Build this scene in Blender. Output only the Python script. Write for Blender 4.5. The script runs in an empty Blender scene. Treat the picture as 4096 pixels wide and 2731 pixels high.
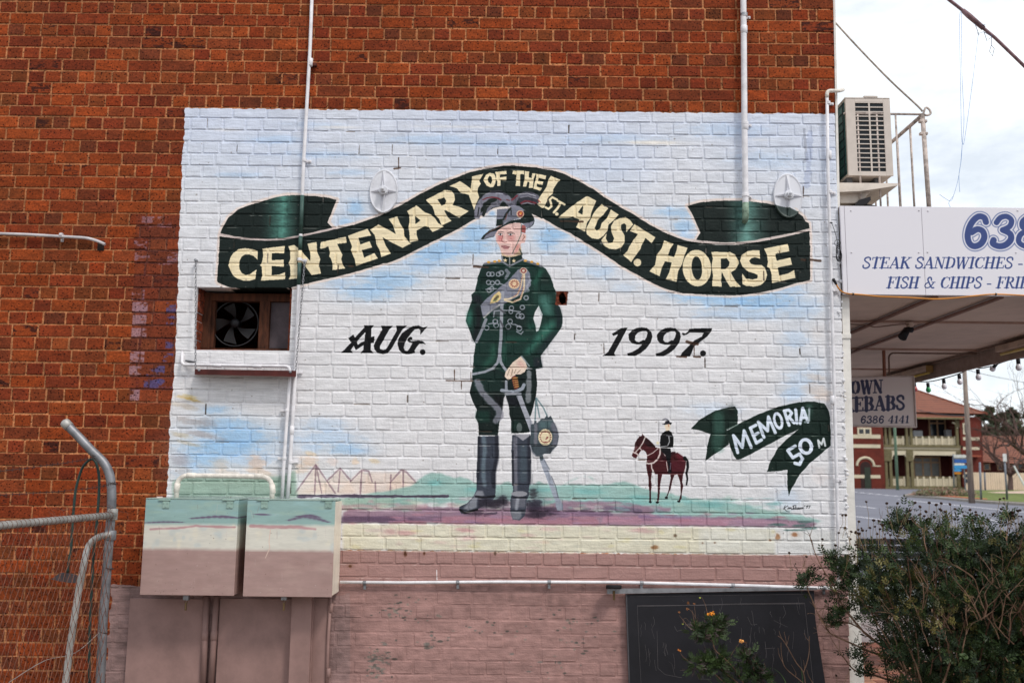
import bpy, bmesh, math, random
import numpy as np
from mathutils import Vector, Matrix
random.seed(7); rng = np.random.default_rng(7)
SC = bpy.context.scene
COL = SC.collection
# ------------------------------------------------------------------ camera
F_PX, PITCH, ROLL = 3770.0, math.radians(8.25), 0.0105
CAM = Vector((0.0, -6.51, 1.6))
_f = Vector((0, math.cos(PITCH), math.sin(PITCH))); _u0 = Vector((0, -math.sin(PITCH), math.cos(PITCH))); _r0 = Vector((1, 0, 0))
_R = _r0*math.cos(ROLL) + _u0*math.sin(ROLL); _U = _u0*math.cos(ROLL) - _r0*math.sin(ROLL)
cd = bpy.data.cameras.new('camera'); cam = bpy.data.objects.new('camera', cd); COL.objects.link(cam)
m = Matrix.Identity(4)
for i in range(3):
    m[i][0] = _R[i]; m[i][1] = _U[i]; m[i][2] = -_f[i]; m[i][3] = CAM[i]
cam.matrix_world = m
cd.sensor_width = 36; cd.lens = F_PX/4096*36; cd.clip_start = .05; cd.clip_end = 3000
cd.dof.use_dof = True; cd.dof.focus_distance = 6.6; cd.dof.aperture_fstop = 2.8
SC.camera = cam
# ------------------------------------------------------------------ light
SUN_EL, SUN_AZ = 52, 40     # degrees; azimuth from -Y (behind the camera) towards +X
w = bpy.data.worlds.new('World'); SC.world = w; w.use_nodes = True
nt = w.node_tree; nt.nodes.clear()
out = nt.nodes.new('ShaderNodeOutputWorld'); bg = nt.nodes.new('ShaderNodeBackground'); bg.inputs[1].default_value = 0.12
sky = nt.nodes.new('ShaderNodeTexSky'); sky.sky_type = 'NISHITA'; sky.sun_disc = False
sky.sun_elevation = math.radians(SUN_EL); sky.sun_rotation = math.radians(180-SUN_AZ); sky.air_density = 1.0; sky.dust_density = 2.0
tc = nt.nodes.new('ShaderNodeTexCoord'); mp = nt.nodes.new('ShaderNodeMapping'); mp.inputs['Scale'].default_value = (1, 1, 2.6)
nz = nt.nodes.new('ShaderNodeTexNoise'); nz.inputs['Scale'].default_value = 3.2; nz.inputs['Detail'].default_value = 7; nz.inputs['Roughness'].default_value = .62
cr = nt.nodes.new('ShaderNodeValToRGB'); cr.color_ramp.elements[0].position = .45; cr.color_ramp.elements[1].position = .66
cr.color_ramp.elements[0].color = (.6, .6, .6, 1); cr.color_ramp.elements[1].color = (1, 1, 1, 1)
mx = nt.nodes.new('ShaderNodeMix'); mx.data_type = 'RGBA'; mx.inputs[7].default_value = (9.9, 10.4, 10.8, 1)
nt.links.new(tc.outputs['Generated'], mp.inputs[0]); nt.links.new(mp.outputs[0], nz.inputs[0]); nt.links.new(nz.outputs[0], cr.inputs[0])
nt.links.new(cr.outputs[0], mx.inputs[0]); nt.links.new(sky.outputs[0], mx.inputs[6]); nt.links.new(mx.outputs[2], bg.inputs[0]); nt.links.new(bg.outputs[0], out.inputs[0])
sl = bpy.data.lights.new('sun', 'SUN'); sl.energy = 1.9; sl.angle = math.radians(10); sl.color = (1, .95, .88)
so = bpy.data.objects.new('sun', sl); COL.objects.link(so)
_el, _az = math.radians(SUN_EL), math.radians(SUN_AZ)
SUND = Vector((math.sin(_az)*math.cos(_el), -math.cos(_az)*math.cos(_el), math.sin(_el)))
so.rotation_euler = SUND.to_track_quat('Z', 'Y').to_euler(); so.location = (4, -10, 12)
SC.view_settings.view_transform = 'Standard'; SC.view_settings.look = 'None'; SC.view_settings.exposure = 0.0; SC.view_settings.gamma = 1
SC.view_settings.use_curve_mapping = False
# ------------------------------------------------------------------ measuring: a photo point seen on the plane y = Y
def ray(px, py):
    return _f + _R*((px-2048)/F_PX) - _U*((py-1365.5)/F_PX)
def P(px, py, Y=0.0):
    d = ray(px, py); return CAM + d*((Y-CAM.y)/d.y)
def PX(px, py, X):
    d = ray(px, py); return CAM + d*((X-CAM.x)/d.x)
def gz(y):
    return 0.0 if y < 6 else min((y-6)*0.0135, 1.0)
def G(px, py):
    d = ray(px, py); k = .0135
    t = -CAM.z/d.z if d.z < 0 else 1e9
    if CAM.y+d.y*t > 6:
        t = (CAM.z-(CAM.y-6)*k)/(d.y*k-d.z)
        if CAM.y+d.y*t > 80.07: t = (1.0-CAM.z)/d.z if d.z < -1e-4 else 300
    return CAM+d*t
def proj(p):
    d = Vector(p)-CAM; z = d.dot(_f)
    return 2048+F_PX*d.dot(_R)/z, 1365.5-F_PX*d.dot(_U)/z, z
# ------------------------------------------------------------------ helpers
def srgb(c):
    r = []
    for v in c[:3]:
        v = v/255.0
        r.append(v/12.92 if v <= .04045 else ((v+.055)/1.055)**2.4)
    return (*r, 1.0)
MATS = {}
def mat(name, c, rough=.7, metal=0.0, var=.12, scale=8.0, bump=.0, bscale=60.0, c2=None, stretch=None):
    if name in MATS: return MATS[name]
    M = bpy.data.materials.new(name); M.use_nodes = True; n = M.node_tree; b = n.nodes['Principled BSDF']
    b.inputs['Roughness'].default_value = rough; b.inputs['Metallic'].default_value = metal
    b.inputs['Specular IOR Level'].default_value = .5 if rough < .4 else .28
    base = srgb(c); lo = tuple(v*(1-var*1.6) for v in base[:3])+(1,) if c2 is None else srgb(c2); hi = tuple(min(1, v*(1+var)) for v in base[:3])+(1,)
    t = n.nodes.new('ShaderNodeTexCoord'); mp_ = n.nodes.new('ShaderNodeMapping')
    if stretch: mp_.inputs['Scale'].default_value = stretch
    n.links.new(t.outputs['Object'], mp_.inputs[0])
    z = n.nodes.new('ShaderNodeTexNoise'); z.inputs['Scale'].default_value = scale; z.inputs['Detail'].default_value = 6; z.inputs['Roughness'].default_value = .65
    n.links.new(mp_.outputs[0], z.inputs[0])
    r = n.nodes.new('ShaderNodeValToRGB'); r.color_ramp.elements[0].position = .36; r.color_ramp.elements[1].position = .6
    r.color_ramp.elements[0].color = lo; r.color_ramp.elements[1].color = hi
    n.links.new(z.outputs[0], r.inputs[0]); n.links.new(r.outputs[0], b.inputs['Base Color'])
    if bump:
        z2 = n.nodes.new('ShaderNodeTexNoise'); z2.inputs['Scale'].default_value = bscale; z2.inputs['Detail'].default_value = 4
        n.links.new(mp_.outputs[0], z2.inputs[0])
        bp = n.nodes.new('ShaderNodeBump'); bp.inputs['Strength'].default_value = bump; bp.inputs['Distance'].default_value = .01
        n.links.new(z2.outputs[0], bp.inputs['Height']); n.links.new(bp.outputs[0], b.inputs['Normal'])
    MATS[name] = M; return M
def tag(o, label=None, cat=None, group=None, kind=None):
    if label: o['label'] = label
    if cat: o['category'] = cat
    if group: o['group'] = group
    if kind: o['kind'] = kind
    return o
def empty(name, loc, label, cat, group=None):
    o = bpy.data.objects.new(name, None); COL.objects.link(o); o.location = loc; o.empty_display_size = .1
    return tag(o, label, cat, group)
class MB:
    def __init__(s): s.v = []; s.f = []
    def add(s, vs, fs):
        b = len(s.v); s.v += [tuple(v) for v in vs]; s.f += [tuple(i+b for i in f) for f in fs]
    def box(s, a, b, bev=0.0):
        x0, y0, z0 = a; x1, y1, z1 = b
        if x0 > x1: x0, x1 = x1, x0
        if y0 > y1: y0, y1 = y1, y0
        if z0 > z1: z0, z1 = z1, z0
        if bev <= 0:
            s.add([(x0,y0,z0),(x1,y0,z0),(x1,y1,z0),(x0,y1,z0),(x0,y0,z1),(x1,y0,z1),(x1,y1,z1),(x0,y1,z1)],
                  [(0,3,2,1),(4,5,6,7),(0,1,5,4),(1,2,6,5),(2,3,7,6),(3,0,4,7)])
        else:
            bm = bmesh.new(); bmesh.ops.create_cube(bm, size=1)
            for v in bm.verts:
                v.co = Vector(((x0+x1)/2+v.co.x*(x1-x0), (y0+y1)/2+v.co.y*(y1-y0), (z0+z1)/2+v.co.z*(z1-z0)))
            bmesh.ops.bevel(bm, geom=bm.edges[:], offset=bev, segments=2, profile=.5, affect='EDGES')
            bm.verts.index_update(); s.add([v.co[:] for v in bm.verts], [[v.index for v in f.verts] for f in bm.faces]); bm.free()
        return s
    def tube(s, pts, r, n=10, cap=True, flat=None):
        pts = [Vector(p) for p in pts]; N = len(pts); rs = r if hasattr(r, '__len__') else [r]*N
        up = None; rings = []
        for i, p in enumerate(pts):
            t = (pts[min(i+1, N-1)]-pts[max(i-1, 0)])
            if t.length < 1e-9: t = Vector((0,0,1))
            t.normalize()
            if up is None:
                up = t.orthogonal().normalized()
            up = (up - t*up.dot(t))
            if up.length < 1e-6: up = t.orthogonal()
            up.normalize(); q = t.cross(up)
            rings.append([p+(up*math.cos(2*math.pi*k/n)+q*math.sin(2*math.pi*k/n))*rs[i] for k in range(n)])
        vs = [v for rg in rings for v in rg]; fs = []
        for i in range(N-1):
            for k in range(n):
                k2 = (k+1) % n; fs.append((i*n+k, i*n+k2, (i+1)*n+k2, (i+1)*n+k))
        if cap: fs.append(tuple(range(n-1, -1, -1))); fs.append(tuple((N-1)*n+k for k in range(n)))
        s.add(vs, fs); return s
    def lathe(s, prof, c=(0,0,0), axis=(0,0,1), n=20):
        ax = Vector(axis).normalized(); u = ax.orthogonal().normalized(); q = ax.cross(u); c = Vector(c)
        vs = []; fs = []
        for r, h in prof:
            for k in range(n):
                a = 2*math.pi*k/n; vs.append(c+ax*h+(u*math.cos(a)+q*math.sin(a))*r)
        for i in range(len(prof)-1):
            for k in range(n):
                k2 = (k+1) % n; fs.append((i*n+k, i*n+k2, (i+1)*n+k2, (i+1)*n+k))
        fs.append(tuple(range(n-1, -1, -1))); fs.append(tuple((len(prof)-1)*n+k for k in range(n)))
        s.add(vs, fs); return s
    def prism(s, pts, off):
        n = len(pts); off = Vector(off); a = [Vector(p) for p in pts]; b = [p+off for p in a]
        s.add(a+b, [tuple(range(n-1, -1, -1)), tuple(range(n, 2*n))]+[(i, (i+1) % n, (i+1) % n+n, i+n) for i in range(n)]); return s
    def quad(s, *p): s.add(p, [tuple(range(len(p)))]); return s
    def build(s, name, M, parent=None, smooth=False, kind=None, loc=None):
        me = bpy.data.meshes.new(name)
        vs = s.v
        if loc is not None: vs = [(v[0]-loc[0], v[1]-loc[1], v[2]-loc[2]) for v in vs]
        me.from_pydata(vs, [], s.f); me.update()
        bm = bmesh.new(); bm.from_mesh(me); bmesh.ops.recalc_face_normals(bm, faces=bm.faces[:]); bm.to_mesh(me); bm.free()
        if smooth:
            for p in me.polygons: p.use_smooth = len(p.vertices) == 4
        me.materials.append(M)
        o = bpy.data.objects.new(name, me); COL.objects.link(o)
        if loc is not None: o.location = loc
        if parent is not None:
            o.parent = parent
            q = parent; off = Vector((0,0,0))
            while q is not None: off += q.location; q = q.parent
            o.location = Vector(o.location) - off
        if kind: o['kind'] = kind
        return o
def smooth_path(pts, k=4):
    pts = [Vector(p) for p in pts]; r = []
    for i in range(len(pts)-1):
        p0 = pts[max(i-1,0)]; p1 = pts[i]; p2 = pts[i+1]; p3 = pts[min(i+2,len(pts)-1)]
        for j in range(k):
            t = j/k
            r.append(.5*((2*p1)+(p2-p0)*t+(2*p0-5*p1+4*p2-p3)*t*t+(3*p1-p0-3*p2+p3)*t**3))
    r.append(pts[-1]); return r
def bent(pts, rad, k=5):
    """polyline with rounded corners"""
    pts = [Vector(p) for p in pts]; r = [pts[0]]
    for i in range(1, len(pts)-1):
        a, b, c = pts[i-1], pts[i], pts[i+1]; d = min(rad, (a-b).length*.49, (c-b).length*.49)
        p = b+(a-b).normalized()*d; q = b+(c-b).normalized()*d
        for j in range(k+1):
            t = j/k; r.append(p*(1-t)**2+b*2*t*(1-t)+q*t*t)
    r.append(pts[-1]); return r
# ------------------------------------------------------------------ painter: colour of flat paint laid on a plane y = Y
class Canvas:
    def __init__(s, x0, x1, z0, z1, res, Y=0.0, bg=(200,200,200)):
        s.x0, s.z0, s.res, s.Y = x0, z0, res, Y; s.W = int((x1-x0)/res); s.H = int((z1-z0)/res); s.x1 = x0+s.W*res; s.z1 = z0+s.H*res
        s.a = np.zeros((s.H, s.W, 4), np.float32); s.a[..., :3] = np.array(bg, np.float32)/255
        s.k = 1.0/res/573.0
    def uv(s, pts):
        r = []
        for p in pts:
            q = P(p[0], p[1], s.Y); r.append(((q.x-s.x0)/s.res, (q.z-s.z0)/s.res))
        return np.array(r)
    def blend(s, r0, r1, c0, c1, m, col, alpha=1.0, setA=None):
        if r1 <= r0 or c1 <= c0: return
        v = s.a[r0:r1, c0:c1]; m = (m*alpha)[..., None].astype(np.float32)
        v[..., :3] = v[..., :3]*(1-m)+(np.array(col, np.float32)/255)*m
        if setA is not None: v[..., 3:] = v[..., 3:]*(1-m)+setA*m
    def mask(s, polys):
        U = [s.uv(p) for p in polys]; al = np.vstack(U)
        c0 = max(0, int(al[:,0].min())-2); c1 = min(s.W, int(al[:,0].max())+3); r0 = max(0, int(al[:,1].min())-2); r1 = min(s.H, int(al[:,1].max())+3)
        if r1 <= r0 or c1 <= c0: return 0,0,0,0,None
        fl = np.zeros((r1-r0, c1-c0+1), np.int32)
        for u in U:
            n = len(u)
            for i in range(n):
                xa, ya = u[i]; xb, yb = u[(i+1) % n]
                if ya == yb: continue
                if ya > yb: xa, ya, xb, yb = xb, yb, xa, ya
                ra = max(int(math.ceil(ya-.5)), r0); rb = min(int(math.ceil(yb-.5)), r1)
                if rb <= ra: continue
                rr = np.arange(ra, rb); xs = xa+(rr+.5-ya)*(xb-xa)/(yb-ya)
                ci = np.clip(np.ceil(xs-.5).astype(int), c0, c1)-c0
                np.add.at(fl, (rr-r0, ci), 1)
        mk = (np.cumsum(fl, 1) % 2)[:, :-1].astype(np.float32)
        return r0, r1, c0, c1, mk
    def poly(s, pts, col, holes=(), alpha=1.0, wob=1.2, setA=None, soft=0):
        def wb(p):
            r = []
            n = len(p)
            for i in range(n):
                a = p[i]; b = p[(i+1) % n]; L = math.hypot(a[0]-b[0], a[1]-b[1]); k = max(1, int(L/14))
                for j in range(k):
                    t = j/k; r.append((a[0]+(b[0]-a[0])*t+(random.uniform(-wob, wob) if j else 0), a[1]+(b[1]-a[1])*t+(random.uniform(-wob, wob) if j else 0)))
            return r
        r0, r1, c0, c1, mk = s.mask([wb(p) for p in [pts]+list(holes)])
        if mk is None: return
        if soft: mk = blur(mk, soft)
        s.blend(r0, r1, c0, c1, mk, col, alpha, setA)
    def stroke(s, pts, wpx, col, alpha=1.0, soft=.25, taper=None, noise=0):
        u = s.uv(pts); rad = wpx*.5*s.k if s.Y == 0 else wpx*.5*np.hypot(*(s.uv([(pts[0][0]+10, pts[0][1])])[0]-u[0]))/10
        c0 = max(0, int(u[:,0].min()-rad-2)); c1 = min(s.W, int(u[:,0].max()+rad+3)); r0 = max(0, int(u[:,1].min()-rad-2)); r1 = min(s.H, int(u[:,1].max()+rad+3))
        if r1 <= r0 or c1 <= c0: return
        yy, xx = np.mgrid[r0:r1, c0:c1].astype(np.float32); D = np.full(xx.shape, 1e9, np.float32)
        n = len(u)-1
        for i in range(n):
            ax, ay = u[i]; bx, by = u[i+1]; dx, dy = bx-ax, by-ay; L = dx*dx+dy*dy+1e-9
            t = np.clip(((xx-ax)*dx+(yy-ay)*dy)/L, 0, 1); d = np.sqrt((xx-ax-t*dx)**2+(yy-ay-t*dy)**2)
            if taper: d = d/(taper[0]+(taper[1]-taper[0])*((i+t)/n))
            D = np.minimum(D, d)
        if noise: D = D + (s.noise[r0:r1, c0:c1]-.5)*noise*rad
        mk = np.clip((rad-D)/max(rad*soft, .7)+.5, 0, 1)
        s.blend(r0, r1, c0, c1, mk, col, alpha)
    def blob(s, c, rx, ry, col, alpha=.7, noise=.5, ang=0):
        u = s.uv([c])[0]; rx *= s.k; ry *= s.k; R_ = max(rx, ry)*1.6
        c0 = max(0, int(u[0]-R_)); c1 = min(s.W, int(u[0]+R_)); r0 = max(0, int(u[1]-R_)); r1 = min(s.H, int(u[1]+R_))
        if r1 <= r0 or c1 <= c0: return
        yy, xx = np.mgrid[r0:r1, c0:c1].astype(np.float32); dx = xx-u[0]; dy = yy-u[1]; ca, sa = math.cos(ang), math.sin(ang)
        d = ((dx*ca+dy*sa)/rx)**2+((-dx*sa+dy*ca)/ry)**2
        mk = np.exp(-d*1.6); nn = s.noise[r0:r1, c0:c1]
        mk = np.clip(mk*(1-noise)+noise*np.clip((mk+nn-.95)*3, 0, 1), 0, 1)
        s.blend(r0, r1, c0, c1, mk, col, alpha)
    def ell(s, c, rx, ry, col, ang=0, hole=None, alpha=1.0):
        def e(c, rx, ry): return [(c[0]+rx*math.cos(t)*math.cos(ang)-ry*math.sin(t)*math.sin(ang), c[1]+rx*math.cos(t)*math.sin(ang)+ry*math.sin(t)*math.cos(ang)) for t in np.linspace(0, 2*math.pi, 33)[:-1]]
        s.poly(e(c, rx, ry), col, [e(hole[0], hole[1], hole[2])] if hole else (), alpha, wob=.5)
    def image(s, name):
        im = bpy.data.images.new(name, s.W, s.H, alpha=True); im.alpha_mode = 'CHANNEL_PACKED'
        im.pixels.foreach_set(np.clip(s.a, 0, 1).ravel()); im.update(); im.pack(); return im
def blur(mk, n):
    for ax in (0, 1):
        for _ in range(2):
            c = np.cumsum(np.pad(mk, [(n+1, n) if i == ax else (0, 0) for i in (0, 1)], mode='edge'), ax)
            mk = (np.take(c, range(2*n+1, c.shape[ax]), ax)-np.take(c, range(0, c.shape[ax]-2*n-1), ax))/(2*n+1)
    return mk
def vnoise(H, W, cy, cx):
    gh, gw = int(H/cy)+3, int(W/cx)+3; g = rng.random((gh, gw)).astype(np.float32)
    y = np.arange(H)/cy; x = np.arange(W)/cx; yi = y.astype(int); xi = x.astype(int); fy = (y-yi); fx = (x-xi)
    fy = (fy*fy*(3-2*fy)).astype(np.float32)[:, None]; fx = (fx*fx*(3-2*fx)).astype(np.float32)[None]
    a = g[yi][:, xi]; b = g[yi][:, xi+1]; c = g[yi+1][:, xi]; d = g[yi+1][:, xi+1]
    return (a*(1-fx)+b*fx)*(1-fy)+(c*(1-fx)+d*fx)*fy
def painted_material(name, cv, rough=.6, relief=True):
    im = cv.image(name); M = bpy.data.materials.new(name); M.use_nodes = True; n = M.node_tree; b = n.nodes['Principled BSDF']; L = n.links.new
    g = n.nodes.new('ShaderNodeNewGeometry'); sp = n.nodes.new('ShaderNodeSeparateXYZ'); L(g.outputs['Position'], sp.inputs[0])
    def mm(op, i, v):
        q = n.nodes.new('ShaderNodeMath'); q.operation = op; L(i, q.inputs[0])
        if hasattr(v, 'default_value'): L(v, q.inputs[1])
        else: q.inputs[1].default_value = v
        return q.outputs[0]
    u = mm('DIVIDE', mm('SUBTRACT', sp.outputs[0], cv.x0), cv.x1-cv.x0); v = mm('DIVIDE', mm('SUBTRACT', sp.outputs[2], cv.z0), cv.z1-cv.z0)
    cb = n.nodes.new('ShaderNodeCombineXYZ'); L(u, cb.inputs[0]); L(v, cb.inputs[1])
    t = n.nodes.new('ShaderNodeTexImage'); t.image = im; t.extension = 'EXTEND'; L(cb.outputs[0], t.inputs[0])
    if not relief:
        L(t.outputs[0], b.inputs['Base Color']); b.inputs['Roughness'].default_value = rough; return M
    # bare brick: dark specks and grain; paint: fine brushy relief
    n1 = n.nodes.new('ShaderNodeTexNoise'); n1.inputs['Scale'].default_value = 75; n1.inputs['Detail'].default_value = 5; n1.inputs['Roughness'].default_value = .6; L(g.outputs['Position'], n1.inputs[0])
    n2 = n.nodes.new('ShaderNodeTexNoise'); n2.inputs['Scale'].default_value = 190; n2.inputs['Detail'].default_value = 3; L(g.outputs['Position'], n2.inputs[0])
    vo = n.nodes.new('ShaderNodeTexVoronoi'); vo.inputs['Scale'].default_value = 42; L(g.outputs['Position'], vo.inputs[0])
    rp = n.nodes.new('ShaderNodeValToRGB'); rp.color_ramp.elements[0].position = .17; rp.color_ramp.elements[0].color = (.22,.18,.2,1); rp.color_ramp.elements[1].position = .27; rp.color_ramp.elements[1].color = (1,1,1,1)
    L(vo.outputs['Distance'], rp.inputs[0])
    r2 = n.nodes.new('ShaderNodeValToRGB'); r2.color_ramp.elements[0].position = .36; r2.color_ramp.elements[0].color = (.62,.6,.6,1); r2.color_ramp.elements[1].position = .62; r2.color_ramp.elements[1].color = (1.12,1.1,1.08,1)
    L(n1.outputs[0], r2.inputs[0])
    m1 = n.nodes.new('ShaderNodeMix'); m1.data_type = 'RGBA'; m1.blend_type = 'MULTIPLY'; m1.inputs[0].default_value = 1; L(rp.outputs[0], m1.inputs[6]); L(r2.outputs[0], m1.inputs[7])
    m2 = n.nodes.new('ShaderNodeMix'); m2.data_type = 'RGBA'; L(t.outputs['Alpha'], m2.inputs[0]); L(m1.outputs[2], m2.inputs[6]); m2.inputs[7].default_value = (1,1,1,1)
    m3 = n.nodes.new('ShaderNodeMix'); m3.data_type = 'RGBA'; m3.blend_type = 'MULTIPLY'; m3.inputs[0].default_value = 1; L(t.outputs[0], m3.inputs[6]); L(m2.outputs[2], m3.inputs[7])
    L(m3.outputs[2], b.inputs['Base Color'])
    ro = n.nodes.new('ShaderNodeMapRange'); L(t.outputs['Alpha'], ro.inputs[0]); ro.inputs[3].default_value = .9; ro.inputs[4].default_value = .6; L(ro.outputs[0], b.inputs['Roughness']); b.inputs['Specular IOR Level'].default_value = .16
    n3 = n.nodes.new('ShaderNodeTexNoise'); n3.inputs['Scale'].default_value = 1; n3.inputs['Detail'].default_value = 3; mp3 = n.nodes.new('ShaderNodeMapping'); mp3.inputs['Scale'].default_value = (4, 4, 13); L(g.outputs['Position'], mp3.inputs[0]); L(mp3.outputs[0], n3.inputs[0])
    n4 = n.nodes.new('ShaderNodeTexNoise'); n4.inputs['Scale'].default_value = 26; n4.inputs['Detail'].default_value = 3; L(g.outputs['Position'], n4.inputs[0])
    lo = n.nodes.new('ShaderNodeMapRange'); L(sp.outputs[2], lo.inputs[0]); lo.inputs[1].default_value = 1.0; lo.inputs[2].default_value = .8; lo.inputs[3].default_value = .4; lo.inputs[4].default_value = 2.4
    hs = mm('ADD', mm('ADD', mm('MULTIPLY', n1.outputs[0], 1.0), mm('MULTIPLY', n2.outputs[0], .35)), mm('ADD', mm('MULTIPLY', n3.outputs[0], lo.outputs[0]), mm('MULTIPLY', n4.outputs[0], 1.3)))
    bp = n.nodes.new('ShaderNodeBump'); bp.inputs['Strength'].default_value = .55; bp.inputs['Distance'].default_value = .006; L(hs, bp.inputs['Height']); L(bp.outputs[0], b.inputs['Normal'])
    return M
# ================================================================== the wall: courses of bricks
def zrow(py): return P(2048, py).z
_j = [443, 485, 533, 579, 628, 675]
JZ = [zrow(v) for v in _j]
pit_up = .0895; pit_dn = (zrow(675)-zrow(2205))/30
ROWS = []      # (index, z_top, z_bottom)
for i in range(5): ROWS.append((i, JZ[i], JZ[i+1]))
z = JZ[5]; i = 5
while z > .02: ROWS.append((i, z, z-pit_dn)); z -= pit_dn; i += 1
z = JZ[0]; i = -1
while z < 5.35: ROWS.append((i, z+pit_up, z)); z += pit_up; i -= 1
_ez = [(0, 3333), (420, 3339), (800, 3347), (1000, 3356), (1300, 3368), (1700, 3383), (2200, 3392), (2731, 3400)]
EDGE = [(P(x, y).z, P(x, y).x) for y, x in _ez]
def edge_x(z):
    e = sorted(EDGE); return float(np.interp(z, [a for a, b in e], [b for a, b in e]))
WX0, WX1 = -4.6, 2.34
OPEN = [(P(787,1158).x, P(1168,1158).x, zrow(1414)+.004, zrow(1158)+.0), (P(2231,1165).x, P(2268,1165).x, P(2250,1222).z, P(2250,1166).z)]
BRK = []       # x0,x1,z0,z1,row
rb = random.Random(3)
for (ri, zt, zb) in ROWS:
    ex = edge_x((zt+zb)/2); x = ex; k = 0; run = rb.randint(3, 8)
    while x > WX0:
        if ri % 2 == 0:
            L = .2415+rb.gauss(0, .0022)
            if k == run: L = .181 if rb.random() < .7 else .12; run = k+rb.randint(5, 10)
        else:
            L = .1205+rb.gauss(0, .0018)
            if k == 1: L = .062
            elif k > 2 and k == run: L = .158; run = k+rb.randint(6, 14)
        x0 = x-L
        g = .0112+rb.uniform(-.003, .004)
        a, b_ = x0+g/2, x-g/2 if k else x
        jz = rb.gauss(0, .0012); hg = .0105
        BRK.append((a, b_, zb+hg/2+jz, zt-hg/2+jz, ri)); x = x0; k += 1
def clip_open(b):
    a0, a1, z0, z1, r = b; zc = (z0+z1)/2
    for (o0, o1, p0, p1) in OPEN:
        if p0-.03 < zc < p1+.03 and a1 > o0 and a0 < o1:
            if z0 >= p0-.02 and z1 <= p1+.02 or (p0 < zc < p1):
                if a0 < o0-.03: return (a0, o0+rb.uniform(-.012, .004), z0, z1, r)
                if a1 > o1+.03: return (o1+rb.uniform(-.004, .012), a1, z0, z1, r)
                return None
    return b
BRK = [c for c in (clip_open(b) for b in BRK) if c]
# ------------------------------------------------------------------ colours of the wall, as laid on it
CV = Canvas(-3.85, 2.46, 0.12, 5.22, .0023, 0.0, (184, 124, 84))
H_, W_ = CV.H, CV.W
CV.noise = np.clip(.55*vnoise(H_, W_, 9, 22)+.3*vnoise(H_, W_, 3, 7)+.15*vnoise(H_, W_, 60, 110), 0, 1)
big = vnoise(H_, W_, 160, 220)
CV.a[..., :3] *= (.80+.35*CV.noise)[..., None]
CV.a[..., :3] *= (.9+.2*big)[..., None]
BC = [(158,68,32),(148,62,32),(142,58,32),(162,72,34),(134,54,32),(124,56,34),(152,64,28),(140,64,36),(112,54,36),(146,56,26),(128,48,28),(150,72,38),(120,60,32),(136,66,34)]
for (a0, a1, z0, z1, r) in BRK:
    c0, c1 = int(round((a0-CV.x0)/CV.res)), int(round((a1-CV.x0)/CV.res)); r0, r1 = int(round((z0-CV.z0)/CV.res)), int(round((z1-CV.z0)/CV.res))
    c0, r0 = max(c0, 0), max(r0, 0)
    if c1 <= c0 or r1 <= r0: continue
    pal = BC if r % 2 else BC[:8]
    c = (np.array(rb.choice(pal), np.float32)*.82+np.array((144,66,34), np.float32)*.18)*np.array((.94,.98,.96), np.float32)*rb.uniform(.9, 1.06)/255
    v = CV.a[r0:r1, c0:c1]
    if v.size == 0: continue
    v[..., :3] = c*(.86+.28*CV.noise[r0:r1, c0:c1])[..., None]
    if rb.random() < .05:   # a burnt brick
        nn = np.clip((CV.noise[r0:r1, c0:c1]-.5)*5, 0, .8)[..., None]; v[..., :3] = v[..., :3]*(1-nn)+np.array((.2,.1,.09))*nn
# stained strip beside the mural
def strip(x0, y0, x1, y1, col, al, thr=.45):
    p, q = P(x0, y1), P(x1, y0); c0, c1 = int((p.x-CV.x0)/CV.res), int((q.x-CV.x0)/CV.res); r0, r1 = int((p.z-CV.z0)/CV.res), int((q.z-CV.z0)/CV.res)
    mk = np.clip((CV.noise[r0:r1, c0:c1]-thr)*6, 0, 1); CV.blend(r0, r1, c0, c1, mk, col, al)
CV.poly([(545,862),(724,860),(690,1620),(515,1612)], (110,58,50), alpha=.35, soft=3)
strip(540, 868, 600, 1605, (86,38,38), .75, .5)
for (x0,y0,x1,y1) in [(566,866,618,908),(628,866,690,908),(535,962,590,1000),(538,1010,600,1050),(526,1158,580,1200),(668,1010,712,1050),(545,1205,592,1250),(604,1052,700,1058)]:
    strip(x0,y0,x1,y1,(150,112,124),.8,.42)
for (x0,y0,x1,y1) in [(528,1208,592,1250),(530,1260,588,1298),(525,1312,588,1348),(520,1405,580,1450),(516,1462,568,1502),(520,1555,560,1600)]:
    strip(x0,y0,x1,y1,(164,128,138),.85,.3)
for (x0,y0,x1,y1) in [(665,1210,706,1250),(664,1262,704,1300),(660,1360,698,1400),(650,1412,694,1455),(585,1462,660,1505),(575,1515,640,1550),(630,1515,690,1550)]:
    strip(x0,y0,x1,y1,(84,82,138),.8,.42)
for (ri, zt, zb) in ROWS:
    px, yy, _z = proj((-2.5, 0, zb))
    if 880 < yy < 1600: CV.stroke([(545-(yy-900)*.04, yy), (716-(yy-900)*.04, yy+1.5)], 7, (74,36,34), .7, noise=1.0)
for b_ in BRK:
    px, yy, _z = proj((b_[0]-.006, 0, b_[2])); px2, yy2, _z = proj((b_[0]-.006, 0, b_[3]))
    if 545 < px < 712 and 880 < yy < 1600: CV.stroke([(px, yy), (px2, yy2)], 6, (84,42,38), .6, noise=1.0)
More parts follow.
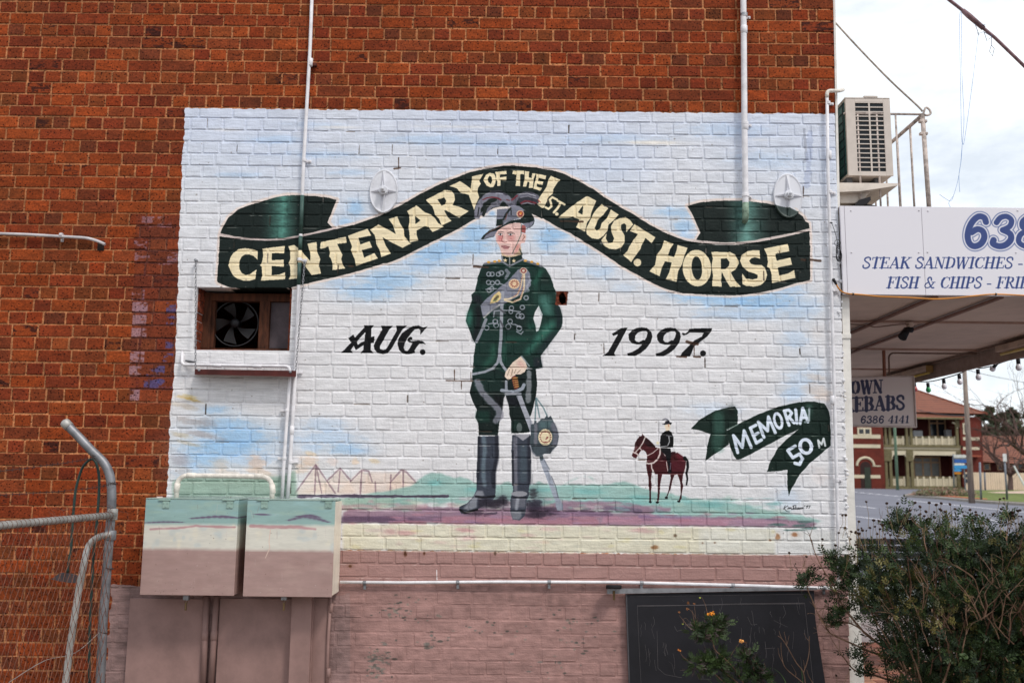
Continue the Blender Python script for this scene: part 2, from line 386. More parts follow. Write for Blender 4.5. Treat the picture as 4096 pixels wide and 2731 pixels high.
# ------------------------------------------------------------------ ground coats of the mural
mural = [(740,432),(900,434),(1500,440),(2300,446),(3000,452),(3420,456),(3480,1200),(3480,2222),(3000,2217),(2400,2212),(1700,2203),(1290,2198),(1290,2010),(667,2010),(667,1971),(673,1875),(677,1760),(682,1623),(692,1555),(697,1458),(703,1361),(706,1259),(712,1152),(714,1004),(719,866),(723,800),(728,640),(738,520)]
CV.poly(mural, (224,222,224), wob=3.5, setA=1.0)
pink = (167,130,124)
CV.poly([(1290,2198),(1700,2203),(2400,2212),(3000,2217),(3480,2222),(3480,2800),(1290,2800)], pink, wob=2, setA=1.0)
tooth = [(455,2334)]
zz = 2334
for k in range(10):
    x = 452-k*4+(0 if k % 2 else -8); tooth += [(x, zz+3), (x-random.uniform(0,4), zz+48)]; zz += 51
CV.poly(tooth+[(1400,2860),(1400,2370),(1372,2380),(560,2344)], (160,130,126), wob=2, setA=1.0)
# broad tones: pale blue up top, greyer white below, brushed unevenly
def tone(rng_px, col, al):
    (xa, ya), (xb, yb) = rng_px; zt, zb = P(2048, ya).z, P(2048, yb).z; r0, r1 = int((zb-CV.z0)/CV.res), int((zt-CV.z0)/CV.res)
    c0, c1 = max(0, int((P(xa,ya).x-CV.x0)/CV.res)), min(CV.W, int((P(xb,ya).x-CV.x0)/CV.res))
    t = np.linspace(0, 1, r1-r0)[:, None]; mk = np.clip(t*1.4, 0, 1)*(.55+.9*(big[r0:r1, c0:c1]-.2)); mk *= (CV.a[r0:r1, c0:c1, 3] > .5)
    CV.blend(r0, r1, c0, c1, np.clip(mk, 0, 1), col, al)
tone(((700,440),(3460,1150)), (196,212,236), .55)
tone(((700,432),(3460,760)), (202,208,230), .38)
bl = (160,198,238)
for (x, y, rx, ry, al) in [(1100,560,150,22,.5),(1300,620,220,25,.45),(1700,560,260,26,.5),(2000,575,200,20,.45),(1250,500,160,18,.3),(1400,690,120,16,.5),(950,700,120,14,.5),
    (2450,560,300,26,.4),(2900,520,250,40,.4),(1420,830,50,40,.9),(1380,890,45,30,.8),(1560,1120,150,60,.9),(1460,1170,160,45,.8),(1360,1130,90,30,.6),(1740,1010,130,55,1.0),(1900,930,90,50,1.0),(1880,990,140,40,.9),(1690,1060,110,40,.7),
    (2190,960,70,60,.9),(2230,930,80,34,.9),(2320,1000,90,34,.6),(2400,1090,100,40,.6),(2500,1150,90,30,.4),(2700,850,110,26,.8),(2730,905,60,30,.9),(2750,950,60,22,.7),
    (2760,1180,150,26,.8),(2900,1200,200,36,.9),(3050,1205,180,45,1.0),(3150,1150,90,34,.7),(2960,1260,260,26,.6),(3200,1230,120,60,.5),(3180,1360,80,60,.5),(3200,1520,90,70,.45),(3160,1580,60,40,.5),(2850,1640,160,40,.3),(3150,1990,80,50,.35),(3260,1500,60,90,.3),
    (860,1640,90,22,.8),(900,1700,180,40,.9),(960,1745,190,50,1.0),(900,1790,230,44,1.0),(820,1835,120,50,.9),(1000,1840,130,34,.6),(760,1880,90,40,.5),
    (1290,1700,130,34,.5),(1320,1750,180,30,.6),(1380,1795,110,26,.8),(1250,1790,60,26,.5),(1450,1805,60,20,.5),(3060,640,200,50,.35)]:
    CV.blob((x, y), rx*1.1, ry*1.25, bl if al < .8 else (146,190,230), al*.72, .45)
for (x, y, rx, ry, al) in [(2600,572,190,14,.9),(1350,510,120,8,.5),(1850,508,260,8,.4),(900,520,90,9,.4),(3040,560,70,8,.3)]:
    CV.blob((x, y), rx, ry, (240,232,222), al, .3)
for (x, y, rx, ry, c, al) in [(3260,1510,60,22,(220,196,176),.6),(3270,1560,70,34,(218,192,172),.6),(3290,1590,50,20,(222,200,186),.5),(3260,1650,50,30,(226,208,198),.4),(3280,1900,60,50,(228,212,206),.4),(3270,1330,40,40,(228,216,208),.3),
    (735,1590,45,8,(214,178,110),.8),(770,1600,50,9,(216,176,84),.8),(760,1585,40,7,(214,180,90),.6),(740,1625,90,14,(186,170,150),.7),(760,1685,110,22,(158,146,142),.7),(830,1690,60,26,(150,140,140),.6),(720,1740,60,12,(182,160,120),.6),(820,1740,110,16,(158,142,138),.7),(760,1775,70,10,(196,172,136),.6),(720,1840,60,34,(150,140,148),.6),(730,1880,50,22,(186,170,160),.6),
    (880,1855,60,30,(208,190,172),.7),(1020,1848,50,34,(226,192,168),.9),(900,1890,120,18,(226,208,192),.8),(1040,1890,90,18,(224,196,172),.8),(1240,1815,30,10,(232,200,160),.8),(1235,1845,60,26,(228,196,170),.8),(1210,1870,40,34,(228,198,174),.7),(1330,1845,40,22,(232,210,200),.7),(1420,1845,24,20,(232,200,168),.8),(1500,1845,30,12,(236,206,160),.7)]:
    CV.blob((x, y), rx*1.1, ry*1.2, c, al*.7, .8, -.2)
# smear of filler, top right
CV.stroke([(3216,520),(3226,640),(3214,650)], 12, (150,154,168), .6, noise=1.2); CV.stroke([(3240,530),(3236,640),(3228,740)], 26, (168,178,204), .55, noise=1.5)
# tents
peach = (230,206,190)
for poly_ in ([(1178,1974),(1262,1860),(1344,1974)], [(1300,1930),(1360,1872),(1400,1925),(1425,1972),(1180,1978)], [(1395,1925),(1450,1875),(1490,1930),(1510,1972),(1340,1978)], [(1470,1886),(1590,1890),(1640,1975),(1450,1978)], [(1556,1930),(1614,1878),(1668,1930),(1676,1975),(1540,1978)]):
    CV.poly(poly_, peach, alpha=.6, soft=4)
tl = (130,100,112)
for st in ([(1178,1974),(1262,1858),(1340,1972)], [(1262,1862),(1258,1976)], [(1264,1862),(1286,1972)], [(1310,1920),(1360,1872),(1402,1922)], [(1360,1875),(1352,1965)], [(1400,1926),(1446,1880),(1474,1884),(1488,1926)], [(1446,1885),(1440,1975)], [(1560,1930),(1604,1880),(1622,1885),(1664,1930)], [(1612,1882),(1612,1976)], [(1563,1900),(1560,1975)], [(1500,1925),(1502,1975)]):
    CV.stroke(st, 6, tl, .6, soft=.7, noise=1.3)
# ------------------------------------------------------------------ painted ground: hills, purple and rose bands, cream
def h(x, y): return (1700+x/3.5636, 1720+y/3.5636)
def mk2(x, y): return (2420+x/2.45, 1560+y/2.45)
def q2(x, y): return (2240+x/1.96, 1160+y/1.96)
teal = (144,182,174)
CV.poly([(1640,1945),h(0,640),h(100,603),h(230,612),h(300,645),h(450,680),h(500,660),h(620,692),h(700,750),h(1010,780),h(1200,735),h(1260,775),h(1550,775),h(1620,725),h(1700,765),h(1850,782),h(1980,778),h(2060,735),h(2200,672),h(2351,658),q2(300,1512),q2(240,1470),q2(200,1455),q2(100,1482),q2(30,1522),q2(300,1525),q2(400,1518),q2(500,1497),q2(570,1518),mk2(330,940),mk2(500,998),mk2(620,1010),mk2(860,1062),mk2(1200,1102),mk2(1420,1135),mk2(1600,1178),mk2(1900,1222),mk2(2150,1288),mk2(1900,1290),mk2(900,1260),mk2(0,1230),(2000,2010),(1380,2010),(1380,1990)], teal, alpha=.84, wob=3, soft=2)
CV.poly([(1240,1992),(1640,1990),(1700,2060),(1372,2040),(1372,2010)], (160,184,168), alpha=.8, soft=3)
CV.stroke([(1190,1984),(1400,1984),(1600,1985),(1790,1985)], 12, (98,84,104), .9, noise=1.2)
CV.poly([(1120,1905),(1180,1880),(1190,1990),(690,1990),(690,1925),(720,1908)], (150,176,160), alpha=.85, soft=4)
CV.blob((2500,2010),600,14,(120,178,178),.4,.5)
for (x,y,rx,ry) in [(1900,1960,60,16),(2150,1960,90,16),(1740,1930,50,18),(2350,1965,90,20),(2560,1990,90,16),(2840,2020,80,16)]: CV.blob((x,y),rx,ry,(116,180,178),.6,.4)
CV.poly([(1372,2050),(1400,2030),(1500,2040),(1700,2026),(1900,2030),(2150,2030),(2246,2002),mk2(0,1090),mk2(150,1095),mk2(330,1120),mk2(650,1150),mk2(640,1190),mk2(420,1200),mk2(560,1250),mk2(760,1255),mk2(880,1232),mk2(1000,1240),mk2(1300,1245),mk2(1500,1255),mk2(1700,1258),mk2(1900,1278),mk2(2080,1305),mk2(2030,1340),mk2(1500,1340),mk2(600,1325),mk2(0,1330),(2000,2096),(1700,2090),(1372,2086)], (152,122,140), alpha=.92, wob=3, soft=2)
for (xa,ya,xb,yb,wd,c,al) in [(1372,2078,1640,2082,26,(100,78,104),.75),(1640,2075,1800,2078,20,(110,86,110),.6),(2200,2050,2440,2058,22,(116,92,118),.7),(2420,2035,2560,2045,18,(104,92,116),.6),(1780,2082,2380,2086,30,(178,126,140),.8),(2420,2078,2900,2090,26,(188,138,156),.75),(2900,2085,3180,2096,18,(190,150,168),.6),(1372,2030,1700,2026,20,(180,140,146),.6),(1560,2090,1700,2092,14,(176,120,134),.7),(2560,2066,2760,2070,14,(134,110,146),.6)]:
    CV.stroke([(xa,ya),((xa+xb)/2,(ya+yb)/2-3),(xb,yb)], wd, c, al, soft=.8, noise=1.0)
for st in ([h(850,1210),h(1010,1180)],[h(2240,1130),h(2351,1118)]): CV.stroke(st, 10, (70,58,80), .6, noise=1)
CV.poly([(1372,2094),(1700,2096),(2400,2102),(2800,2108),(3100,2116),(3100,2216),(2400,2211),(1700,2202),(1372,2196)], (220,214,192), alpha=.95, wob=3, soft=3)
CV.poly([(2800,2110),(3300,2118),(3400,2120),(3400,2218),(2800,2213)], (226,225,220), alpha=.6, soft=12)
for (x,y,rx,ry,c) in [(1560,2125,40,16,(206,160,160)),(1620,2130,60,16,(200,148,150)),(1860,2120,50,14,(196,140,146)),(1870,2150,60,14,(212,178,176)),(2200,2115,70,12,(214,186,180)),(2110,2140,40,10,(206,176,170)),(2560,2120,60,14,(208,168,168)),(2600,2125,40,10,(214,182,176)),(1500,2120,60,12,(214,196,188)),(1760,2170,50,10,(214,190,180)),(2180,2168,30,10,(220,200,180))]:
    CV.blob((x,y),rx,ry,c,.7,.5)
for (x,y,rx,ry) in [(3120,2098,60,9),(3200,2102,60,10),(3240,2112,50,8),(3180,2120,70,5),(3220,2086,60,8)]: CV.blob((x,y),rx,ry,(86,116,112),.8,.9)
for _ in range(70):
    x = random.uniform(1380, 2400); CV.blob((x, random.uniform(1992, 2040)), random.uniform(14,50), random.uniform(5,12), random.choice([(190,168,178),(168,188,176),(132,172,166),(186,150,158),(200,204,186)]), .55, .6)
for _ in range(60):
    x = random.uniform(1400, 3150); CV.blob((x, random.uniform(2052, 2092)), random.uniform(20,60), random.uniform(4,9), random.choice([(190,140,156),(120,96,124),(176,122,136),(160,132,158)]), .5, .6)
for _ in range(60):
    x = random.uniform(1400, 3100); CV.blob((x, random.uniform(2108, 2196)), random.uniform(16,50), random.uniform(5,14), random.choice([(214,196,184),(226,222,206),(206,204,188),(216,206,160)]), .5, .7)
for _ in range(60):
    x = random.uniform(2400, 3150); CV.blob((x, random.uniform(1985, 2050)), random.uniform(16,50), random.uniform(5,12), random.choice([(128,178,176),(170,196,184),(140,186,186)]), .45, .6)
# ------------------------------------------------------------------ ribbons
GD, GL, CRM, PB = (33,47,44), (98,160,146), (238,222,186), (232,214,204)
def A(l): return [(800+x/3, 640+y/3) for x, y in l]
def B(l): return [(1500+x/3, 600+y/3) for x, y in l]
def C_(l): return [(2100+x/3, 660+y/3) for x, y in l]
def D(l): return [(2600+x/3, 700+y/3) for x, y in l]
rib = A([(235,915),(228,1100),(205,1450),(215,1470),(330,1520),(500,1545),(700,1555),(900,1550),(1100,1530),(1250,1490),(1450,1445),(1700,1385),(1950,1320),(2200,1240)])+B([(140,1360),(300,1300),(400,1250),(660,1115),(800,1050),(1000,945),(1200,830),(1300,770),(1420,700),(1500,680),(1640,680),(1700,690),(1800,725),(1900,775),(2000,825)])+C_([(215,640),(400,750),(550,820),(720,930),(950,1070),(1160,1215),(1390,1340),(1490,1395),(1600,1450),(1730,1500),(1900,1540)])+D([(450,1420),(700,1438),(950,1445),(1150,1435),(1350,1405),(1550,1360),(1750,1300),(1920,1260),(1922,900),(1915,670),(1700,722),(1500,765),(1300,805),(1100,830),(950,838),(800,835),(600,815),(440,790)])+C_([(1850,880),(1700,820),(1500,720),(1300,590),(1150,510),(950,385),(850,310),(650,195),(450,100),(340,65),(150,35)])+B([(1950,210),(1700,190),(1550,188),(1350,220),(1150,265),(950,340),(800,400),(600,500),(450,580),(280,680),(100,770)])+A([(2130,680),(1900,760),(1700,810),(1500,860),(1250,905),(1100,935),(950,955),(750,960),(550,950),(400,940)])
lf = A([(245,880),(275,800),(340,690),(450,600),(600,540),(750,495),(900,450),(1000,432),(1100,422),(1230,425),(1400,435),(1550,455),(1640,480),(1590,600),(1530,750),(1590,815),(1400,858),(1250,888),(1150,915),(1000,938),(800,948),(600,940),(400,915)])
rf = D([(450,370),(600,330),(800,312),(1000,308),(1150,310),(1400,340),(1640,390),(1750,440),(1840,500),(1870,560),(1905,580),(1915,640),(1700,700),(1450,745),(1250,790),(1050,805),(850,810),(550,785),(605,690),(540,540)])
for pl in (rib, lf, rf): CV.stroke(pl+[pl[0]], 20, PB, .85, soft=.5, noise=.5)
for pl in (lf, rf): CV.poly(pl, GD)
def teal_fold(pl, xa, xb, xm, col=GL):
    r0, r1, c0, c1, mk = CV.mask([pl]); xs = (np.arange(c0, c1)*CV.res+CV.x0)
    A_, B_, M_ = P(xa, 900).x, P(xb, 900).x, P(xm, 900).x
    t = np.where(xs < M_, (xs-A_)/(M_-A_), (B_-xs)/(B_-M_)); t = np.clip(t, 0, 1)**1.3
    CV.blend(r0, r1, c0, c1, mk*t[None]*(.75+.5*(CV.noise[r0:r1, c0:c1]-.3)).clip(0, 1), col, .95)
teal_fold(lf, 1035, 1212, 1130); teal_fold(rf, 2890, 3090, 2985, (124,176,166))
CV.poly(rib, GD)
for pl in (lf[12:15]+lf[15:], ): pass
CV.stroke(A([(240,897),(400,930),(600,950),(800,958),(1000,950),(1200,915),(1400,872),(1560,832),(1620,820)]), 8, (206,188,184), .95, noise=.6)
CV.stroke(D([(1915,655),(1700,712),(1450,757),(1250,800),(1050,820),(850,823),(600,800),(530,790)]), 9, (214,198,192), .95, noise=.6)
def let(fn, pts, *holes): CV.poly(fn(pts), CRM, [fn(h_) for h_ in holes], wob=.7)
let(A, [(340,1265),(365,1170),(400,1115),(460,1070),(540,1058),(620,1068),(690,1090),(690,1195),(640,1150),(590,1132),(540,1135),(500,1160),(475,1210),(468,1265),(475,1310),(500,1355),(545,1380),(600,1370),(640,1340),(678,1315),(660,1430),(600,1447),(520,1447),(450,1425),(400,1390),(365,1330)])
let(A, [(750,1065),(1015,1030),(1010,1118),(920,1115),(865,1120),(862,1205),(1005,1195),(1005,1280),(860,1272),(858,1385),(950,1375),(1022,1345),(1020,1430),(730,1448),(745,1390),(740,1280),(720,1265),(745,1220),(758,1150)])
let(A, [(1060,1035),(1130,1020),(1190,1065),(1325,1215),(1325,1125),(1290,1005),(1400,985),(1405,1100),(1445,1190),(1425,1260),(1450,1360),(1340,1380),(1250,1260),(1160,1165),(1170,1300),(1180,1420),(1065,1430),(1085,1380),(1080,1270),(1060,1240),(1085,1190),(1080,1090)])
let(A, [(1450,985),(1750,920),(1760,995),(1645,1005),(1680,1080),(1710,1140),(1695,1190),(1715,1260),(1745,1300),(1590,1320),(1590,1240),(1570,1180),(1550,1160),(1560,1120),(1540,1035),(1460,1065),(1440,1060)])
let(A, [(1775,910),(2010,825),(2055,905),(1900,935),(1925,1015),(2035,975),(2065,1050),(1940,1080),(1970,1175),(2090,1115),(2135,1180),(1870,1270),(1860,1200),(1830,1130),(1810,1080),(1825,1040)])
let(B, [(-60,955),(40,893),(150,950),(250,1010),(215,900),(165,830),(265,795),(300,880),(345,950),(350,1030),(415,1115),(440,1115),(330,1175),(200,1110),(90,1045),(130,1150),(190,1240),(75,1285),(55,1200),(15,1130),(10,1080),(-5,1020)])
let(B, [(385,735),(495,665),(600,750),(670,775),(720,820),(760,880),(825,920),(690,985),(640,920),(590,915),(500,965),(500,1020),(520,1085),(415,1110),(415,1000),(400,930),(415,860),(410,780)], [(478,790),(545,845),(485,890)])
let(B, [(610,600),(840,480),(920,492),(950,530),(960,600),(930,660),(1000,680),(1125,735),(1010,810),(930,770),(850,725),(830,730),(870,800),(920,850),(800,905),(770,830),(720,780),(710,740),(690,680)], [(750,595),(830,568),(855,610),(840,650),(800,670)])
let(B, [(890,435),(1020,375),(1090,420),(1150,465),(1165,320),(1300,285),(1250,370),(1270,405),(1235,460),(1230,500),(1250,570),(1215,640),(1190,720),(1165,650),(1125,540),(1080,525),(1030,515),(980,460)])
let(B, [(1375,275),(1430,285),(1450,330),(1445,400),(1420,445),(1385,450),(1340,430),(1315,390),(1300,360),(1330,300)], [(1375,310),(1352,345),(1360,385),(1390,412),(1405,370),(1400,325)])
let(B, [(1440,265),(1575,250),(1580,290),(1500,295),(1500,330),(1575,320),(1575,365),(1505,360),(1505,430),(1465,435),(1470,380),(1450,350),(1455,310)])
let(B, [(1655,250),(1790,250),(1790,295),(1745,290),(1740,435),(1685,430),(1695,380),(1690,350),(1700,295),(1650,290)])
let(B, [(1795,255),(1850,260),(1845,330),(1880,340),(1885,280),(1930,285),(1905,345),(1895,455),(1845,455),(1855,385),(1830,380),(1815,440),(1775,440),(1795,350)])
let(B, [(1935,285),(2055,310),(2045,355),(1965,335),(1955,370),(2020,380),(2010,420),(1945,405),(1940,440),(2005,455),(1985,490),(1900,465),(1920,380),(1935,330)])
let(B, [(2110,310),(2225,360),(2190,390),(2140,470),(2135,520),(2080,570),(2030,690),(2010,700),(1935,640),(1960,590),(2000,530),(2060,440),(2080,360)])
CV.stroke(B([(2180,598),(2125,570),(2095,600),(2110,640),(2115,680),(2080,710),(2045,690)]), 9, CRM)
CV.stroke(B([(2190,612),(2272,655)]), 9, CRM); CV.stroke(B([(2225,640),(2190,700),(2145,752)]), 10, CRM); CV.ell(B([(2182,770)])[0], 7, 7, CRM)
let(C_, [(745,372),(855,430),(820,510),(790,590),(785,640),(745,690),(722,800),(612,748),(655,655),(575,620),(520,635),(403,632),(560,495),(700,400)], [(635,570),(700,480),(690,600)])
let(C_, [(920,468),(1000,520),(940,600),(880,650),(835,760),(860,785),(900,765),(920,700),(980,640),(1030,535),(1125,595),(1070,660),(1000,720),(990,790),(940,850),(880,892),(800,880),(740,830),(735,760),(780,670),(830,570),(860,530)])
let(C_, [(1300,715),(1215,805),(1215,720),(1190,700),(1155,715),(1150,760),(1195,845),(1195,930),(1160,985),(1090,1015),(1010,1005),(950,970),(915,900),(980,820),(970,880),(1000,935),(1050,930),(1070,880),(1040,810),(1030,740),(1070,670),(1140,635),(1210,625),(1260,660)])
let(C_, [(1315,710),(1565,868),(1520,940),(1445,875),(1395,970),(1390,1000),(1340,1070),(1275,1165),(1180,1080),(1230,1030),(1250,980),(1300,900),(1355,830),(1260,790)]); CV.ell(C_([(1350,1170)])[0], 15, 15, CRM)
let(C_, [(1670,905),(1785,945),(1740,1010),(1715,1085),(1790,1105),(1820,1020),(1830,960),(1950,995),(1915,1080),(1885,1190),(1840,1270),(1820,1400),(1690,1370),(1730,1290),(1760,1170),(1680,1155),(1640,1240),(1615,1335),(1495,1275),(1560,1200),(1580,1080),(1640,1000)])
CV.ell(D([(563,1117)])[0], 57, 73, CRM, -.08, (D([(563,1117)])[0], 21, 47))
let(D, [(735,925),(960,925),(1020,955),(1060,1020),(1068,1060),(1030,1130),(970,1170),(1020,1260),(1090,1340),(960,1340),(905,1250),(860,1160),(855,1260),(860,1340),(745,1335),(755,1200),(745,1130),(740,1080),(755,1000)], [(850,1005),(920,1000),(955,1045),(945,1095),(900,1130),(850,1130)])
let(D, [(1315,905),(1320,1005),(1260,985),(1215,1000),(1190,1030),(1210,1065),(1260,1080),(1340,1080),(1385,1120),(1405,1200),(1385,1270),(1330,1320),(1240,1340),(1150,1330),(1110,1310),(1105,1180),(1150,1240),(1230,1255),(1290,1240),(1290,1200),(1250,1180),(1180,1160),(1110,1100),(1080,1030),(1100,960),(1170,915),(1240,903)])
let(D, [(1370,885),(1655,825),(1672,915),(1505,945),(1520,1030),(1685,990),(1705,1075),(1535,1110),(1550,1205),(1660,1180),(1730,1140),(1745,1235),(1465,1295),(1460,1200),(1440,1120),(1405,1100),(1415,1050),(1405,960)])
# dates
BK = (22,22,27)
def U1(l): return [(1340+x/5.88, 1260+y/5.88) for x, y in l]
def U2(l): return [(2380+x/4.704, 1280+y/4.704) for x, y in l]
CV.poly(U1([(680,240),(920,240),(860,300),(848,515),(930,495),(915,650),(845,660),(840,820),(905,890),(590,888),(665,820),(672,705),(490,825),(440,720),(365,820),(425,890),(125,888),(215,820),(380,640),(305,545),(430,458),(470,530),(690,290)]), BK, [U1([(712,405),(540,590),(515,630),(535,700),(620,640),(690,612)])], wob=.3)
CV.poly(U1([(1080,250),(1365,250),(1280,330),(1110,640),(1060,720),(1055,790),(1130,820),(1190,805),(1240,740),(1455,360),(1435,250),(1700,250),(1580,340),(1330,790),(1240,890),(1130,918),(1000,890),(930,810),(910,720),(950,620),(1110,340)]), BK, wob=.3)
CV.poly(U1([(2180,262),(2005,465),(2005,350),(1960,320),(1870,340),(1790,430),(1690,560),(1640,660),(1612,770),(1640,830),(1700,845),(1750,790),(1820,660),(1740,640),(1700,600),(1715,540),(1780,505),(1820,530),(1815,575),(1775,582),(1750,590),(1800,615),(1960,595),(2060,610),(2145,690),(2060,670),(1985,675),(1935,730),(1870,830),(1885,885),(1780,910),(1690,920),(1590,900),(1510,820),(1470,680),(1490,560),(1570,430),(1700,330),(1830,260),(1970,245),(2075,290)]), BK, wob=.3)
CV.ell(U1([(2060,868)])[0], 11.2, 11.2, BK)
CV.poly(U2([(500,145),(612,145),(480,400),(360,620),(388,675),(140,675),(245,600),(340,430),(435,265),(345,298),(315,260)]), BK, wob=.3)
n9 = [(880,135),(980,150),(1060,220),(1080,310),(1050,420),(960,540),(860,620),(760,670),(620,670),(605,625),(700,600),(820,530),(890,455),(790,460),(690,430),(640,370),(628,270),(700,190),(790,145)]; h9 = [(900,205),(965,205),(990,240),(970,320),(935,380),(910,370),(830,415),(780,405),(750,370),(760,290),(810,235)]
for dx in (0, 535): CV.poly(U2([(x+dx, y+dx*.01) for x, y in n9]), BK, [U2([(x+dx, y+dx*.01) for x, y in h9])], wob=.3)
CV.poly(U2([(1780,160),(2200,150),(2200,195),(2110,310),(1950,430),(1860,500),(1790,685),(1605,680),(1640,610),(1790,460),(1870,380),(2010,310),(2050,235),(1780,235),(1730,270),(1670,290),(1635,265),(1650,235),(1700,255),(1750,215)]), BK, wob=.3)
CV.ell(U2([(2033,625)])[0], 12, 12, BK)
# direction ribbon
def M_(l): return [(2420+x/2.45, 1560+y/2.45) for x, y in l]
GM = (30,54,46)
mt = M_([(840,378),(940,280),(1080,200),(1230,165),(1275,158),(1300,200),(1300,330),(1195,390),(1215,530),(1100,610),(1040,650),(985,692),(1000,560),(1035,430),(950,400)])
mm_ = M_([(1190,400),(1320,325),(1450,260),(1580,205),(1700,160),(1900,118),(2050,110),(2150,130),(2185,180),(2205,260),(2215,540),(2100,640),(2000,720),(1900,840),(1820,980),(1800,1038),(1785,900),(1790,780),(1585,800),(1620,700),(1700,560),(1780,480),(1900,380),(1700,480),(1550,560),(1400,640),(1330,675),(1290,680),(1260,640),(1220,530)])
CV.poly(mt, GM); CV.poly(mm_, GM)
CV.stroke(M_([(1110,260),(1115,420),(1100,560)]), 44, (84,130,116), .5, soft=.9, noise=.5); CV.stroke(M_([(2000,170),(1990,260)]), 30, (84,120,108), .5, soft=.9); CV.stroke(M_([(1195,385),(1300,340)]), 5, (140,160,150), .6)
CV.blob(M_([(1235,210)])[0], 20, 30, (20,34,30), .8, .2)
WB = (224,232,246)
for st in ([(1298,612),(1258,445),(1345,560),(1362,398),(1432,560)], [(1423,372),(1482,518)], [(1423,372),(1478,343)], [(1452,446),(1500,420)], [(1482,518),(1532,488)], [(1556,462),(1502,312),(1592,400),(1600,262),(1668,418)], [(1802,345),(1756,205)], [(1756,205),(1800,194),(1828,225),(1806,262),(1785,270)], [(1800,262),(1852,322)], [(1868,192),(1880,325)], [(1912,328),(1938,178),(1988,310)], [(1920,272),(1962,268)]):
    CV.stroke(M_(st), 12.5, WB, .97)
CV.stroke(M_([(2002,180),(1998,300),(1960,312)]), 8, (190,200,206), .8)
e0 = M_([(1698,300)])[0]; CV.ell(e0, 20, 36, WB, -.25, (e0, 9, 23))
CV.stroke(M_([(1862,548),(1790,592),(1838,662),(1905,625),(1935,672),(1905,728),(1860,716)]), 13, WB, .97)
e0 = M_([(1968,550)])[0]; CV.ell(e0, 30, 34, WB, -.3, (e0, 15, 21))
CV.stroke(M_([(2100,562),(2088,492),(2122,532),(2142,474),(2158,545)]), 8, (222,226,228), .95)
sg = [[(1765,1130),(1748,1165)],[(1790,1132),(1752,1158),(1780,1188),(1805,1192)],[(1795,1150),(1790,1165)],[(1803,1150),(1800,1163),(1812,1150),(1812,1163),(1822,1150),(1826,1162)],[(1862,1128),(1838,1140),(1850,1130),(1840,1165),(1824,1170)],[(1850,1152),(1848,1162),(1858,1152)],[(1870,1128),(1864,1162),(1872,1150),(1880,1160)],[(1888,1152),(1886,1162),(1896,1152),(1898,1162)],[(1905,1152),(1900,1160),(1908,1162)],[(1915,1152),(1912,1162),(1922,1152)],[(1932,1150),(1928,1162),(1942,1150),(1942,1162)],[(1830,1168),(1900,1166),(1935,1160)],[(1958,1130),(1955,1138)],[(1982,1132),(1970,1140),(1982,1142),(1985,1132),(1974,1158)],[(1990,1134),(2010,1132),(1996,1158)]]
for st in sg: CV.stroke(M_(st), 2.6, (60,62,66), .9)
# ------------------------------------------------------------------ horse and rider
def K(l): return [(2500+x/4.237, 1660+y/4.237) for x, y in l]
HM, HD = (92,30,36), (52,22,26)
CV.poly(K([(230,315),(245,360),(290,345),(288,305),(318,345),(400,410),(470,490),(520,545),(600,560),(700,590),(800,640),(890,632),(960,680),(1020,730),(1035,820),(1010,960),(985,1000),(970,1130),(990,1200),(960,1330),(965,1400),(935,1450),(915,1440),(945,1330),(945,1200),(930,1110),(890,1000),(840,1010),(800,1120),(775,1250),(720,1370),(700,1380),(740,1260),(755,1170),(775,1060),(765,1000),(630,1000),(600,1160),(590,1300),(575,1450),(545,1460),(555,1300),(555,1160),(550,1000),(510,995),(470,900),(455,990),(440,1100),(455,1180),(440,1300),(445,1450),(415,1455),(412,1300),(400,1180),(400,1060),(375,960),(358,850),(370,740),(375,680),(350,620),(310,590),(270,600),(230,660),(190,730),(140,715),(112,680),(160,580),(170,470),(215,400),(240,375)]), HM, wob=.4)
CV.poly(K([(300,350),(400,410),(510,520),(520,545),(420,540),(340,490),(300,420)]), HD, alpha=.8, wob=.3)
CV.poly(K([(240,375),(300,350),(300,420),(230,520),(175,540),(170,470)]), (58,24,28), alpha=.6, soft=1)
CV.stroke(K([(160,600),(190,540)]), 8, (120,88,92), .6, soft=.9)
CV.poly(K([(890,640),(1010,720),(1020,780),(900,770),(870,680)]), (128,42,58), alpha=.7, soft=2); CV.poly(K([(780,780),(1020,790),(1000,950),(790,980)]), (106,30,46), alpha=.6, soft=2)
CV.poly(K([(600,620),(860,620),(820,680),(700,760),(640,760),(600,700)]), (66,22,30), alpha=.9, wob=.3)
for x, y in ((428,1468),(550,1475),(702,1395),(912,1458)): CV.ell(K([(x,y)])[0], 6.5, 4.5, (26,22,26))
for st in ([(380,840),(410,960),(425,1180),(428,1440)],[(575,1010),(572,1180),(560,1440)],[(800,1020),(765,1200),(712,1375)],[(940,1010),(965,1200),(940,1430)]): CV.stroke(K(st), 3, (44,26,30), .6, soft=.8)
CV.stroke(K([(1010,725),(1050,780),(1062,880),(1040,980),(1055,1080),(1040,1180)]), 13, (20,18,22), 1, taper=(1,.45))
BRD = (222,212,206)
for st, wd in (([(340,375),(300,470),(250,550),(180,625)], 4.5), ([(130,628),(200,655),(225,685)], 5), ([(245,560),(285,600)], 3.5), ([(225,685),(300,692),(380,685),(470,640),(560,565)], 3), ([(595,570),(590,660),(550,750),(480,810),(400,825),(362,812)], 6), ([(445,830),(450,900),(490,980)], 5), ([(700,790),(712,880),(725,950)], 3), ([(640,625),(680,690)], 2.5), ([(1035,780),(1020,900),(1000,960)], 2)):
    CV.stroke(K(st), wd, BRD, .9)
CV.poly(K([(680,270),(740,255),(790,290),(820,370),(825,460),(815,545),(600,550),(592,460),(605,350),(640,300)]), (22,22,26), wob=.3)
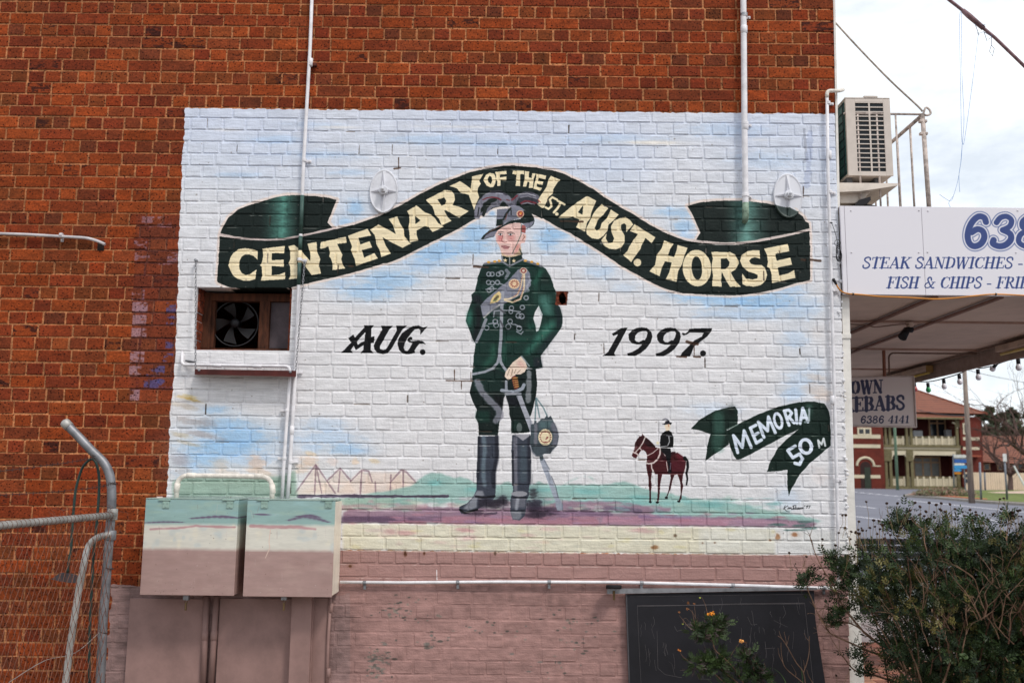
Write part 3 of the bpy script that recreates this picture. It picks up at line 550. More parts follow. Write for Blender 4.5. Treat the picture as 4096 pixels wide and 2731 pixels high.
CV.poly(K([(600,550),(770,560),(785,650),(770,760),(790,980),(720,985),(740,880),(710,780),(690,680),(610,610)]), (24,22,28), wob=.3)
CV.stroke(K([(740,360),(752,450),(720,520),(600,540)]), 4, (196,196,198), .8); CV.stroke(K([(700,345),(800,360)]), 3, (170,170,176), .7, noise=1); CV.stroke(K([(775,810),(765,920)]), 3, (150,140,160), .7)
CV.poly(K([(680,160),(770,150),(770,210),(750,260),(690,262),(690,220),(670,200)]), (236,216,190), wob=.2); CV.stroke(K([(735,150),(735,190)]), 4, (190,110,80), .7)
CV.poly(K([(620,155),(680,130),(680,100),(750,85),(760,118),(795,125),(780,162),(740,150),(680,160)]), (44,44,54), wob=.2); CV.stroke(K([(640,80),(680,62),(730,80)]), 4, (90,90,104), .7, noise=1)
CV.ell(K([(555,470)])[0], 6, 6, (234,224,190)); CV.stroke(K([(568,90),(568,440)]), 1.4, (120,118,122), .5)
# ------------------------------------------------------------------ the soldier
def E(l): return [(1780+x/3.92, 740+y/3.92) for x, y in l]
def F(l): return [(1780+x/3.92, 1120+y/3.92) for x, y in l]
def Gq(l): return [(1780+x/3.92, 1480+y/3.92) for x, y in l]
def Hq(l): return [(1700+x/3.5636, 1720+y/3.5636) for x, y in l]
SG, SGD, STL = (30,66,58), (26,44,42), (62,122,106)
GRY, GR2, GR3 = (138,138,150), (108,108,122), (168,170,180)
# boots and shadow on the ground
CV.blob(Hq([(1080,1020)])[0], 50, 34, (52,44,58), .9, .5); CV.blob(Hq([(950,1060)])[0], 60, 24, (58,50,62), .9, .4); CV.blob(Hq([(1560,1080)])[0], 60, 46, (56,48,66), .9, .5); CV.blob(Hq([(1600,1190)])[0], 90, 24, (62,50,66), .9, .5); CV.blob(Hq([(1540,900)])[0], 34, 40, (60,58,66), .8, .6); CV.blob(Hq([(700,1180)])[0], 70, 16, (70,54,70), .8, .4); CV.blob(Hq([(1750,1120)])[0], 80, 10, (74,60,80), .7, .5)
CV.stroke(Hq([(1670,430),(1740,620),(1830,860),(1920,1090)]), 19, (156,162,176), .95, noise=.3); CV.stroke(Hq([(1700,430),(1770,560)]), 5, (110,118,132), .7); CV.stroke(Hq([(1800,660),(1860,800),(1895,960)]), 4, (92,94,108), .7)
CV.poly(Hq([(1860,980),(1930,980),(1970,1070),(1965,1140),(1885,1140),(1860,1070)]), (146,152,166), wob=.5)
CV.stroke(Hq([(1655,370),(1660,410)]), 14, (84,96,104), .95)
BT, BTD = (72,78,92), (46,48,60)
CV.poly(Hq([(750,90),(1045,80),(1050,360),(1020,500),(1005,600),(1003,760),(1005,900),(990,960),(960,1000),(760,1120),(620,1180),(520,1190),(482,1135),(490,1090),(600,1040),(690,940),(735,850),(735,700),(730,620),(745,400)]), BT, wob=.8)
CV.stroke(Hq([(1020,100),(1025,400),(980,600),(980,800)]), 16, BTD, .8, soft=.8); CV.stroke(Hq([(770,100),(765,400),(755,700)]), 10, BTD, .7, soft=.8)
CV.stroke(Hq([(835,110),(850,300),(830,500),(835,700),(850,780)]), 16, (122,142,152), .6, soft=1, noise=.6)
CV.poly(Hq([(740,860),(820,860),(850,930),(750,960),(740,1100),(620,1140),(540,1120),(600,1050),(690,950)]), (142,144,152), alpha=.85, wob=1, soft=2)
CV.stroke(Hq([(500,1140),(560,1180),(640,1160),(740,1130)]), 8, (30,28,34), .9); CV.stroke(Hq([(720,945),(860,960),(990,940)]), 8, (36,36,44), .8, noise=.6); CV.poly(Hq([(760,980),(900,970),(1000,1010),(960,1090),(760,1110)]), (58,52,66), alpha=.8, soft=3)
CV.poly(Hq([(1240,70),(1500,60),(1512,400),(1505,700),(1480,860),(1480,930),(1450,1000),(1440,1120),(1420,1220),(1350,1285),(1250,1270),(1215,1150),(1220,970),(1255,850),(1240,600),(1230,300)]), BT, wob=.8)
CV.stroke(Hq([(1285,120),(1290,700),(1290,840)]), 15, (142,138,148), .6, soft=.9, noise=.5); CV.stroke(Hq([(1250,300),(1250,780)]), 8, BTD, .8); CV.stroke(Hq([(1480,100),(1490,760)]), 14, BTD, .6, soft=.8); CV.stroke(Hq([(1400,250),(1400,700)]), 26, (84,100,110), .6, soft=.9)
CV.ell(Hq([(1345,905)])[0], 32, 11, (150,150,158)); CV.poly(Hq([(1240,960),(1440,960),(1430,1100),(1240,1110)]), (120,120,130), alpha=.7, soft=3); CV.stroke(Hq([(1320,980),(1300,1120)]), 12, (180,182,190), .6, soft=1); CV.poly(Hq([(1215,1150),(1370,1150),(1380,1230),(1340,1275),(1250,1265)]), (134,136,144), alpha=.8, soft=2)
CV.stroke(Hq([(1250,965),(1440,965)]), 5, (44,44,52), .8); CV.stroke(Hq([(740,590),(1010,600)]), 2, (40,40,48), .5)
CV.poly(Hq([(1240,62),(1500,55),(1480,90),(1395,150),(1320,90)]), (158,156,164), wob=.8)
# trousers
CV.poly(Gq([(430,-10),(425,180),(385,350),(430,480),(500,620),(475,740),(520,830),(530,1020),(830,1020),(850,830),(900,640),(920,440),(950,390),(1000,560),(1010,700),(1040,800),(1040,990),(1200,985),(1330,970),(1340,900),(1320,750),(1350,700),(1390,560),(1430,380),(1445,220),(1425,-20)]), SGD, wob=.8)
CV.poly(Gq([(500,630),(700,640),(700,820),(530,820),(480,740)]), (34,84,70), alpha=.6, soft=4); CV.poly(Gq([(440,20),(900,20),(900,340),(440,340)]), (34,74,64), alpha=.5, soft=5); CV.poly(Gq([(760,380),(920,430),(880,620),(800,560)]), (22,24,30), alpha=.8, soft=4); CV.poly(Gq([(960,400),(1120,420),(1180,560),(1010,560)]), (30,32,44), alpha=.8, soft=3); CV.poly(Gq([(1050,800),(1180,800),(1200,960),(1050,960)]), (30,66,56), alpha=.7, soft=4)
CV.stroke(Gq([(510,190),(570,340),(690,470),(840,620),(860,720),(800,800)]), 26, (140,138,150), .8, soft=.5, noise=.7)
CV.stroke(Gq([(1318,40),(1310,300),(1300,480)]), 20, (150,150,156), .75, soft=.5, noise=.9); CV.ell(Gq([(1165,900)])[0], 11, 19, (112,120,120), alpha=.8)
CV.poly(Gq([(1120,400),(1200,395),(1260,560),(1310,680),(1380,850),(1340,980),(1310,900),(1220,660)]), (164,166,176), wob=.6)
# pouch
PC = (78,90,98)
for st in ([(1425,450),(1410,780)], [(1425,450),(1480,740)], [(1430,440),(1540,590),(1600,720)]): CV.stroke(Gq(st), 5.5, (104,130,136), .85)
CV.poly(Gq([(1345,850),(1395,840),(1400,790),(1430,790),(1440,830),(1490,790),(1500,765),(1560,760),(1590,710),(1620,740),(1660,712),(1710,820),(1760,920),(1785,1040),(1760,1180),(1680,1260),(1650,1310),(1560,1310),(1480,1350),(1420,1350),(1360,1280),(1330,1180),(1345,960)]), PC, wob=.8)
CV.stroke(Gq([(1690,860),(1740,1000),(1720,1160)]), 20, (120,118,132), .7, soft=.8); CV.poly(Gq([(1480,800),(1680,800),(1640,900),(1480,920)]), (96,124,126), alpha=.7, soft=4); CV.stroke(Gq([(1420,860),(1420,1150)]), 14, (140,134,144), .6, soft=.8, noise=.7); CV.stroke(Gq([(1370,1190),(1740,1190)]), 5, (44,48,54), .8); CV.poly(Gq([(1600,1200),(1750,1190),(1650,1300),(1570,1300)]), (66,72,80), alpha=.7, soft=3); CV.stroke(Gq([(1330,1180),(1365,1280),(1420,1345)]), 5, (160,160,170), .7)
CV.ell(Gq([(1572,1050)])[0], 28, 33, (226,210,176))
for k in range(26):
    a = k*2*math.pi/22; r_ = (24, 28) if k < 22 else (8, 9); e = Gq([(1572,1050)])[0]; c = (e[0]+r_[0]*.8*math.cos(a), e[1]+r_[1]*.85*math.sin(a)); CV.stroke([c, (c[0]+4*math.cos(a*3), c[1]+4*math.sin(a*3))], 3, (136,44,48), .9)
# coat
CV.poly(E([(600,1240),(660,1225),(880,1200),(1010,1260),(1220,1165),(1350,1205),(1500,1262),(1580,1310),(1650,1430),(1700,1568)])+F([(1700,100),(1740,180),(1760,380),(1800,420),(1840,560),(1845,650),(1830,730),(1760,840),(1640,1000),(1500,1190),(1508,1260),(1530,1370),(1400,1398),(1290,1360),(1200,1195),(1100,1260),(1010,1370),(935,1480),(920,1440),(760,1390),(640,1450),(437,1495),(440,1380),(450,1190),(478,995),(430,920),(380,780),(325,640),(350,520),(390,400),(425,310),(412,230),(470,175),(510,0)])+E([(510,1450),(560,1320)]), SG, [F([(1470,400),(1530,540),(1515,620),(1500,690),(1470,790),(1430,810),(1420,720),(1385,600),(1410,500)])], wob=.8)
def sh(pl, col, al, s_=4): CV.poly(pl, col, alpha=al, soft=s_, wob=0)
sh(F([(430,920),(480,960),(560,720),(580,500),(550,400),(470,420),(500,640),(460,800)]), (24,24,32), .8, 5); sh(F([(340,560),(400,430),(430,560),(390,760),(335,640)]), (70,138,120), .8, 5); sh(F([(440,330),(430,220),(560,240),(600,380),(520,390)]), (40,40,50), .8, 5)
sh(E([(1480,1320),(1560,1330),(1420,1568),(1360,1560)]), (46,108,88), .8, 5); sh(E([(1560,1320),(1640,1440),(1680,1560),(1500,1560)]), (24,50,46), .6, 5)
sh(F([(1400,0),(1450,0),(1440,380),(1400,380)]), (44,96,80), .6, 5); sh(F([(1470,230),(1640,240),(1700,560),(1560,560),(1480,380)]), (92,146,134), .7, 8); sh(F([(1720,400),(1800,430),(1835,600),(1820,720),(1740,780),(1760,560)]), (34,44,54), .7, 5)
sh(F([(1700,620),(1560,700),(1440,860),(1300,1060),(1230,1160),(1300,1180),(1460,1000),(1660,820),(1740,700)]), (70,136,118), .8, 8); sh(F([(1660,850),(1740,820),(1620,1000),(1500,1160),(1440,1180),(1560,980)]), (44,52,64), .7, 6); sh(F([(1390,1210),(1500,1210),(1525,1370),(1390,1380)]), (44,48,60), .8, 5)
sh(F([(920,880),(1340,900),(1300,980),(930,1000)]), (54,112,94), .5, 6); sh(F([(740,990),(800,990),(790,1240),(640,1370),(560,1370),(700,1200)]), (60,120,98), .6, 6); sh(F([(900,1010),(960,1010),(950,1300),(900,1260)]), (66,124,104), .6, 5); sh(F([(1200,640),(1420,700),(1400,800),(1240,780)]), (40,100,82), .6, 5)
sh(F([(940,390),(1260,420),(1300,780),(940,780)]), (24,36,36), .5, 5); sh(E([(600,1300),(980,1320),(900,1560),(540,1560)]), (22,44,42), .5, 5)
for yy in (780, 980, 1185, 1375): CV.stroke(F([(440,yy),(1400,yy+8)]), 3, (16,22,24), .5, noise=.8)
# sash, cords, badges
CV.poly(E([(1150,1320),(1270,1300),(1330,1380),(1350,1568)])+F([(1240,200),(900,390),(830,430),(700,520),(600,595),(572,480),(558,395),(650,290),(760,200),(860,110),(980,20)]), (128,130,144), wob=.8)
CV.stroke(F([(610,590),(720,480),(850,395)]), 6, (196,194,186), .9); CV.stroke(F([(570,395),(830,385)]), 4, (70,72,82), .8); sh(F([(580,420),(830,430),(700,500),(610,580)]), (150,152,164), .7, 4); sh(F([(740,430),(900,400),(900,600),(740,560)]), (96,98,104), .7, 4)
CV.ell(E([(1228,1345)])[0], 15, 13, (214,196,176)); CV.ell(F([(1085,60)])[0], 22, 20, (226,196,160))
for cx, cy, r_ in ((E([(1228,1345)])[0][0], E([(1228,1345)])[0][1], 11), (F([(1085,60)])[0][0], F([(1085,60)])[0][1], 16)):
    for k in range(12): a = k*.5236; CV.stroke([(cx+r_*math.cos(a), cy+r_*.9*math.sin(a)), (cx+r_*.6*math.cos(a+.3), cy+r_*.6*math.sin(a+.3))], 3, (140,40,44), .9)
CV.poly(F([(850,175),(890,230),(895,270),(830,340),(705,372),(720,310),(770,230)]), (222,196,140), wob=.4); CV.poly(F([(830,230),(850,270),(800,330),(745,340),(770,280)]), (96,120,84), wob=.3, alpha=.8); CV.stroke(F([(770,305),(840,255)]), 3, (140,40,44), .9)
cord = (226,206,172)
CV.stroke(E([(1220,1400),(1190,1568)])+F([(1180,120),(1130,240),(1000,300),(920,300)]), 6, cord, .95); CV.stroke(E([(1240,1400),(1240,1568)])+F([(1230,150),(1180,300),(1060,350),(930,320)]), 7, cord, .95)
for st in (E([(1215,1420),(1190,1500),(1180,1568)])+F([(1150,200),(1060,280)]), F([(1220,120),(1190,280),(1060,345)])):
    for a_, b_ in zip(st[:-1], st[1:]):
        n_ = max(2, int(math.hypot(a_[0]-b_[0], a_[1]-b_[1])/6))
        for k in range(n_): t = k/n_; x = a_[0]+(b_[0]-a_[0])*t; y = a_[1]+(b_[1]-a_[1])*t; CV.stroke([(x-1.5, y-1), (x+1.5, y+1.5)], 2.4, (140,44,48), .9)
CV.stroke(E([(1310,1440),(1340,1500),(1300,1568)])+F([(1320,20),(1280,100),(1310,170),(1250,180)]), 7, GR3, .7, noise=.8)
def ring(fn, x, y, r_, wd=4.2, c=(156,158,168)):
    e = fn([(x, y)])[0]; pts = [(e[0]+r_/3.92*math.cos(t), e[1]+r_*.95/3.92*math.sin(t)) for t in np.linspace(0, 2*math.pi, 13)]; CV.stroke(pts, wd, c, .9, noise=1.1)
for x, y in ((685,1400),(735,1400),(835,1400),(880,1380)): ring(E, x, y, 34)
for x, y in ((680,40),(740,50),(820,40),(690,160),(730,140)): ring(F, x, y, 34)
for x, y, r_ in ((1270,280,34),(1210,430,34),(1040,440,34),(1030,500,30),(1150,560,40),(1200,570,40),(785,650,36),(800,710,38),(1018,650,36),(990,730,40),(1160,760,40),(650,750,36)): ring(F, x, y, r_)
for st in ([(770,490),(860,480),(1000,475),(1180,500)], [(680,690),(740,680),(800,690)], [(1040,690),(1100,700),(1180,740)], [(1120,810),(1190,850),(1220,810)], [(770,500),(760,580)], [(860,60),(980,100)], [(640,150),(800,140)]): CV.stroke(F(st), 4.5, (158,160,170), .9, noise=.4)
CV.stroke(E([(960,1340),(1000,1380),(950,1460)]), 12, (138,138,150), .8, noise=.7)
CV.stroke(F([(905,180),(890,400),(880,700),(875,900),(860,1080),(850,1200)]), 13, (156,158,168), .95, noise=.3); CV.stroke(F([(850,1180),(820,1300),(740,1390),(620,1440),(440,1475)]), 10, (156,158,168), .95, noise=.3); CV.stroke(F([(860,1180),(870,1290),(920,1370),(950,1410)]), 11, (156,158,168), .95, noise=.3)
CV.stroke(F([(640,620),(570,800),(490,970)]), 12, (148,148,158), .9, noise=.4); CV.stroke(F([(870,470),(940,520)]), 8, (92,92,100), .9); CV.stroke(F([(860,640),(910,730)]), 8, (92,92,100), .9)
# hand, hilt
CV.poly(F([(1185,1195),(1240,1230),(1290,1360),(1250,1440),(1180,1478),(1110,1475),(1060,1530),(990,1568),(935,1510),(950,1440),(1000,1370),(1060,1290),(1130,1240)]), (232,210,192), wob=.5)
sh(F([(1170,1250),(1270,1340),(1230,1370),(1120,1320)]), (214,160,152), .6, 4)
for st in ([(1010,1400),(975,1500)], [(1060,1400),(1030,1510)], [(1110,1400),(1080,1470)], [(1180,1410),(1130,1460)]): CV.stroke(F(st), 2.2, (120,92,76), .8)
CV.poly(Gq([(1040,110),(1100,80),(1135,130),(1155,270),(1130,300),(1085,295),(1060,200)]), (132,70,58), wob=.4)
for k in range(5): CV.stroke(Gq([(1055+k*8,130+k*34),(1135+k*5,120+k*34)]), 3, (206,160,84), .9)
CV.stroke(Gq([(890,320),(1000,345),(1120,335),(1210,290),(1235,235)]), 14, (160,166,178), .95, noise=.3); CV.stroke(Gq([(955,180),(960,320)]), 11, (160,164,174), .9, noise=.5); CV.stroke(Gq([(950,380),(1180,372)]), 9, (140,142,152), .9, noise=.5); CV.stroke(F([(1200,1200),(1320,1350)]), 6, (150,156,162), .8, noise=.6)
# collar, epaulettes
CV.poly(E([(880,1100),(1000,1130),(1195,1080),(1220,1160),(1010,1275),(900,1215)]), (28,54,48), wob=.6)
CV.stroke(E([(890,1120),(905,1210),(1010,1275),(1225,1165)]), 7, (138,138,148), .9); CV.stroke(E([(1010,1130),(1012,1270)]), 5, (150,150,152), .9)
for x, y in ((945,1180),(1080,1190)):
    e = E([(x,y)])[0]; CV.poly([(e[0]+(9 if k % 2 == 0 else 4)*math.cos(k*math.pi/5-1.57), e[1]+(9 if k % 2 == 0 else 4)*math.sin(k*math.pi/5-1.57)) for k in range(10)], (232,210,170), wob=0)
CV.stroke(E([(620,1238),(700,1228),(890,1208)]), 9, (120,118,126), .9, noise=.4); CV.stroke(E([(1240,1190),(1380,1230),(1510,1275)]), 9, (120,118,126), .9, noise=.4)
for x, y in ((685,1210),(780,1198),(852,1188),(1262,1186),(1360,1205),(1455,1235)): CV.ell(E([(x,y)])[0], 6.5, 4.5, (220,164,70))
# neck and head
CV.poly(E([(880,1040),(1190,960),(1205,1085),(1100,1120),(1000,1132),(890,1110)]), (206,180,150), wob=.6); CV.stroke(E([(1150,980),(1190,1060),(1205,1090)]), 6, (70,80,70), .8, noise=.6)
CV.poly(E([(900,660),(1000,600),(1190,590),(1210,690),(1190,760),(1230,755),(1272,780),(1268,850),(1248,905),(1195,915),(1180,960),(1140,1050),(1060,1105),(950,1100),(880,1060),(850,960),(800,880),(785,760),(830,700)]), (226,190,182), wob=.5)
sh(E([(840,780),(900,790),(900,860),(870,890),(820,860)]), (196,96,96), .7, 4); sh(E([(960,790),(1100,790),(1080,870),(1010,870)]), (200,120,118), .7, 5); sh(E([(1110,940),(1180,930),(1130,1050),(1090,1070)]), (196,110,100), .7, 4); sh(E([(1000,960),(1100,980),(1040,1060),(960,1070)]), (232,196,190), .6, 4)
CV.poly(E([(1205,620),(1270,640),(1262,760),(1200,740)]), (162,80,74), wob=.5, alpha=.9)
CV.stroke(E([(835,745),(870,732),(912,742)]), 3.4, (116,96,92), .9); CV.stroke(E([(975,755),(1030,738),(1090,770)]), 3.6, (116,96,92), .9)
for x, y in ((865,776),(1025,778)): CV.ell(E([(x,y)])[0], 8, 4.5, (224,220,214)); CV.ell(E([(x+2,y-1)])[0], 3.6, 3.8, (70,76,86)); CV.stroke(E([(x-35,y-8),(x,y-22),(x+35,y-6)]), 2.2, (90,60,60), .8); CV.stroke(E([(x-30,y+18),(x+30,y+22)]), 3, (150,84,84), .7)
CV.stroke(E([(905,790),(885,860),(895,890),(935,905),(965,895)]), 3.4, (150,84,84), .8); CV.stroke(E([(880,960),(935,955),(1010,975)]), 3, (140,84,86), .9); CV.poly(E([(885,965),(945,958),(1010,978),(990,1008),(930,1010)]), (178,118,120), wob=.3, alpha=.85); CV.stroke(E([(885,975),(950,985),(1008,980)]), 2, (100,60,64), .9)
CV.stroke(E([(1230,790),(1245,820),(1215,860)]), 4, (150,90,74), .8); CV.stroke(E([(1195,620),(1190,780),(1130,920),(1050,1080)]), 3.2, (84,104,96), .9)
# hat and plumes
pl = (130,128,142)
CV.stroke(E([(1050,320),(980,230),(880,170),(770,150),(660,180),(560,270),(510,380),(500,500)]), 30, pl, .95, soft=.3, taper=(1.15,.75), noise=.5); CV.stroke(E([(900,180),(830,290),(720,330),(640,420),(570,460)]), 22, (124,122,136), .9, taper=(1.2,.6), noise=.6)
CV.stroke(E([(690,300),(640,360),(600,470)]), 13, (34,46,44), .95, noise=.4); CV.stroke(E([(530,360),(512,480)]), 5, (40,46,48), .9); CV.stroke(E([(720,110),(860,105),(960,150)]), 10, (74,72,84), .8, noise=1); CV.stroke(E([(800,130),(900,140)]), 5, (180,180,190), .6, noise=.8)
CV.stroke(E([(1050,330),(1090,230),(1160,170),(1260,150),(1350,160),(1430,200)]), 24, (110,108,122), .95, taper=(.9,1), noise=.6); CV.stroke(E([(1180,240),(1260,210),(1350,230),(1430,260)]), 20, (66,66,78), .95, noise=.7); CV.stroke(E([(1190,290),(1250,255),(1340,262),(1420,290)]), 7, (136,54,66), .95, noise=.3); CV.stroke(E([(1200,305),(1290,280),(1400,305)]), 5, (150,140,152), .8, noise=.6)
CV.stroke(E([(1170,150),(1290,130),(1420,180)]), 3.5, (190,188,196), .8, noise=1); CV.stroke(E([(1180,200),(1300,180),(1430,215)]), 3, (180,178,188), .7, noise=1)
CV.stroke(E([(590,235),(660,205),(730,195),(820,205),(870,235)]), 7, (136,52,62), .9, taper=(.6,1), noise=.5); CV.stroke(E([(1045,240),(1080,210),(1130,170)]), 7, (140,54,64), .9, noise=.5); CV.stroke(E([(965,235),(1010,250)]), 4, (140,54,64), .8); CV.stroke(E([(1460,240),(1490,275)]), 5, (170,90,80), .9)
CV.poly(E([(640,480),(760,380),(880,345),(1040,345),(1060,380),(830,385),(812,470),(700,440),(600,510)]), (236,226,222), wob=1, alpha=.9); CV.blob(E([(740,450)])[0], 20, 14, (150,190,232), .8, .2)
CV.poly(E([(1040,310),(1160,330),(1230,380),(1240,400),(1200,520),(1000,560),(1030,360)]), (128,128,142), wob=.5)
CV.poly(E([(815,385),(1030,365),(1160,380),(1180,520),(1000,560),(905,600),(805,600),(812,480)]), (118,120,134), wob=.6); CV.poly(E([(812,540),(905,530),(905,640),(800,645)]), (28,48,44), wob=.5)
CV.stroke(E([(1025,370),(960,450),(915,540),(905,640)]), 9, (44,54,54), .95, noise=.4); CV.stroke(E([(970,450),(940,560)]), 4, (130,70,60), .7); CV.stroke(E([(1035,400),(1035,470)]), 5, (40,44,50), .8)
CV.poly(E([(562,845),(600,790),(700,705),(820,660),(905,640),(1000,560),(1180,535),(1210,500),(1235,400),(1300,405),(1350,440),(1395,510),(1405,560),(1390,620),(1350,655),(1290,682),(1255,640),(1210,600),(1100,590),(1000,612),(900,660),(840,700),(800,740),(770,810),(700,825),(590,855)]), (32,50,47), wob=.6)
CV.poly(E([(605,845),(640,790),(720,740),(825,715),(770,800),(700,818)]), (120,120,134), wob=.5); CV.poly(E([(1215,605),(1320,590),(1400,560),(1360,640),(1290,678),(1250,640)]), (124,124,138), wob=.5); CV.poly(E([(905,560),(1000,530),(1080,540),(960,600),(910,640)]), (118,120,132), wob=.5, alpha=.8); CV.stroke(E([(640,770),(780,690),(890,630)]), 4, (150,84,74), .6, noise=.8)
CV.ell(E([(1180,455)])[0], 15, 15, (224,190,160))
for k in range(14): a = k*.45; e = E([(1180,455)])[0]; CV.stroke([(e[0]+11*math.cos(a), e[1]+11*math.sin(a)), (e[0]+6*math.cos(a+.4), e[1]+6*math.sin(a+.4))], 3, (150,40,44), .9)
CV.ell(E([(1190,445)])[0], 4, 5, (220,140,60))
# ------------------------------------------------------------------ wear of the paint: open joints, chips, spots; also painted-in shade
rw = random.Random(11)
for _ in range(150):
    b = rw.choice(BRK); x = b[0]-.005; z0, z1 = b[2], b[3]
    if not (-2.3 < x < 2.25 and 1.3 < z0 < 4.15): continue
    q = Vector((x, 0, z0)); px, py, _z = proj(q); px2, py2, _z = proj((x, 0, z1))
    if rw.random() < .55: CV.stroke([(px, py-rw.uniform(0, 15)), (px2+rw.uniform(-2,2), py2+rw.uniform(0, 22))], rw.uniform(2.5, 6), rw.choice([(96,84,76),(74,62,54),(130,120,114)]), .8, noise=1.4)
    else: CV.stroke([(px, py+4), (px+rw.uniform(15, 60), py+4.5)], rw.uniform(2.5, 6), rw.choice([(104,84,72),(84,66,54),(140,128,120)]), .75, noise=1.6)
for (x0,y0,x1,y1,wd) in [(1784,1522,1890,1524,5),(1817,1480,1817,1522,3.5),(1883,1490,1883,1522,3.5),(1845,1524,1845,1556,3.5),(2748,1368,2790,1376,12),(2708,1426,2744,1428,8),(2775,1426,2800,1428,8),(2776,1380,2776,1424,5),(1577,676,1600,672,7),(1594,632,1594,670,5),(1895,1066,1950,1070,10),(3240,1040,3280,1044,9),(3205,1040,3220,1040,9),(2240,885,2330,888,8),(1200,1055,1200,1068,8),(1395,1064,1410,1065,8),(3214,748,3212,792,3)]:
    CV.stroke([(x0,y0),(x1,y1)], wd, (88,60,46), .85, noise=1.2)
for _ in range(240):
    x = rw.uniform(700, 3370); y = rw.uniform(470, 2190); CV.blob((x, y), rw.uniform(1.5, 4), rw.uniform(1.5, 4), (120,108,100), .8, .1)
for (x,y,rx,ry,c) in [(1620,2212,11,20,(104,62,40)),(1696,2212,7,12,(110,66,44)),(1400,2262,14,12,(112,70,46)),(2618,2190,20,13,(150,110,76)),(2858,2170,8,5,(120,84,60)),(2810,2172,7,6,(120,84,60)),(3110,2145,14,20,(168,124,90)),(3180,2138,24,14,(160,112,80)),(3080,2160,10,6,(150,112,84)),(2700,2142,10,8,(130,110,90)),(1980,2212,8,16,(110,84,70))]:
    CV.blob((x,y),rx,ry,c,.95,.7)
for (xm, ym, sx, sy, n_) in [(1590,2420,90,40,26),(1520,2620,60,50,36),(1500,2680,50,40,30),(1750,2560,80,40,16),(2260,2480,160,60,26),(2000,2520,130,40,16),(2300,2580,60,40,10),(1600,2470,120,20,16),(2200,2650,200,60,14)]:
    for _ in range(n_): CV.blob((rw.gauss(xm, sx*.5), rw.gauss(ym, sy*.5)), rw.uniform(4, 16), rw.uniform(3, 8), rw.choice([(122,118,112),(134,126,116),(98,94,88)]), .8, .85)
CV.stroke([(1746,2280),(1747,2318)], 3, (240,238,238), .9)
lowz = int((P(2048,2330).z-CV.z0)/CV.res)
CV.a[:lowz, :, :3] *= (.88+.16*(big[:lowz]-.3)+.12*(vnoise(lowz, W_, 26, 120)-.5)+.12*(vnoise(lowz, W_, 12, 16)-.5))[..., None]  # lower wall colour darkened to stand in for shrub shade, with random mottling
# chipped light arrises and dark lower edges: worn paint plus painted-in edge shading; brush streaks
def edge_wear_shade(z, h_, col, al, thr):
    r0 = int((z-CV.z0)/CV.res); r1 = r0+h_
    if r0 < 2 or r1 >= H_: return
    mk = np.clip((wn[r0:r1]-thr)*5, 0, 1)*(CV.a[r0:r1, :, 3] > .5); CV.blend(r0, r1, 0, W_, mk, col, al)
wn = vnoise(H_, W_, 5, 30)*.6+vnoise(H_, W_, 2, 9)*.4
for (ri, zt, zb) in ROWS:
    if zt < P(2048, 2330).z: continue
    edge_wear_shade(zt-.0075, 1, (226,218,208), .55, .5); edge_wear_shade(zb+.0005, 2, (96,90,88), .24, .52)
strk = vnoise(H_, W_, 2.2, 40)-.5; fine = (rng.random((H_, W_)).astype(np.float32)-.5)
pnt = CV.a[..., 3] > .5
lum = CV.a[..., :3].mean(2); dkf = np.where(pnt, np.clip(.55+.45*lum/.5, .55, 1), 1)
CV.a[..., :3] *= (dkf*(.965+.07*CV.noise)*(1+np.where(pnt, strk*.11+fine*.05, fine*.16)))[..., None]
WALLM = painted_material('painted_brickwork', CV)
# ================================================================== building: wall core, bricks, corner, openings
bld = empty('shop_building', (2.3, 0.0, 0.0), 'red brick shop with a green ribboned soldier mural painted on its side wall', 'building')
render_white = mat('white_render', (226,221,214), .75, var=.06, bump=.3, bscale=30)
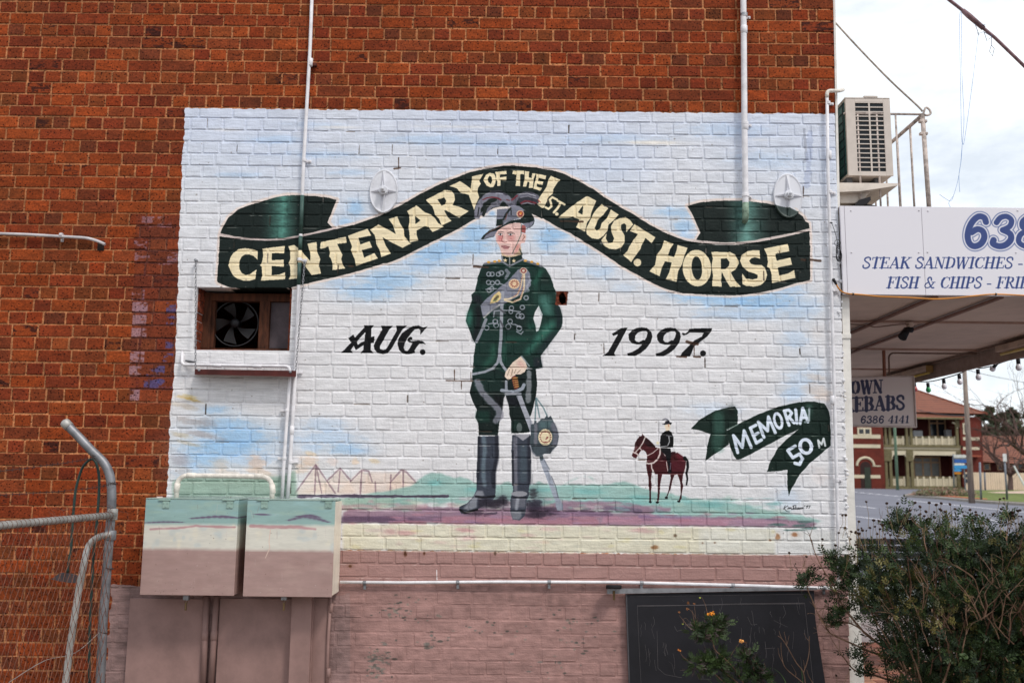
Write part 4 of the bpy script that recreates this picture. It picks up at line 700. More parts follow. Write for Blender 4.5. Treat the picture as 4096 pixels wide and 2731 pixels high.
# joint bed behind the bricks (open at the fan opening and the vent hole)
mb = MB(); DEP = .0052
xs = sorted({WX0, WX1-.004}|{o[0] for o in OPEN}|{o[1] for o in OPEN}); zs = sorted({0, 5.5, P(2048,2330).z}|{o[2] for o in OPEN}|{o[3] for o in OPEN})
ztop_pink = P(2048,2330).z
for i in range(len(xs)-1):
    for j in range(len(zs)-1):
        cx, cz = (xs[i]+xs[i+1])/2, (zs[j]+zs[j+1])/2
        if any(o[0] < cx < o[1] and o[2] < cz < o[3] for o in OPEN): continue
        last = i == len(xs)-2
        mb.box((xs[i], DEP if cz > ztop_pink else .003, zs[j]), (xs[i+1] if not last else edge_x(cz)-.004, .24, zs[j+1]))
core = mb.build('side_wall', WALLM, bld)
def brick_geo(w, h, y0, rr, dep=.05, bev=.0035):
    """front face with worn ragged arrises, sides running back into the joint; ten points round, 21 faces"""
    c = min(.007, w*.1)
    o = [(-w/2+c*rr.uniform(.2,.9), -h/2), (rr.uniform(-.1,.1)*w, -h/2+rr.uniform(-.001,.0016)), (w/2-c*rr.uniform(.2,.9), -h/2), (w/2, -h/2+c*rr.uniform(.3,1)), (w/2+rr.uniform(-.0018,.001), h/2-c*rr.uniform(.3,1)),
         (w/2-c*rr.uniform(.2,1), h/2), (rr.uniform(-.1,.1)*w, h/2+rr.uniform(-.0016,.001)), (-w/2+c*rr.uniform(.2,1), h/2), (-w/2, h/2-c*rr.uniform(.3,1)), (-w/2+rr.uniform(-.001,.0018), -h/2+c*rr.uniform(.3,1))]
    n = len(o); v = []
    for x, z in o:
        k = bev+abs(rr.gauss(0, .0012)); v.append((x-math.copysign(min(k, abs(x)*.5), x) if abs(x) > w*.2 else x, y0+rr.gauss(0, .0007), z-math.copysign(k*.8, z)))
    v += [(x, y0+bev*.85, z) for x, z in o]+[(x, y0+dep, z) for x, z in o]
    f = [tuple(range(n))]
    for k in range(n):
        k2 = (k+1) % n; f += [(k, k+n, k2+n, k2), (k+n, k+2*n, k2+2*n, k2+n)]
    return v, f
rr = random.Random(5)
def hidden(px, py):
    if py < -10 or py > 2745 or px < -20 or px > 3395: return True
    if 540 < px < 1375 and 1990 < py < 2400: return True
    if 440 < px < 1400 and py > 2380: return True
    if 2500 < px < 3310 and py > 2350: return True
    if px > 3290 and py > 2150: return True
    if 180 < px < 480 and py > 1700: return True
    return False
cand = []
for idx, b in enumerate(BRK):
    c = ((b[0]+b[1])/2, 0, (b[2]+b[3])/2); px, py, z_ = proj(c)
    if not hidden(px, py): cand.append(((b[1]-b[0])*(b[3]-b[2])/z_**2, idx))
cand.sort(reverse=True); chosen = set()
for a_, idx in cand:
    if len(chosen) >= 300: break
    chosen.add(idx)
# shared meshes: six worn variants each for stretchers
protos = []
for k in range(8):
    v, f = brick_geo(.2310, .0792, 0.0, rr); me = bpy.data.meshes.new('brick'); me.from_pydata(v, [], f); me.materials.append(WALLM); protos.append(me)
inv = bld.location
stuff = MB(); bk_parts = []
for idx, (x0, x1, z0, z1, r) in enumerate(BRK):
    c = Vector(((x0+x1)/2, rr.gauss(0, .0009), (z0+z1)/2))
    low = c.z < ztop_pink
    if low: c.y += .0008
    if idx in chosen:
        o = bpy.data.objects.new('brick', protos[rr.randrange(8)]); COL.objects.link(o); o.parent = core
        o.location = c-inv; o.scale = ((x1-x0)/.2310, 1, (z1-z0)/.0792)
    else:
        v, f = brick_geo(x1-x0, z1-z0, 0, rr, bev=.0035 if not low else .003)
        stuff.add([(a+c.x, b+c.y, d+c.z) for a, b, d in v], f)
core.location = -Vector(bld.location)
st = stuff.build('brickwork', WALLM, core, kind='stuff')
for o in core.children:
    if o.name.startswith('brickwork'): o.location = (0, 0, 0)
    else: o.location = Vector(o.location)+Vector(bld.location)
# broken reveals of the two openings
ob = mat('broken_brick', (120,56,34), .95, var=.4, scale=30, bump=.6)
o0, o1, p0, p1 = OPEN[0]
mb = MB()
for side, xa in ((1, o0), (-1, o1)):
    z = p0
    while z < p1-.01:
        hgt = rr.uniform(.05, .09); dx = rr.uniform(.0, .012); z2 = min(z+hgt, p1)
        mb.box((xa-.02, .035, z+.003), (xa+side*dx, .235, z2-.003)); z = z2
x = o0
while x < o1-.01:
    wd = min(rr.uniform(.08, .2), o1-x); mb.box((x+.002, .03, p0-.02), (x+wd-.002, .235, p0+rr.uniform(-.004, .008))); x += wd
mb.build('broken_reveal', ob, bld)
q0, q1, t0, t1 = OPEN[1]
mb = MB()
for k in range(26):
    a = k/26*2*math.pi; cx, cz = (q0+q1)/2, (t0+t1)/2; rx, rz = (q1-q0)/2, (t1-t0)/2
    x = cx+math.cos(a)*(rx+.008); z = cz+math.sin(a)*(rz+.008)
    s_ = rr.uniform(.008, .016); mb.box((x-s_, .002+rr.uniform(0, .01), z-s_), (x+s_, .1, z+s_))
mb.build('vent_hole_rim', mat('rim_brick', (104,50,34), .95, var=.5, scale=60, bump=.6), bld)
# interior shell, roof and the street front
dk = mat('dark_interior', (40,32,30), .95)
mb = MB(); mb.box((WX0, .24, -.0), (WX0+.2, 8, 5.5)); mb.box((WX0, 8, 0), (2.32, 8.2, 5.5)); mb.box((WX0, .24, 5.3), (2.32, 8, 5.42)); mb.box((WX0+.2, 1.6, 0), (2.1, 1.7, 5.3))
mb.build('rear_walls', mat('rear_brick', (120,60,40), .9), bld)
fr = MB(); XW = 2.12; XF = 2.335
fr.box((XW, .241, 2.95), (XF, 8, 5.5)); fr.box((XW, .241, 0), (XF, .9, 2.949)); fr.box((XW, 7.0, 0), (XF, 7.999, 2.949)); fr.box((XW, .901, 0), (XF-.05, 6.999, .55))
fr.build('street_front', render_white, bld)
sf = MB(); sf.box((XW+.08, .902, .552), (XW+.09, 6.998, 2.947)); sf.build('shop_window', mat('shop_glass', (60,70,76), .08, var=.05), bld)
for yy in (.93, 2.4, 3.9, 5.4, 6.95): MB().box((XW+.05, yy-.03, .553), (XW+.16, yy+.03, 2.946)).build('mullion', mat('alu', (170,170,172), .4, .6), bld)
# corner pier: white painted strip that stands past the brick edge
pr = MB()
def pier(ya, yb, xl0, xr0, xl1, xr1, y=.03, y2=.24):
    a, b, c, d = P(xl0, ya, y), P(xr0, ya, y), P(xr1, yb, y), P(xl1, yb, y); pr.prism([a, b, c, d], (0, y2-y, 0))
pier(0, 830, 3333, 3341, 3350, 3360, .02); pier(1180, 1335, 3366, 3397, 3372, 3401); pier(1335, 1352, 3368, 3404, 3369, 3404, .022); pier(1352, 1990, 3371, 3401, 3384, 3419); pier(1990, 2420, 3384, 3419, 3390, 3438, .031); pier(2420, 2800, 3390, 3438, 3398, 3462, .032)
pr.build('corner_pier', render_white, bld)
pl = MB(); rz = random.Random(9)
for k in range(60):  # lumps of old plaster along the arris
    py = rz.uniform(880, 2300); q = P(3345+(py-800)*.036+rz.uniform(-6, 8), py, -.002); s_ = rz.uniform(.004, .014)
    pl.lathe([(s_*.3, -.004), (s_, 0.002), (s_*.7, .006), (s_*.1, .008)], q, (0, -1, 0), 6)
pl.build('plaster_lumps', WALLM, bld, kind='stuff')
# timber frame of the fan opening
tim = mat('old_timber', (76,42,26), .8, var=.35, scale=6, stretch=(6,6,1), bump=.3)  # recess shade is put into the darker timber, panel and fan colours
wf = MB()
def slab(name, x0, y0, x1, y1, ya, yb, M, par, bev=.002):
    a, b = P(x0, y0, ya), P(x1, y1, ya); return MB().box((a.x, ya, min(a.z, b.z)), (b.x, yb, max(a.z, b.z)), bev).build(name, M, par)
frame = empty('fan_frame', P(980, 1412, .12), 'rough timber frame set inside the dark wall opening around the fan', 'frame')
def fslab(name, *a, M=tim): return slab(name, *a, M, frame)
fslab('post', 814, 1170, 836, 1392, .15, .22); fslab('post', 1040, 1200, 1072, 1395, .155, .22); fslab('sill_board', 808, 1392, 1165, 1411, .13, .22); fslab('head_board', 812, 1172, 1170, 1206, .152, .22); fslab('inner_strip', 838, 1200, 852, 1391, .17, .22)
fslab('backing_panel', 1073, 1203, 1178, 1394, .19, .21, M=mat('grey_board', (88,78,82), .8))
fan = empty('exhaust_fan', P(940, 1300, .2), 'black exhaust fan with curved blades inside the wall opening', 'fan')
fc = P(942, 1294, .21); blk = mat('black_metal', (34,33,36), .45, .3); R_ = .165
rg = MB(); rg.tube([fc+Vector((math.cos(t)*R_, 0, math.sin(t)*R_)) for t in np.linspace(0, 2*math.pi, 33)], .006, 6, cap=False); rg.build('ring', mat('fan_ring', (52,50,52), .4, .4), fan, smooth=True)
MB().lathe([(.005,-.03),(.03,-.028),(.034,-.01),(.034,.04),(.01,.05)], fc, (0,1,0), 16).build('hub', blk, fan, smooth=True)
for k in range(5):
    a = k*2*math.pi/5+.3; vs = []; n = 7
    for i in range(n):
        t = i/(n-1); r_ = .03+t*.12
        for sgn, wd in ((-1, .2+.25*t), (1, .25+.55*t*(1.2-t))):
            an = a+sgn*wd*.75+t*.45; vs.append(fc+Vector((math.cos(an)*r_, sgn*.012, math.sin(an)*r_)))
    MB().add(vs, [(2*i, 2*i+1, 2*i+3, 2*i+2) for i in range(n-1)]) 
    m_ = MB(); m_.add(vs, [(2*i, 2*i+1, 2*i+3, 2*i+2) for i in range(n-1)]); m_.build('blade', mat('fan_blade', (38,35,36), .5, .2), fan, smooth=True)
# ================================================================== pipes and fittings on the wall
pvc = mat('painted_conduit', (226,223,226), .5, var=.08, scale=14); pvcold = mat('weathered_conduit', (222,214,204), .6, var=.14, scale=20)
galv = mat('galvanised_steel', (150,150,154), .45, .7, var=.15, scale=20); rust = mat('rusty_iron', (92,48,38), .8, .3, var=.3, scale=24)
pinkm = mat('dusty_pink_paint', (150,120,114), .6, var=.08, scale=6, bump=.12, bscale=18); greenp = mat('green_paint', (58,82,76), .5, var=.25, scale=12)
def W3(l, y): return [P(a, b, y) for a, b in l]
def conduit(name, label, pts, r, M, brs=(), y=-.03, cat='pipe', cols=(), rad=.05, segs=()):
    path = bent(W3(pts, y) if len(pts[0]) == 2 else [P(a, b, c) for a, b, c in pts], rad)
    t = empty(name, path[-1], label, cat)
    MB().tube(path, r, 14).build('pipe_run', M, t, smooth=True)
    for (x, yy) in brs:                     # saddle clips
        q = P(x, yy, y); c = MB(); c.lathe([(r+.003,-.011),(r+.0045,-.009),(r+.0045,.009),(r+.003,.011)], q, (path[1]-path[0]) if brs and len(pts) == 2 else brs_dir(path, q), 14); c.box((q.x+r*.6, -.012, q.z-.009), (q.x+r+.034, -.004, q.z+.009)) if abs(brs_dir(path, q).z) > .5 else c.box((q.x-.009, -.012, q.z-r-.034), (q.x+.009, -.004, q.z-r*.6))
        if abs(brs_dir(path, q).z) > .5: c.lathe([(.007,-.022),(.007,-.012)], (q.x+r+.022, 0, q.z), (0,1,0), 8)
        else: c.lathe([(.007,-.022),(.007,-.012)], (q.x, 0, q.z-r-.022), (0,1,0), 8)
        c.build('saddle_clip', cols[0] if cols else M, t)
    for (x, yy) in segs:                    # socket joints
        q = P(x, yy, y); d = brs_dir(path, q); MB().lathe([(r,-.03),(r+.003,-.028),(r+.003,.028),(r,.03)], q, d, 14).build('coupling', M, t, smooth=True)
    return t
def brs_dir(path, q):
    k = min(range(len(path)-1), key=lambda i: ((path[i]+path[i+1])/2-q).length if (path[i+1]-path[i]).length < .2 else abs((path[i+1]-path[i]).normalized().cross(q-path[i]).length)+(0 if 0 <= (q-path[i]).dot((path[i+1]-path[i]).normalized()) <= (path[i+1]-path[i]).length else 9))
    return (path[k+1]-path[k]).normalized()
tall = conduit('conduit', 'tall thin white conduit crossing the left ribbon down to the meter boxes', [(1262,-420),(1241,180),(1215,640),(1198,1060),(1182,1480),(1160,1860),(1150,1996)], .0125, pvc, [(1217,642),(1199,1038),(1180,1488),(1163,1846)], segs=[(1243,250),(1168,1720)])
br = MB(); q = P(1241,258,-.03); br.box((q.x-.016,-.034,q.z-.012),(q.x+.045,-.004,q.z+.012),.002); br.build('rusty_clip', rust, tall)
# where the ribbon was painted straight across the conduit
for (xa, ya, xb, yb, M) in [(1209.3,782,1203,936,greenp),(1202.6,945,1200.4,1002,greenp),(1198.2,1052,1194.9,1140,greenp)]:
    MB().tube([P(xa,ya,-.03),P(xb,yb,-.03)], .0136, 14).build('painted_length', M, tall, smooth=True)
MB().tube([P(1200.3,1003,-.03),P(1198.3,1051,-.03)], .0136, 14).build('painted_length', mat('cream_paint', (232,214,176), .5), tall, smooth=True)
dp = conduit('downpipe', 'thick white downpipe ending in a cut elbow on the right green ribbon', [(2968,-420),(2975,120),(2978,500),(2982,780),(2982,838)], .0215, pvc, [(2976,62),(2980,495),(2982,782)], y=-.045, segs=[(2976,120),(2980,505)], rad=.1)
MB().tube([P(2982,812,-.046),P(2982,868,-.046),P(2980,882,-.035),P(2978,888,-.01)], [.0235,.0235,.022,.018], 14).build('elbow', mat('teal_weathered', (122,142,124), .6, var=.3, scale=30), dp, smooth=True)
MB().lathe([(.022,-.012),(.0265,-.01),(.0265,.01),(.022,.012)], P(2976,60,-.045), (0,0,1), 16).build('galvanised_band', galv, dp)
ce = conduit('corner_conduit', 'slim white conduit running down the right corner of the mural', [(3380,360,.12),(3362,362,-.02),(3308,364,-.02),(3308,700),(3318,1000),(3326,1500),(3340,1900),(3352,2200),(3358,2352)] if False else [(3308,372),(3312,700),(3322,1000),(3328,1250),(3338,1600),(3346,1900),(3352,2120),(3354,2330)], .0115, pvc, [(3313,412),(3320,768),(3331,1160),(3347,1920)], segs=[(3318,620),(3330,1600)])
MB().tube(bent([P(3308,392,-.03),P(3308,364,-.03),P(3356,364,-.03),P(3372,360,.10)], .03), .0135, 12).build('elbow', pvcold, ce, smooth=True)
MB().tube(bent([P(3354,2320,-.03),P(3354,2352,-.03),P(3330,2352,-.03)], .03), .0135, 12).build('elbow', pvcold, ce, smooth=True)
hz = conduit('low_conduit', 'long white horizontal conduit along the pink wall above the blackboard', [(1360,2327),(1600,2329),(2000,2326),(2500,2328),(3000,2341),(3330,2352)], .0105, pvc, [(1458,2330),(1831,2328),(2197,2327),(2567,2330),(2932,2340),(3298,2350)], y=-.028, cols=[galv])
uc = conduit('conduit_hoop', 'white conduit bent like a bridge between the two meter boxes', [(706,2006),(708,1900),(1090,1906),(1088,2008)], .0165, pvcold, [], y=-.10, rad=.085, segs=[(765,1901),(1036,1904),(708,1950),(1090,1955)])
c2 = conduit('drain_pipe', 'white pipe that leaves the wall under the fan opening and drops to the boxes', [(730,1402,.02),(728,1450,-.04),(735,1458,-.04),(1158,1465,-.04),(1160,1500,-.04),(1150,1640,-.04),(1135,1860,-.04),(1128,2000,-.04)], .0115, pvc, [], rad=.05, segs=[])
for (x, yy) in ((1148,1640),(1137,1832)):
    q = P(x, yy, -.04); m_ = MB(); m_.lathe([(.012,-.01),(.0155,-.008),(.0155,.008),(.012,.01)], q, (0,0,1), 12); m_.box((q.x-.05,-.02,q.z-.008),(q.x-.01,-.006,q.z+.008)); m_.build('saddle_clip', pvc, c2)
for (x, yy) in ((868,1461),(1030,1464)):
    q = P(x, yy, -.04); MB().lathe([(.0115,-.03),(.014,-.028),(.014,.028),(.0115,.03)], q, (1,0,0), 12).build('coupling', pvc, c2, smooth=True)
lp = conduit('grey_conduit', 'pale grey conduit entering a dark stand-in for a ragged hole in the bare brickwork on the left', [(-160,930),(100,938),(350,952),(395,966),(420,978)], .0105, mat('grey_pvc', (196,190,192), .5), [(245,940)], y=-.03)
m_ = MB(); m_.box((P(392,962,0).x,-.002,P(400,1003,0).z),(P(418,960,0).x,.02,P(400,964,0).z)); m_.build('hole', dk, lp)  # dark block on the wall face stands in for the shade of a hole
pk = []
for (xa, xb, y0_, lab) in ((826,812,2384,'left of two pink painted pipes below the left meter box'),(866,842,2384,'right of two pink painted pipes below the left meter box, with a joint')):
    conduit('pink_pipe', lab, [(xa,y0_),(xb,2760)], .020, pinkm, [], y=-.03, segs=[(xa+(xb-xa)*.42, 2540)])
conduit('pink_pipe', 'thin pink pipe running down from the corner of the right meter box', [(1324,2372),(1312,2560),(1306,2780)], .011, pinkm, [], y=-.03, segs=[(1324,2430),(1314,2690)])
# covering boards and duct under the boxes
slab('cover_board', 520, 2392, 818, 2800, -.018, .0, pinkm, None); tag(bpy.data.objects['cover_board'], 'flat pink board on the wall below the left meter box', 'board')
o = slab('cover_board', 880, 2392, 1166, 2800, -.02, .0, pinkm, None); tag(o, 'flat pink board on the wall between the pink pipes and the duct', 'board')
du = empty('cable_duct', P(1200,2760,0), 'square pink cable duct under the right meter box', 'duct')
slab('duct_body', 1168, 2384, 1232, 2800, -.09, -.001, pinkm, du); slab('duct_rib', 1233, 2386, 1240, 2800, -.05, -.001, pinkm, du)
o = slab('cover_board', 1241, 2390, 1304, 2800, -.022, .0, pinkm, None); tag(o, 'narrow pink board between the cable duct and the thin pink pipe', 'board')
# ------------------------------------------------------------------ anchor plates
def plate(cx, cy, rx, ry, label, nut, M2):
    c = P(cx, cy, 0); rx /= 573; ry /= 573; t = empty('anchor_plate', c, label, 'wall plate', 'oval iron wall plates')
    d = MB(); n = 36; rings = [(1.0, -.002), (1.0, -.016), (.96, -.022), (.9, -.020), (.88, -.018), (.3, -.02), (0.02, -.021)]; vs = []; fs = []
    for s_, y in rings:
        for k in range(n): a = 2*math.pi*k/n; vs.append(c+Vector((rx*s_*math.cos(a), y, ry*s_*math.sin(a))))
    for i in range(len(rings)-1):
        for k in range(n): fs.append((i*n+k, i*n+(k+1)%n, (i+1)*n+(k+1)%n, (i+1)*n+k))
    d.add(vs, fs); d.build('disc', M2, t, smooth=False)
    MB().prism([c+Vector((-.011,-.02,-ry*.97)), c+Vector((.011,-.02,-ry*.97)), c+Vector((.013,-.045,0)), c+Vector((.011,-.02,ry*.97)), c+Vector((-.011,-.02,ry*.97)), c+Vector((-.013,-.045,0))], (0,.012,0)).build('upright_rib', M2, t)
    MB().prism([c+Vector((-rx*.95,-.02,-.006)), c+Vector((0,-.04,-.012)), c+Vector((rx*.95,-.02,-.006)), c+Vector((rx*.95,-.02,.006)), c+Vector((0,-.04,.012)), c+Vector((-rx*.95,-.02,.006))], (0,.012,0)).build('cross_rib', M2, t)
    MB().lathe([(.034,.0),(.034,-.03),(.03,-.036),(.01,-.037)], c+Vector((0,-.014,0)), (0,1,0), 24).build('boss', M2, t)
    bm_ = MB(); nn = 6 if nut else 4
    bm_.lathe([(.0195,-.05),(.0215,-.053),(.0215,-.07),(.018,-.074)] if False else [(.021,-.076),(.023,-.072),(.023,-.048),(.021,-.046)], c, (0,1,0), nn); bm_.build('nut', M2, t)
    MB().lathe([(.003,-.092),(.010,-.088),(.011,-.07)], c, (0,1,0), 12).build('rod_end', M2, t)
    return t
iron = mat('painted_iron', (216,216,222), .45, var=.07, scale=10, bump=.15)
plate(1536, 768, 58, 92, 'oval white wall plate with a square nut above the word CENTENARY', 0, iron)
# the second plate is painted half green where the ribbon runs over it
pc = Canvas(P(3080,640).x, P(3220,640).x, P(3150,900).z, P(3150,680).z, .003, 0, (216,216,222)); pc.noise = vnoise(pc.H, pc.W, 6, 6)
pc.poly([(3060,810),(3110,826),(3160,836),(3190,850),(3215,872),(3260,960),(3060,960)], (44,60,56)); pc.poly([(3170,832),(3185,835),(3215,868),(3195,855)], (226,206,190), alpha=.6)
halfm = painted_material('half_painted_iron', pc, .45, relief=False)
plate(3150, 786, 60, 94, 'oval wall plate painted half white and half green on the right ribbon', 1, halfm)
# ------------------------------------------------------------------ meter boxes
mc = Canvas(P(500,2000,-.25).x, P(1420,2000,-.25).x, P(900,2420,-.25).z, P(900,1970,-.25).z, .0022, -.25, (168,138,132))
mc.k = 1/mc.res/595; mc.noise = np.clip(.6*vnoise(mc.H, mc.W, 8, 40)+.4*vnoise(mc.H, mc.W, 3, 12), 0, 1)
def MBX(l): return [(500+x/1.96, 1440+y/1.96) for x, y in l]
mc.poly([(500,1970),(1400,1970),(1400,2105),(500,2102)], (146,176,172)); mc.poly([(500,2095),(1400,2100),(1400,2204),(1200,2202),(970,2200),(700,2193),(500,2196)], (216,212,200), soft=4)
for _ in range(40): mc.blob((random.uniform(560,1360), random.uniform(2000,2060)), random.uniform(20,70), random.uniform(5,14), random.choice([(132,168,170),(158,182,168),(150,182,184)]), .5, .5)
for _ in range(34): mc.blob((random.uniform(560,1360), random.uniform(2105,2190)), random.uniform(8,30), random.uniform(10,30), random.choice([(226,218,198),(188,196,196),(202,204,198)]), .5, .7)
for (a_, w_) in (([(150,1275),(300,1268),(450,1270)], 13), ([(520,1240),(700,1228),(880,1236)], 18), ([(560,1235),(760,1222),(860,1230)], 10), ([(1020,1208),(1130,1212)], 10), ([(1285,1255),(1400,1225),(1500,1240),(1590,1268)], 24), ([(1340,1225),(1450,1215),(1520,1230)], 12)): 
    for q_ in range(9):
        t_0 = q_/8*(len(a_)-1); i_ = min(int(t_0), len(a_)-2); f_ = t_0-i_; cx_, cy_ = MBX([(a_[i_][0]*(1-f_)+a_[i_+1][0]*f_, a_[i_][1]*(1-f_)+a_[i_+1][1]*f_)])[0]
        mc.blob((cx_, cy_), 13, w_*.42*(1-abs(q_/4-1)**2*.7), (98,80,106), .75, .35)
    mc.stroke(MBX(a_), w_*.3, (104,88,112), .6, soft=.8, noise=1.2)
for (a_, w_) in (([(200,1325),(400,1318),(560,1300),(860,1310)], 9), ([(985,1300),(1100,1308),(1300,1305),(1490,1325)], 12)): mc.stroke(MBX(a_), w_, (182,132,136), .75, soft=.8, noise=1.2)
mc.stroke(MBX([(1140,1330),(1128,1420),(1135,1470),(1100,1550)]), 3.5, (222,196,180), .9)
for _ in range(90): mc.blob((random.uniform(545,1380), random.choice([random.uniform(2210,2370), random.uniform(2340,2376), random.uniform(2000,2370)])), random.uniform(.8,2.6), random.uniform(.8,2.2), random.choice([(70,54,48),(96,72,60),(206,196,188)]), .8, .1)
for _ in range(26):
    x, y = random.uniform(570,1340), random.uniform(2010,2350); mc.stroke([(x,y),(x+random.uniform(-8,8),y+random.uniform(5,40))], random.uniform(.8,1.6), random.choice([(200,186,178),(130,104,98)]), .5)
for _ in range(40): mc.blob((random.uniform(560,1350), random.uniform(2215,2375)), random.uniform(15,60), random.uniform(10,40), random.choice([(156,126,120),(176,148,140)]), .4, .5)
mc.a[..., :3] *= (.95+.09*mc.noise)[..., None]
BOXM = painted_material('meter_box_paint', mc, .5, relief=False)
sidep = mat('cream_gloss', (232,222,206), .45, var=.06)
def meter(xl, xr, yt, yb, label, kx, pk_x):
    a, b = P(xl, yb, -.25), P(xr, yt, -.25)
    t = empty('meter_box', ((a.x+b.x)/2, -.1, a.z), label, 'meter box', 'metal meter boxes fixed side by side')
    MB().box((a.x+.004, -.2358, a.z+.004), (b.x-.003, -.001, b.z-.005), .001).build('case', BOXM, t)
    MB().box((a.x, -.252, a.z), (b.x, -.236, b.z), .003).build('door', BOXM, t)
    MB().box((a.x+.001, -.2545, b.z-.001), (b.x-.001, -.02, b.z+.006), .002).build('top_flange', mat('box_top', (150,168,160), .5, .2), t)
    for x in kx:
        c = P(x, 2018, -.252); h_ = MB(); h_.box((c.x-.022, -.2575, c.z-.022), (c.x+.022, -.2525, c.z+.028), .001)
        h_.box((c.x-.05, -.262, c.z+.026), (c.x+.03, -.245, c.z+.036), .003); h_.build('hinge', mat('hinge_paint', (150,176,166), .5), t)
        for dx, dz in ((-.012,.012),(.012,.012),(0,-.01)): pass
        rv = MB()
        for dx, dz in ((-.012,.012),(.012,.012),(0,-.012)): rv.lathe([(.004,-.261),(.0045,-.2575)], (c.x+dx, 0, c.z+dz), (0,1,0), 8)
        rv.build('rivets', mat('hinge_paint', (150,176,166)), t)
    c = P(pk_x, 2396, -.2); MB().box((c.x-.018,-.215,c.z-.004),(c.x+.018,-.185,c.z+.028),.002).build('latch', galv, t)
    MB().tube([c+Vector((-.008,0,0)), c+Vector((-.008,0,-.022)), c+Vector((.008,0,-.022)), c+Vector((.008,0,0))], .0025, 6).box((c.x-.006,-.208,c.z-.07),(c.x+.006,-.194,c.z-.02),.002).build('latch_pin', mat('brass_old', (120,98,70), .5, .6), t)
    return t
mb1 = meter(559, 955, 1998, 2378, 'left metal meter box painted teal, cream and pink, against bare brick', (664,920), 745)
mb2 = meter(971, 1341, 2002, 2384, 'right metal meter box with a large purple cloud and cream side', (1058,1314), 1137)
b = P(1341,2002,-.25); a = Vector((b.x, b.y, P(1328,2384,-.25).z))
MB().box((a.x-.0025, -.2355, a.z+.004), (a.x+.001, -.003, b.z-.006)).build('side_skin', sidep, mb2)
# gas of twigs on left box top: a pale clamp
o = MB().box((P(628,1990,-.2).x,-.21,P(628,1992,-.2).z),(P(648,1990,-.2).x,-.18,P(628,1985,-.2).z),.003).build('clamp', mat('pale_plastic', (222,200,190), .5), None); tag(o, 'small pale plastic clamp lying on top of the left meter box', 'clamp')
# ------------------------------------------------------------------ ledge iron with two chains
le = empty('ledge_angle', P(980,1484,-.06), 'dark red steel angle hung on two chains below the fan opening', 'steel angle')
a, b = P(779,1492,-.09), P(1184,1478,-.09); dr = mat('oxide_red_steel', (84,38,34), .5, .2, var=.25, scale=5)
MB().prism([P(779,1476,-.12),P(1184,1482,-.12),P(1184,1503,-.12),P(779,1494,-.12)], (0,.006,0)).build('front_leg', dr, le)
MB().prism([P(779,1494,-.12),P(1184,1503,-.12),P(1184,1500,-.004),P(779,1493,-.004)], (0,0,-.006)).build('flat_leg', dr, le)
for x, y in ((797,1480),(1162,1487)): MB().lathe([(.004,-.128),(.009,-.126),(.009,-.12)], (P(x,y,-.12).x, 0, P(x,y,-.12).z), (0,1,0), 10).build('bolt', galv, le)
def link_mesh():
    m_ = MB(); pts = [Vector((.0055*math.cos(t), 0, .0095*math.sin(t)+(.004 if math.sin(t) > 0 else -.004))) for t in np.linspace(0, 2*math.pi, 13)]
    m_.tube(pts, .0021, 5, cap=False); me = bpy.data.meshes.new('link'); me.from_pydata(m_.v, [], m_.f); me.materials.append(galv)
    for p in me.polygons: p.use_smooth = True
    return me
LM = link_mesh()
def chain(p0, p1, label, sag=0):
    t = empty('chain', p1, label, 'chain', 'galvanised chains holding the steel angle'); L = (p0-p1).length; n = int(L/.0205); d = (p1-p0).normalized()
    for i in range(n+1):
        o = bpy.data.objects.new('link', LM); COL.objects.link(o); o.parent = t
        o.location = p0+d*(L*i/n)+Vector((math.sin(i/n*math.pi)*sag, 0, 0))-t.location; o.rotation_euler = (0, math.atan2(d.x, -d.z)*-1 if False else math.atan2(-d.x, -d.z), 0) if i % 2 == 0 else (0, 0, math.radians(78))
    MB().lathe([(.004,-.05),(.010,-.048),(.010,-.02),(.004,-.002)], (p0.x, 0, p0.z+.012), (0,1,0), 10).build('eye_bolt', galv, t)
    return t
chain(P(783,1048,-.035), P(782,1474,-.10), 'left chain, hanging on bare white bricks to the steel angle')
chain(P(1218,1054,-.05), P(1183,1482,-.10), 'right chain, hanging beside the tall conduit across the green ribbon')
o = MB().tube([P(742,1442,-.02),P(760,1446,-.03),P(778,1448,-.035)], [.006,.008,.006], 8).build('stopper', mat('grey_rubber', (92,92,94), .7), None); tag(o, 'small grey rubber stopper beside the left chain foot', 'stopper')
# ------------------------------------------------------------------ blackboard and its rail
bb = empty('blackboard', P(2900,2760,-.05), 'large black scratched board standing against the pink wall under a rail', 'board')
slate = mat('slate_black', (34,33,38), .6, var=.15, scale=3)
bbp = [P(2508,2376,-.045),P(3256,2362,-.045),P(3262,2480,-.045),P(3302,2735,-.045),P(3312,2800,-.045),P(2524,2800,-.045),P(2520,2731,-.045)]
MB().prism(bbp, (0,.025,0)).build('panel', slate, bb)
MB().prism([P(2503,2376,-.045),P(2508,2376,-.045),P(2524,2800,-.045),P(2518,2800,-.045)], (0,.03,0)).build('edge_trim', mat('grey_trim', (90,88,92), .5, .4), bb)
ln = mat('scratch', (98,93,95), .7); sc = MB()
def scr(l, w_=.0011):
    q = W3(l, -.0462)
    for a_, b_ in zip(q[:-1], q[1:]):
        d_ = (b_-a_); n_ = Vector((-d_.z, 0, d_.x)).normalized()*w_; sc.prism([a_-n_, b_-n_, b_+n_, a_+n_], (0,.0011,0))
def S2(l): return [(2396+x/1.96, 1931+y/1.96) for x, y in l]
scr(S2([(300,960),(700,957),(1100,945),(1610,940)]), .0012); scr(S2([(300,966),(1100,951),(1612,946)]), .0008); scr(S2([(300,958),(315,1300),(330,1568)]), .0007); scr(S2([(1612,940),(1640,1200),(1680,1568)]), .0008); scr(S2([(240,890),(1600,870)]), .0006)
ks = random.Random(21)
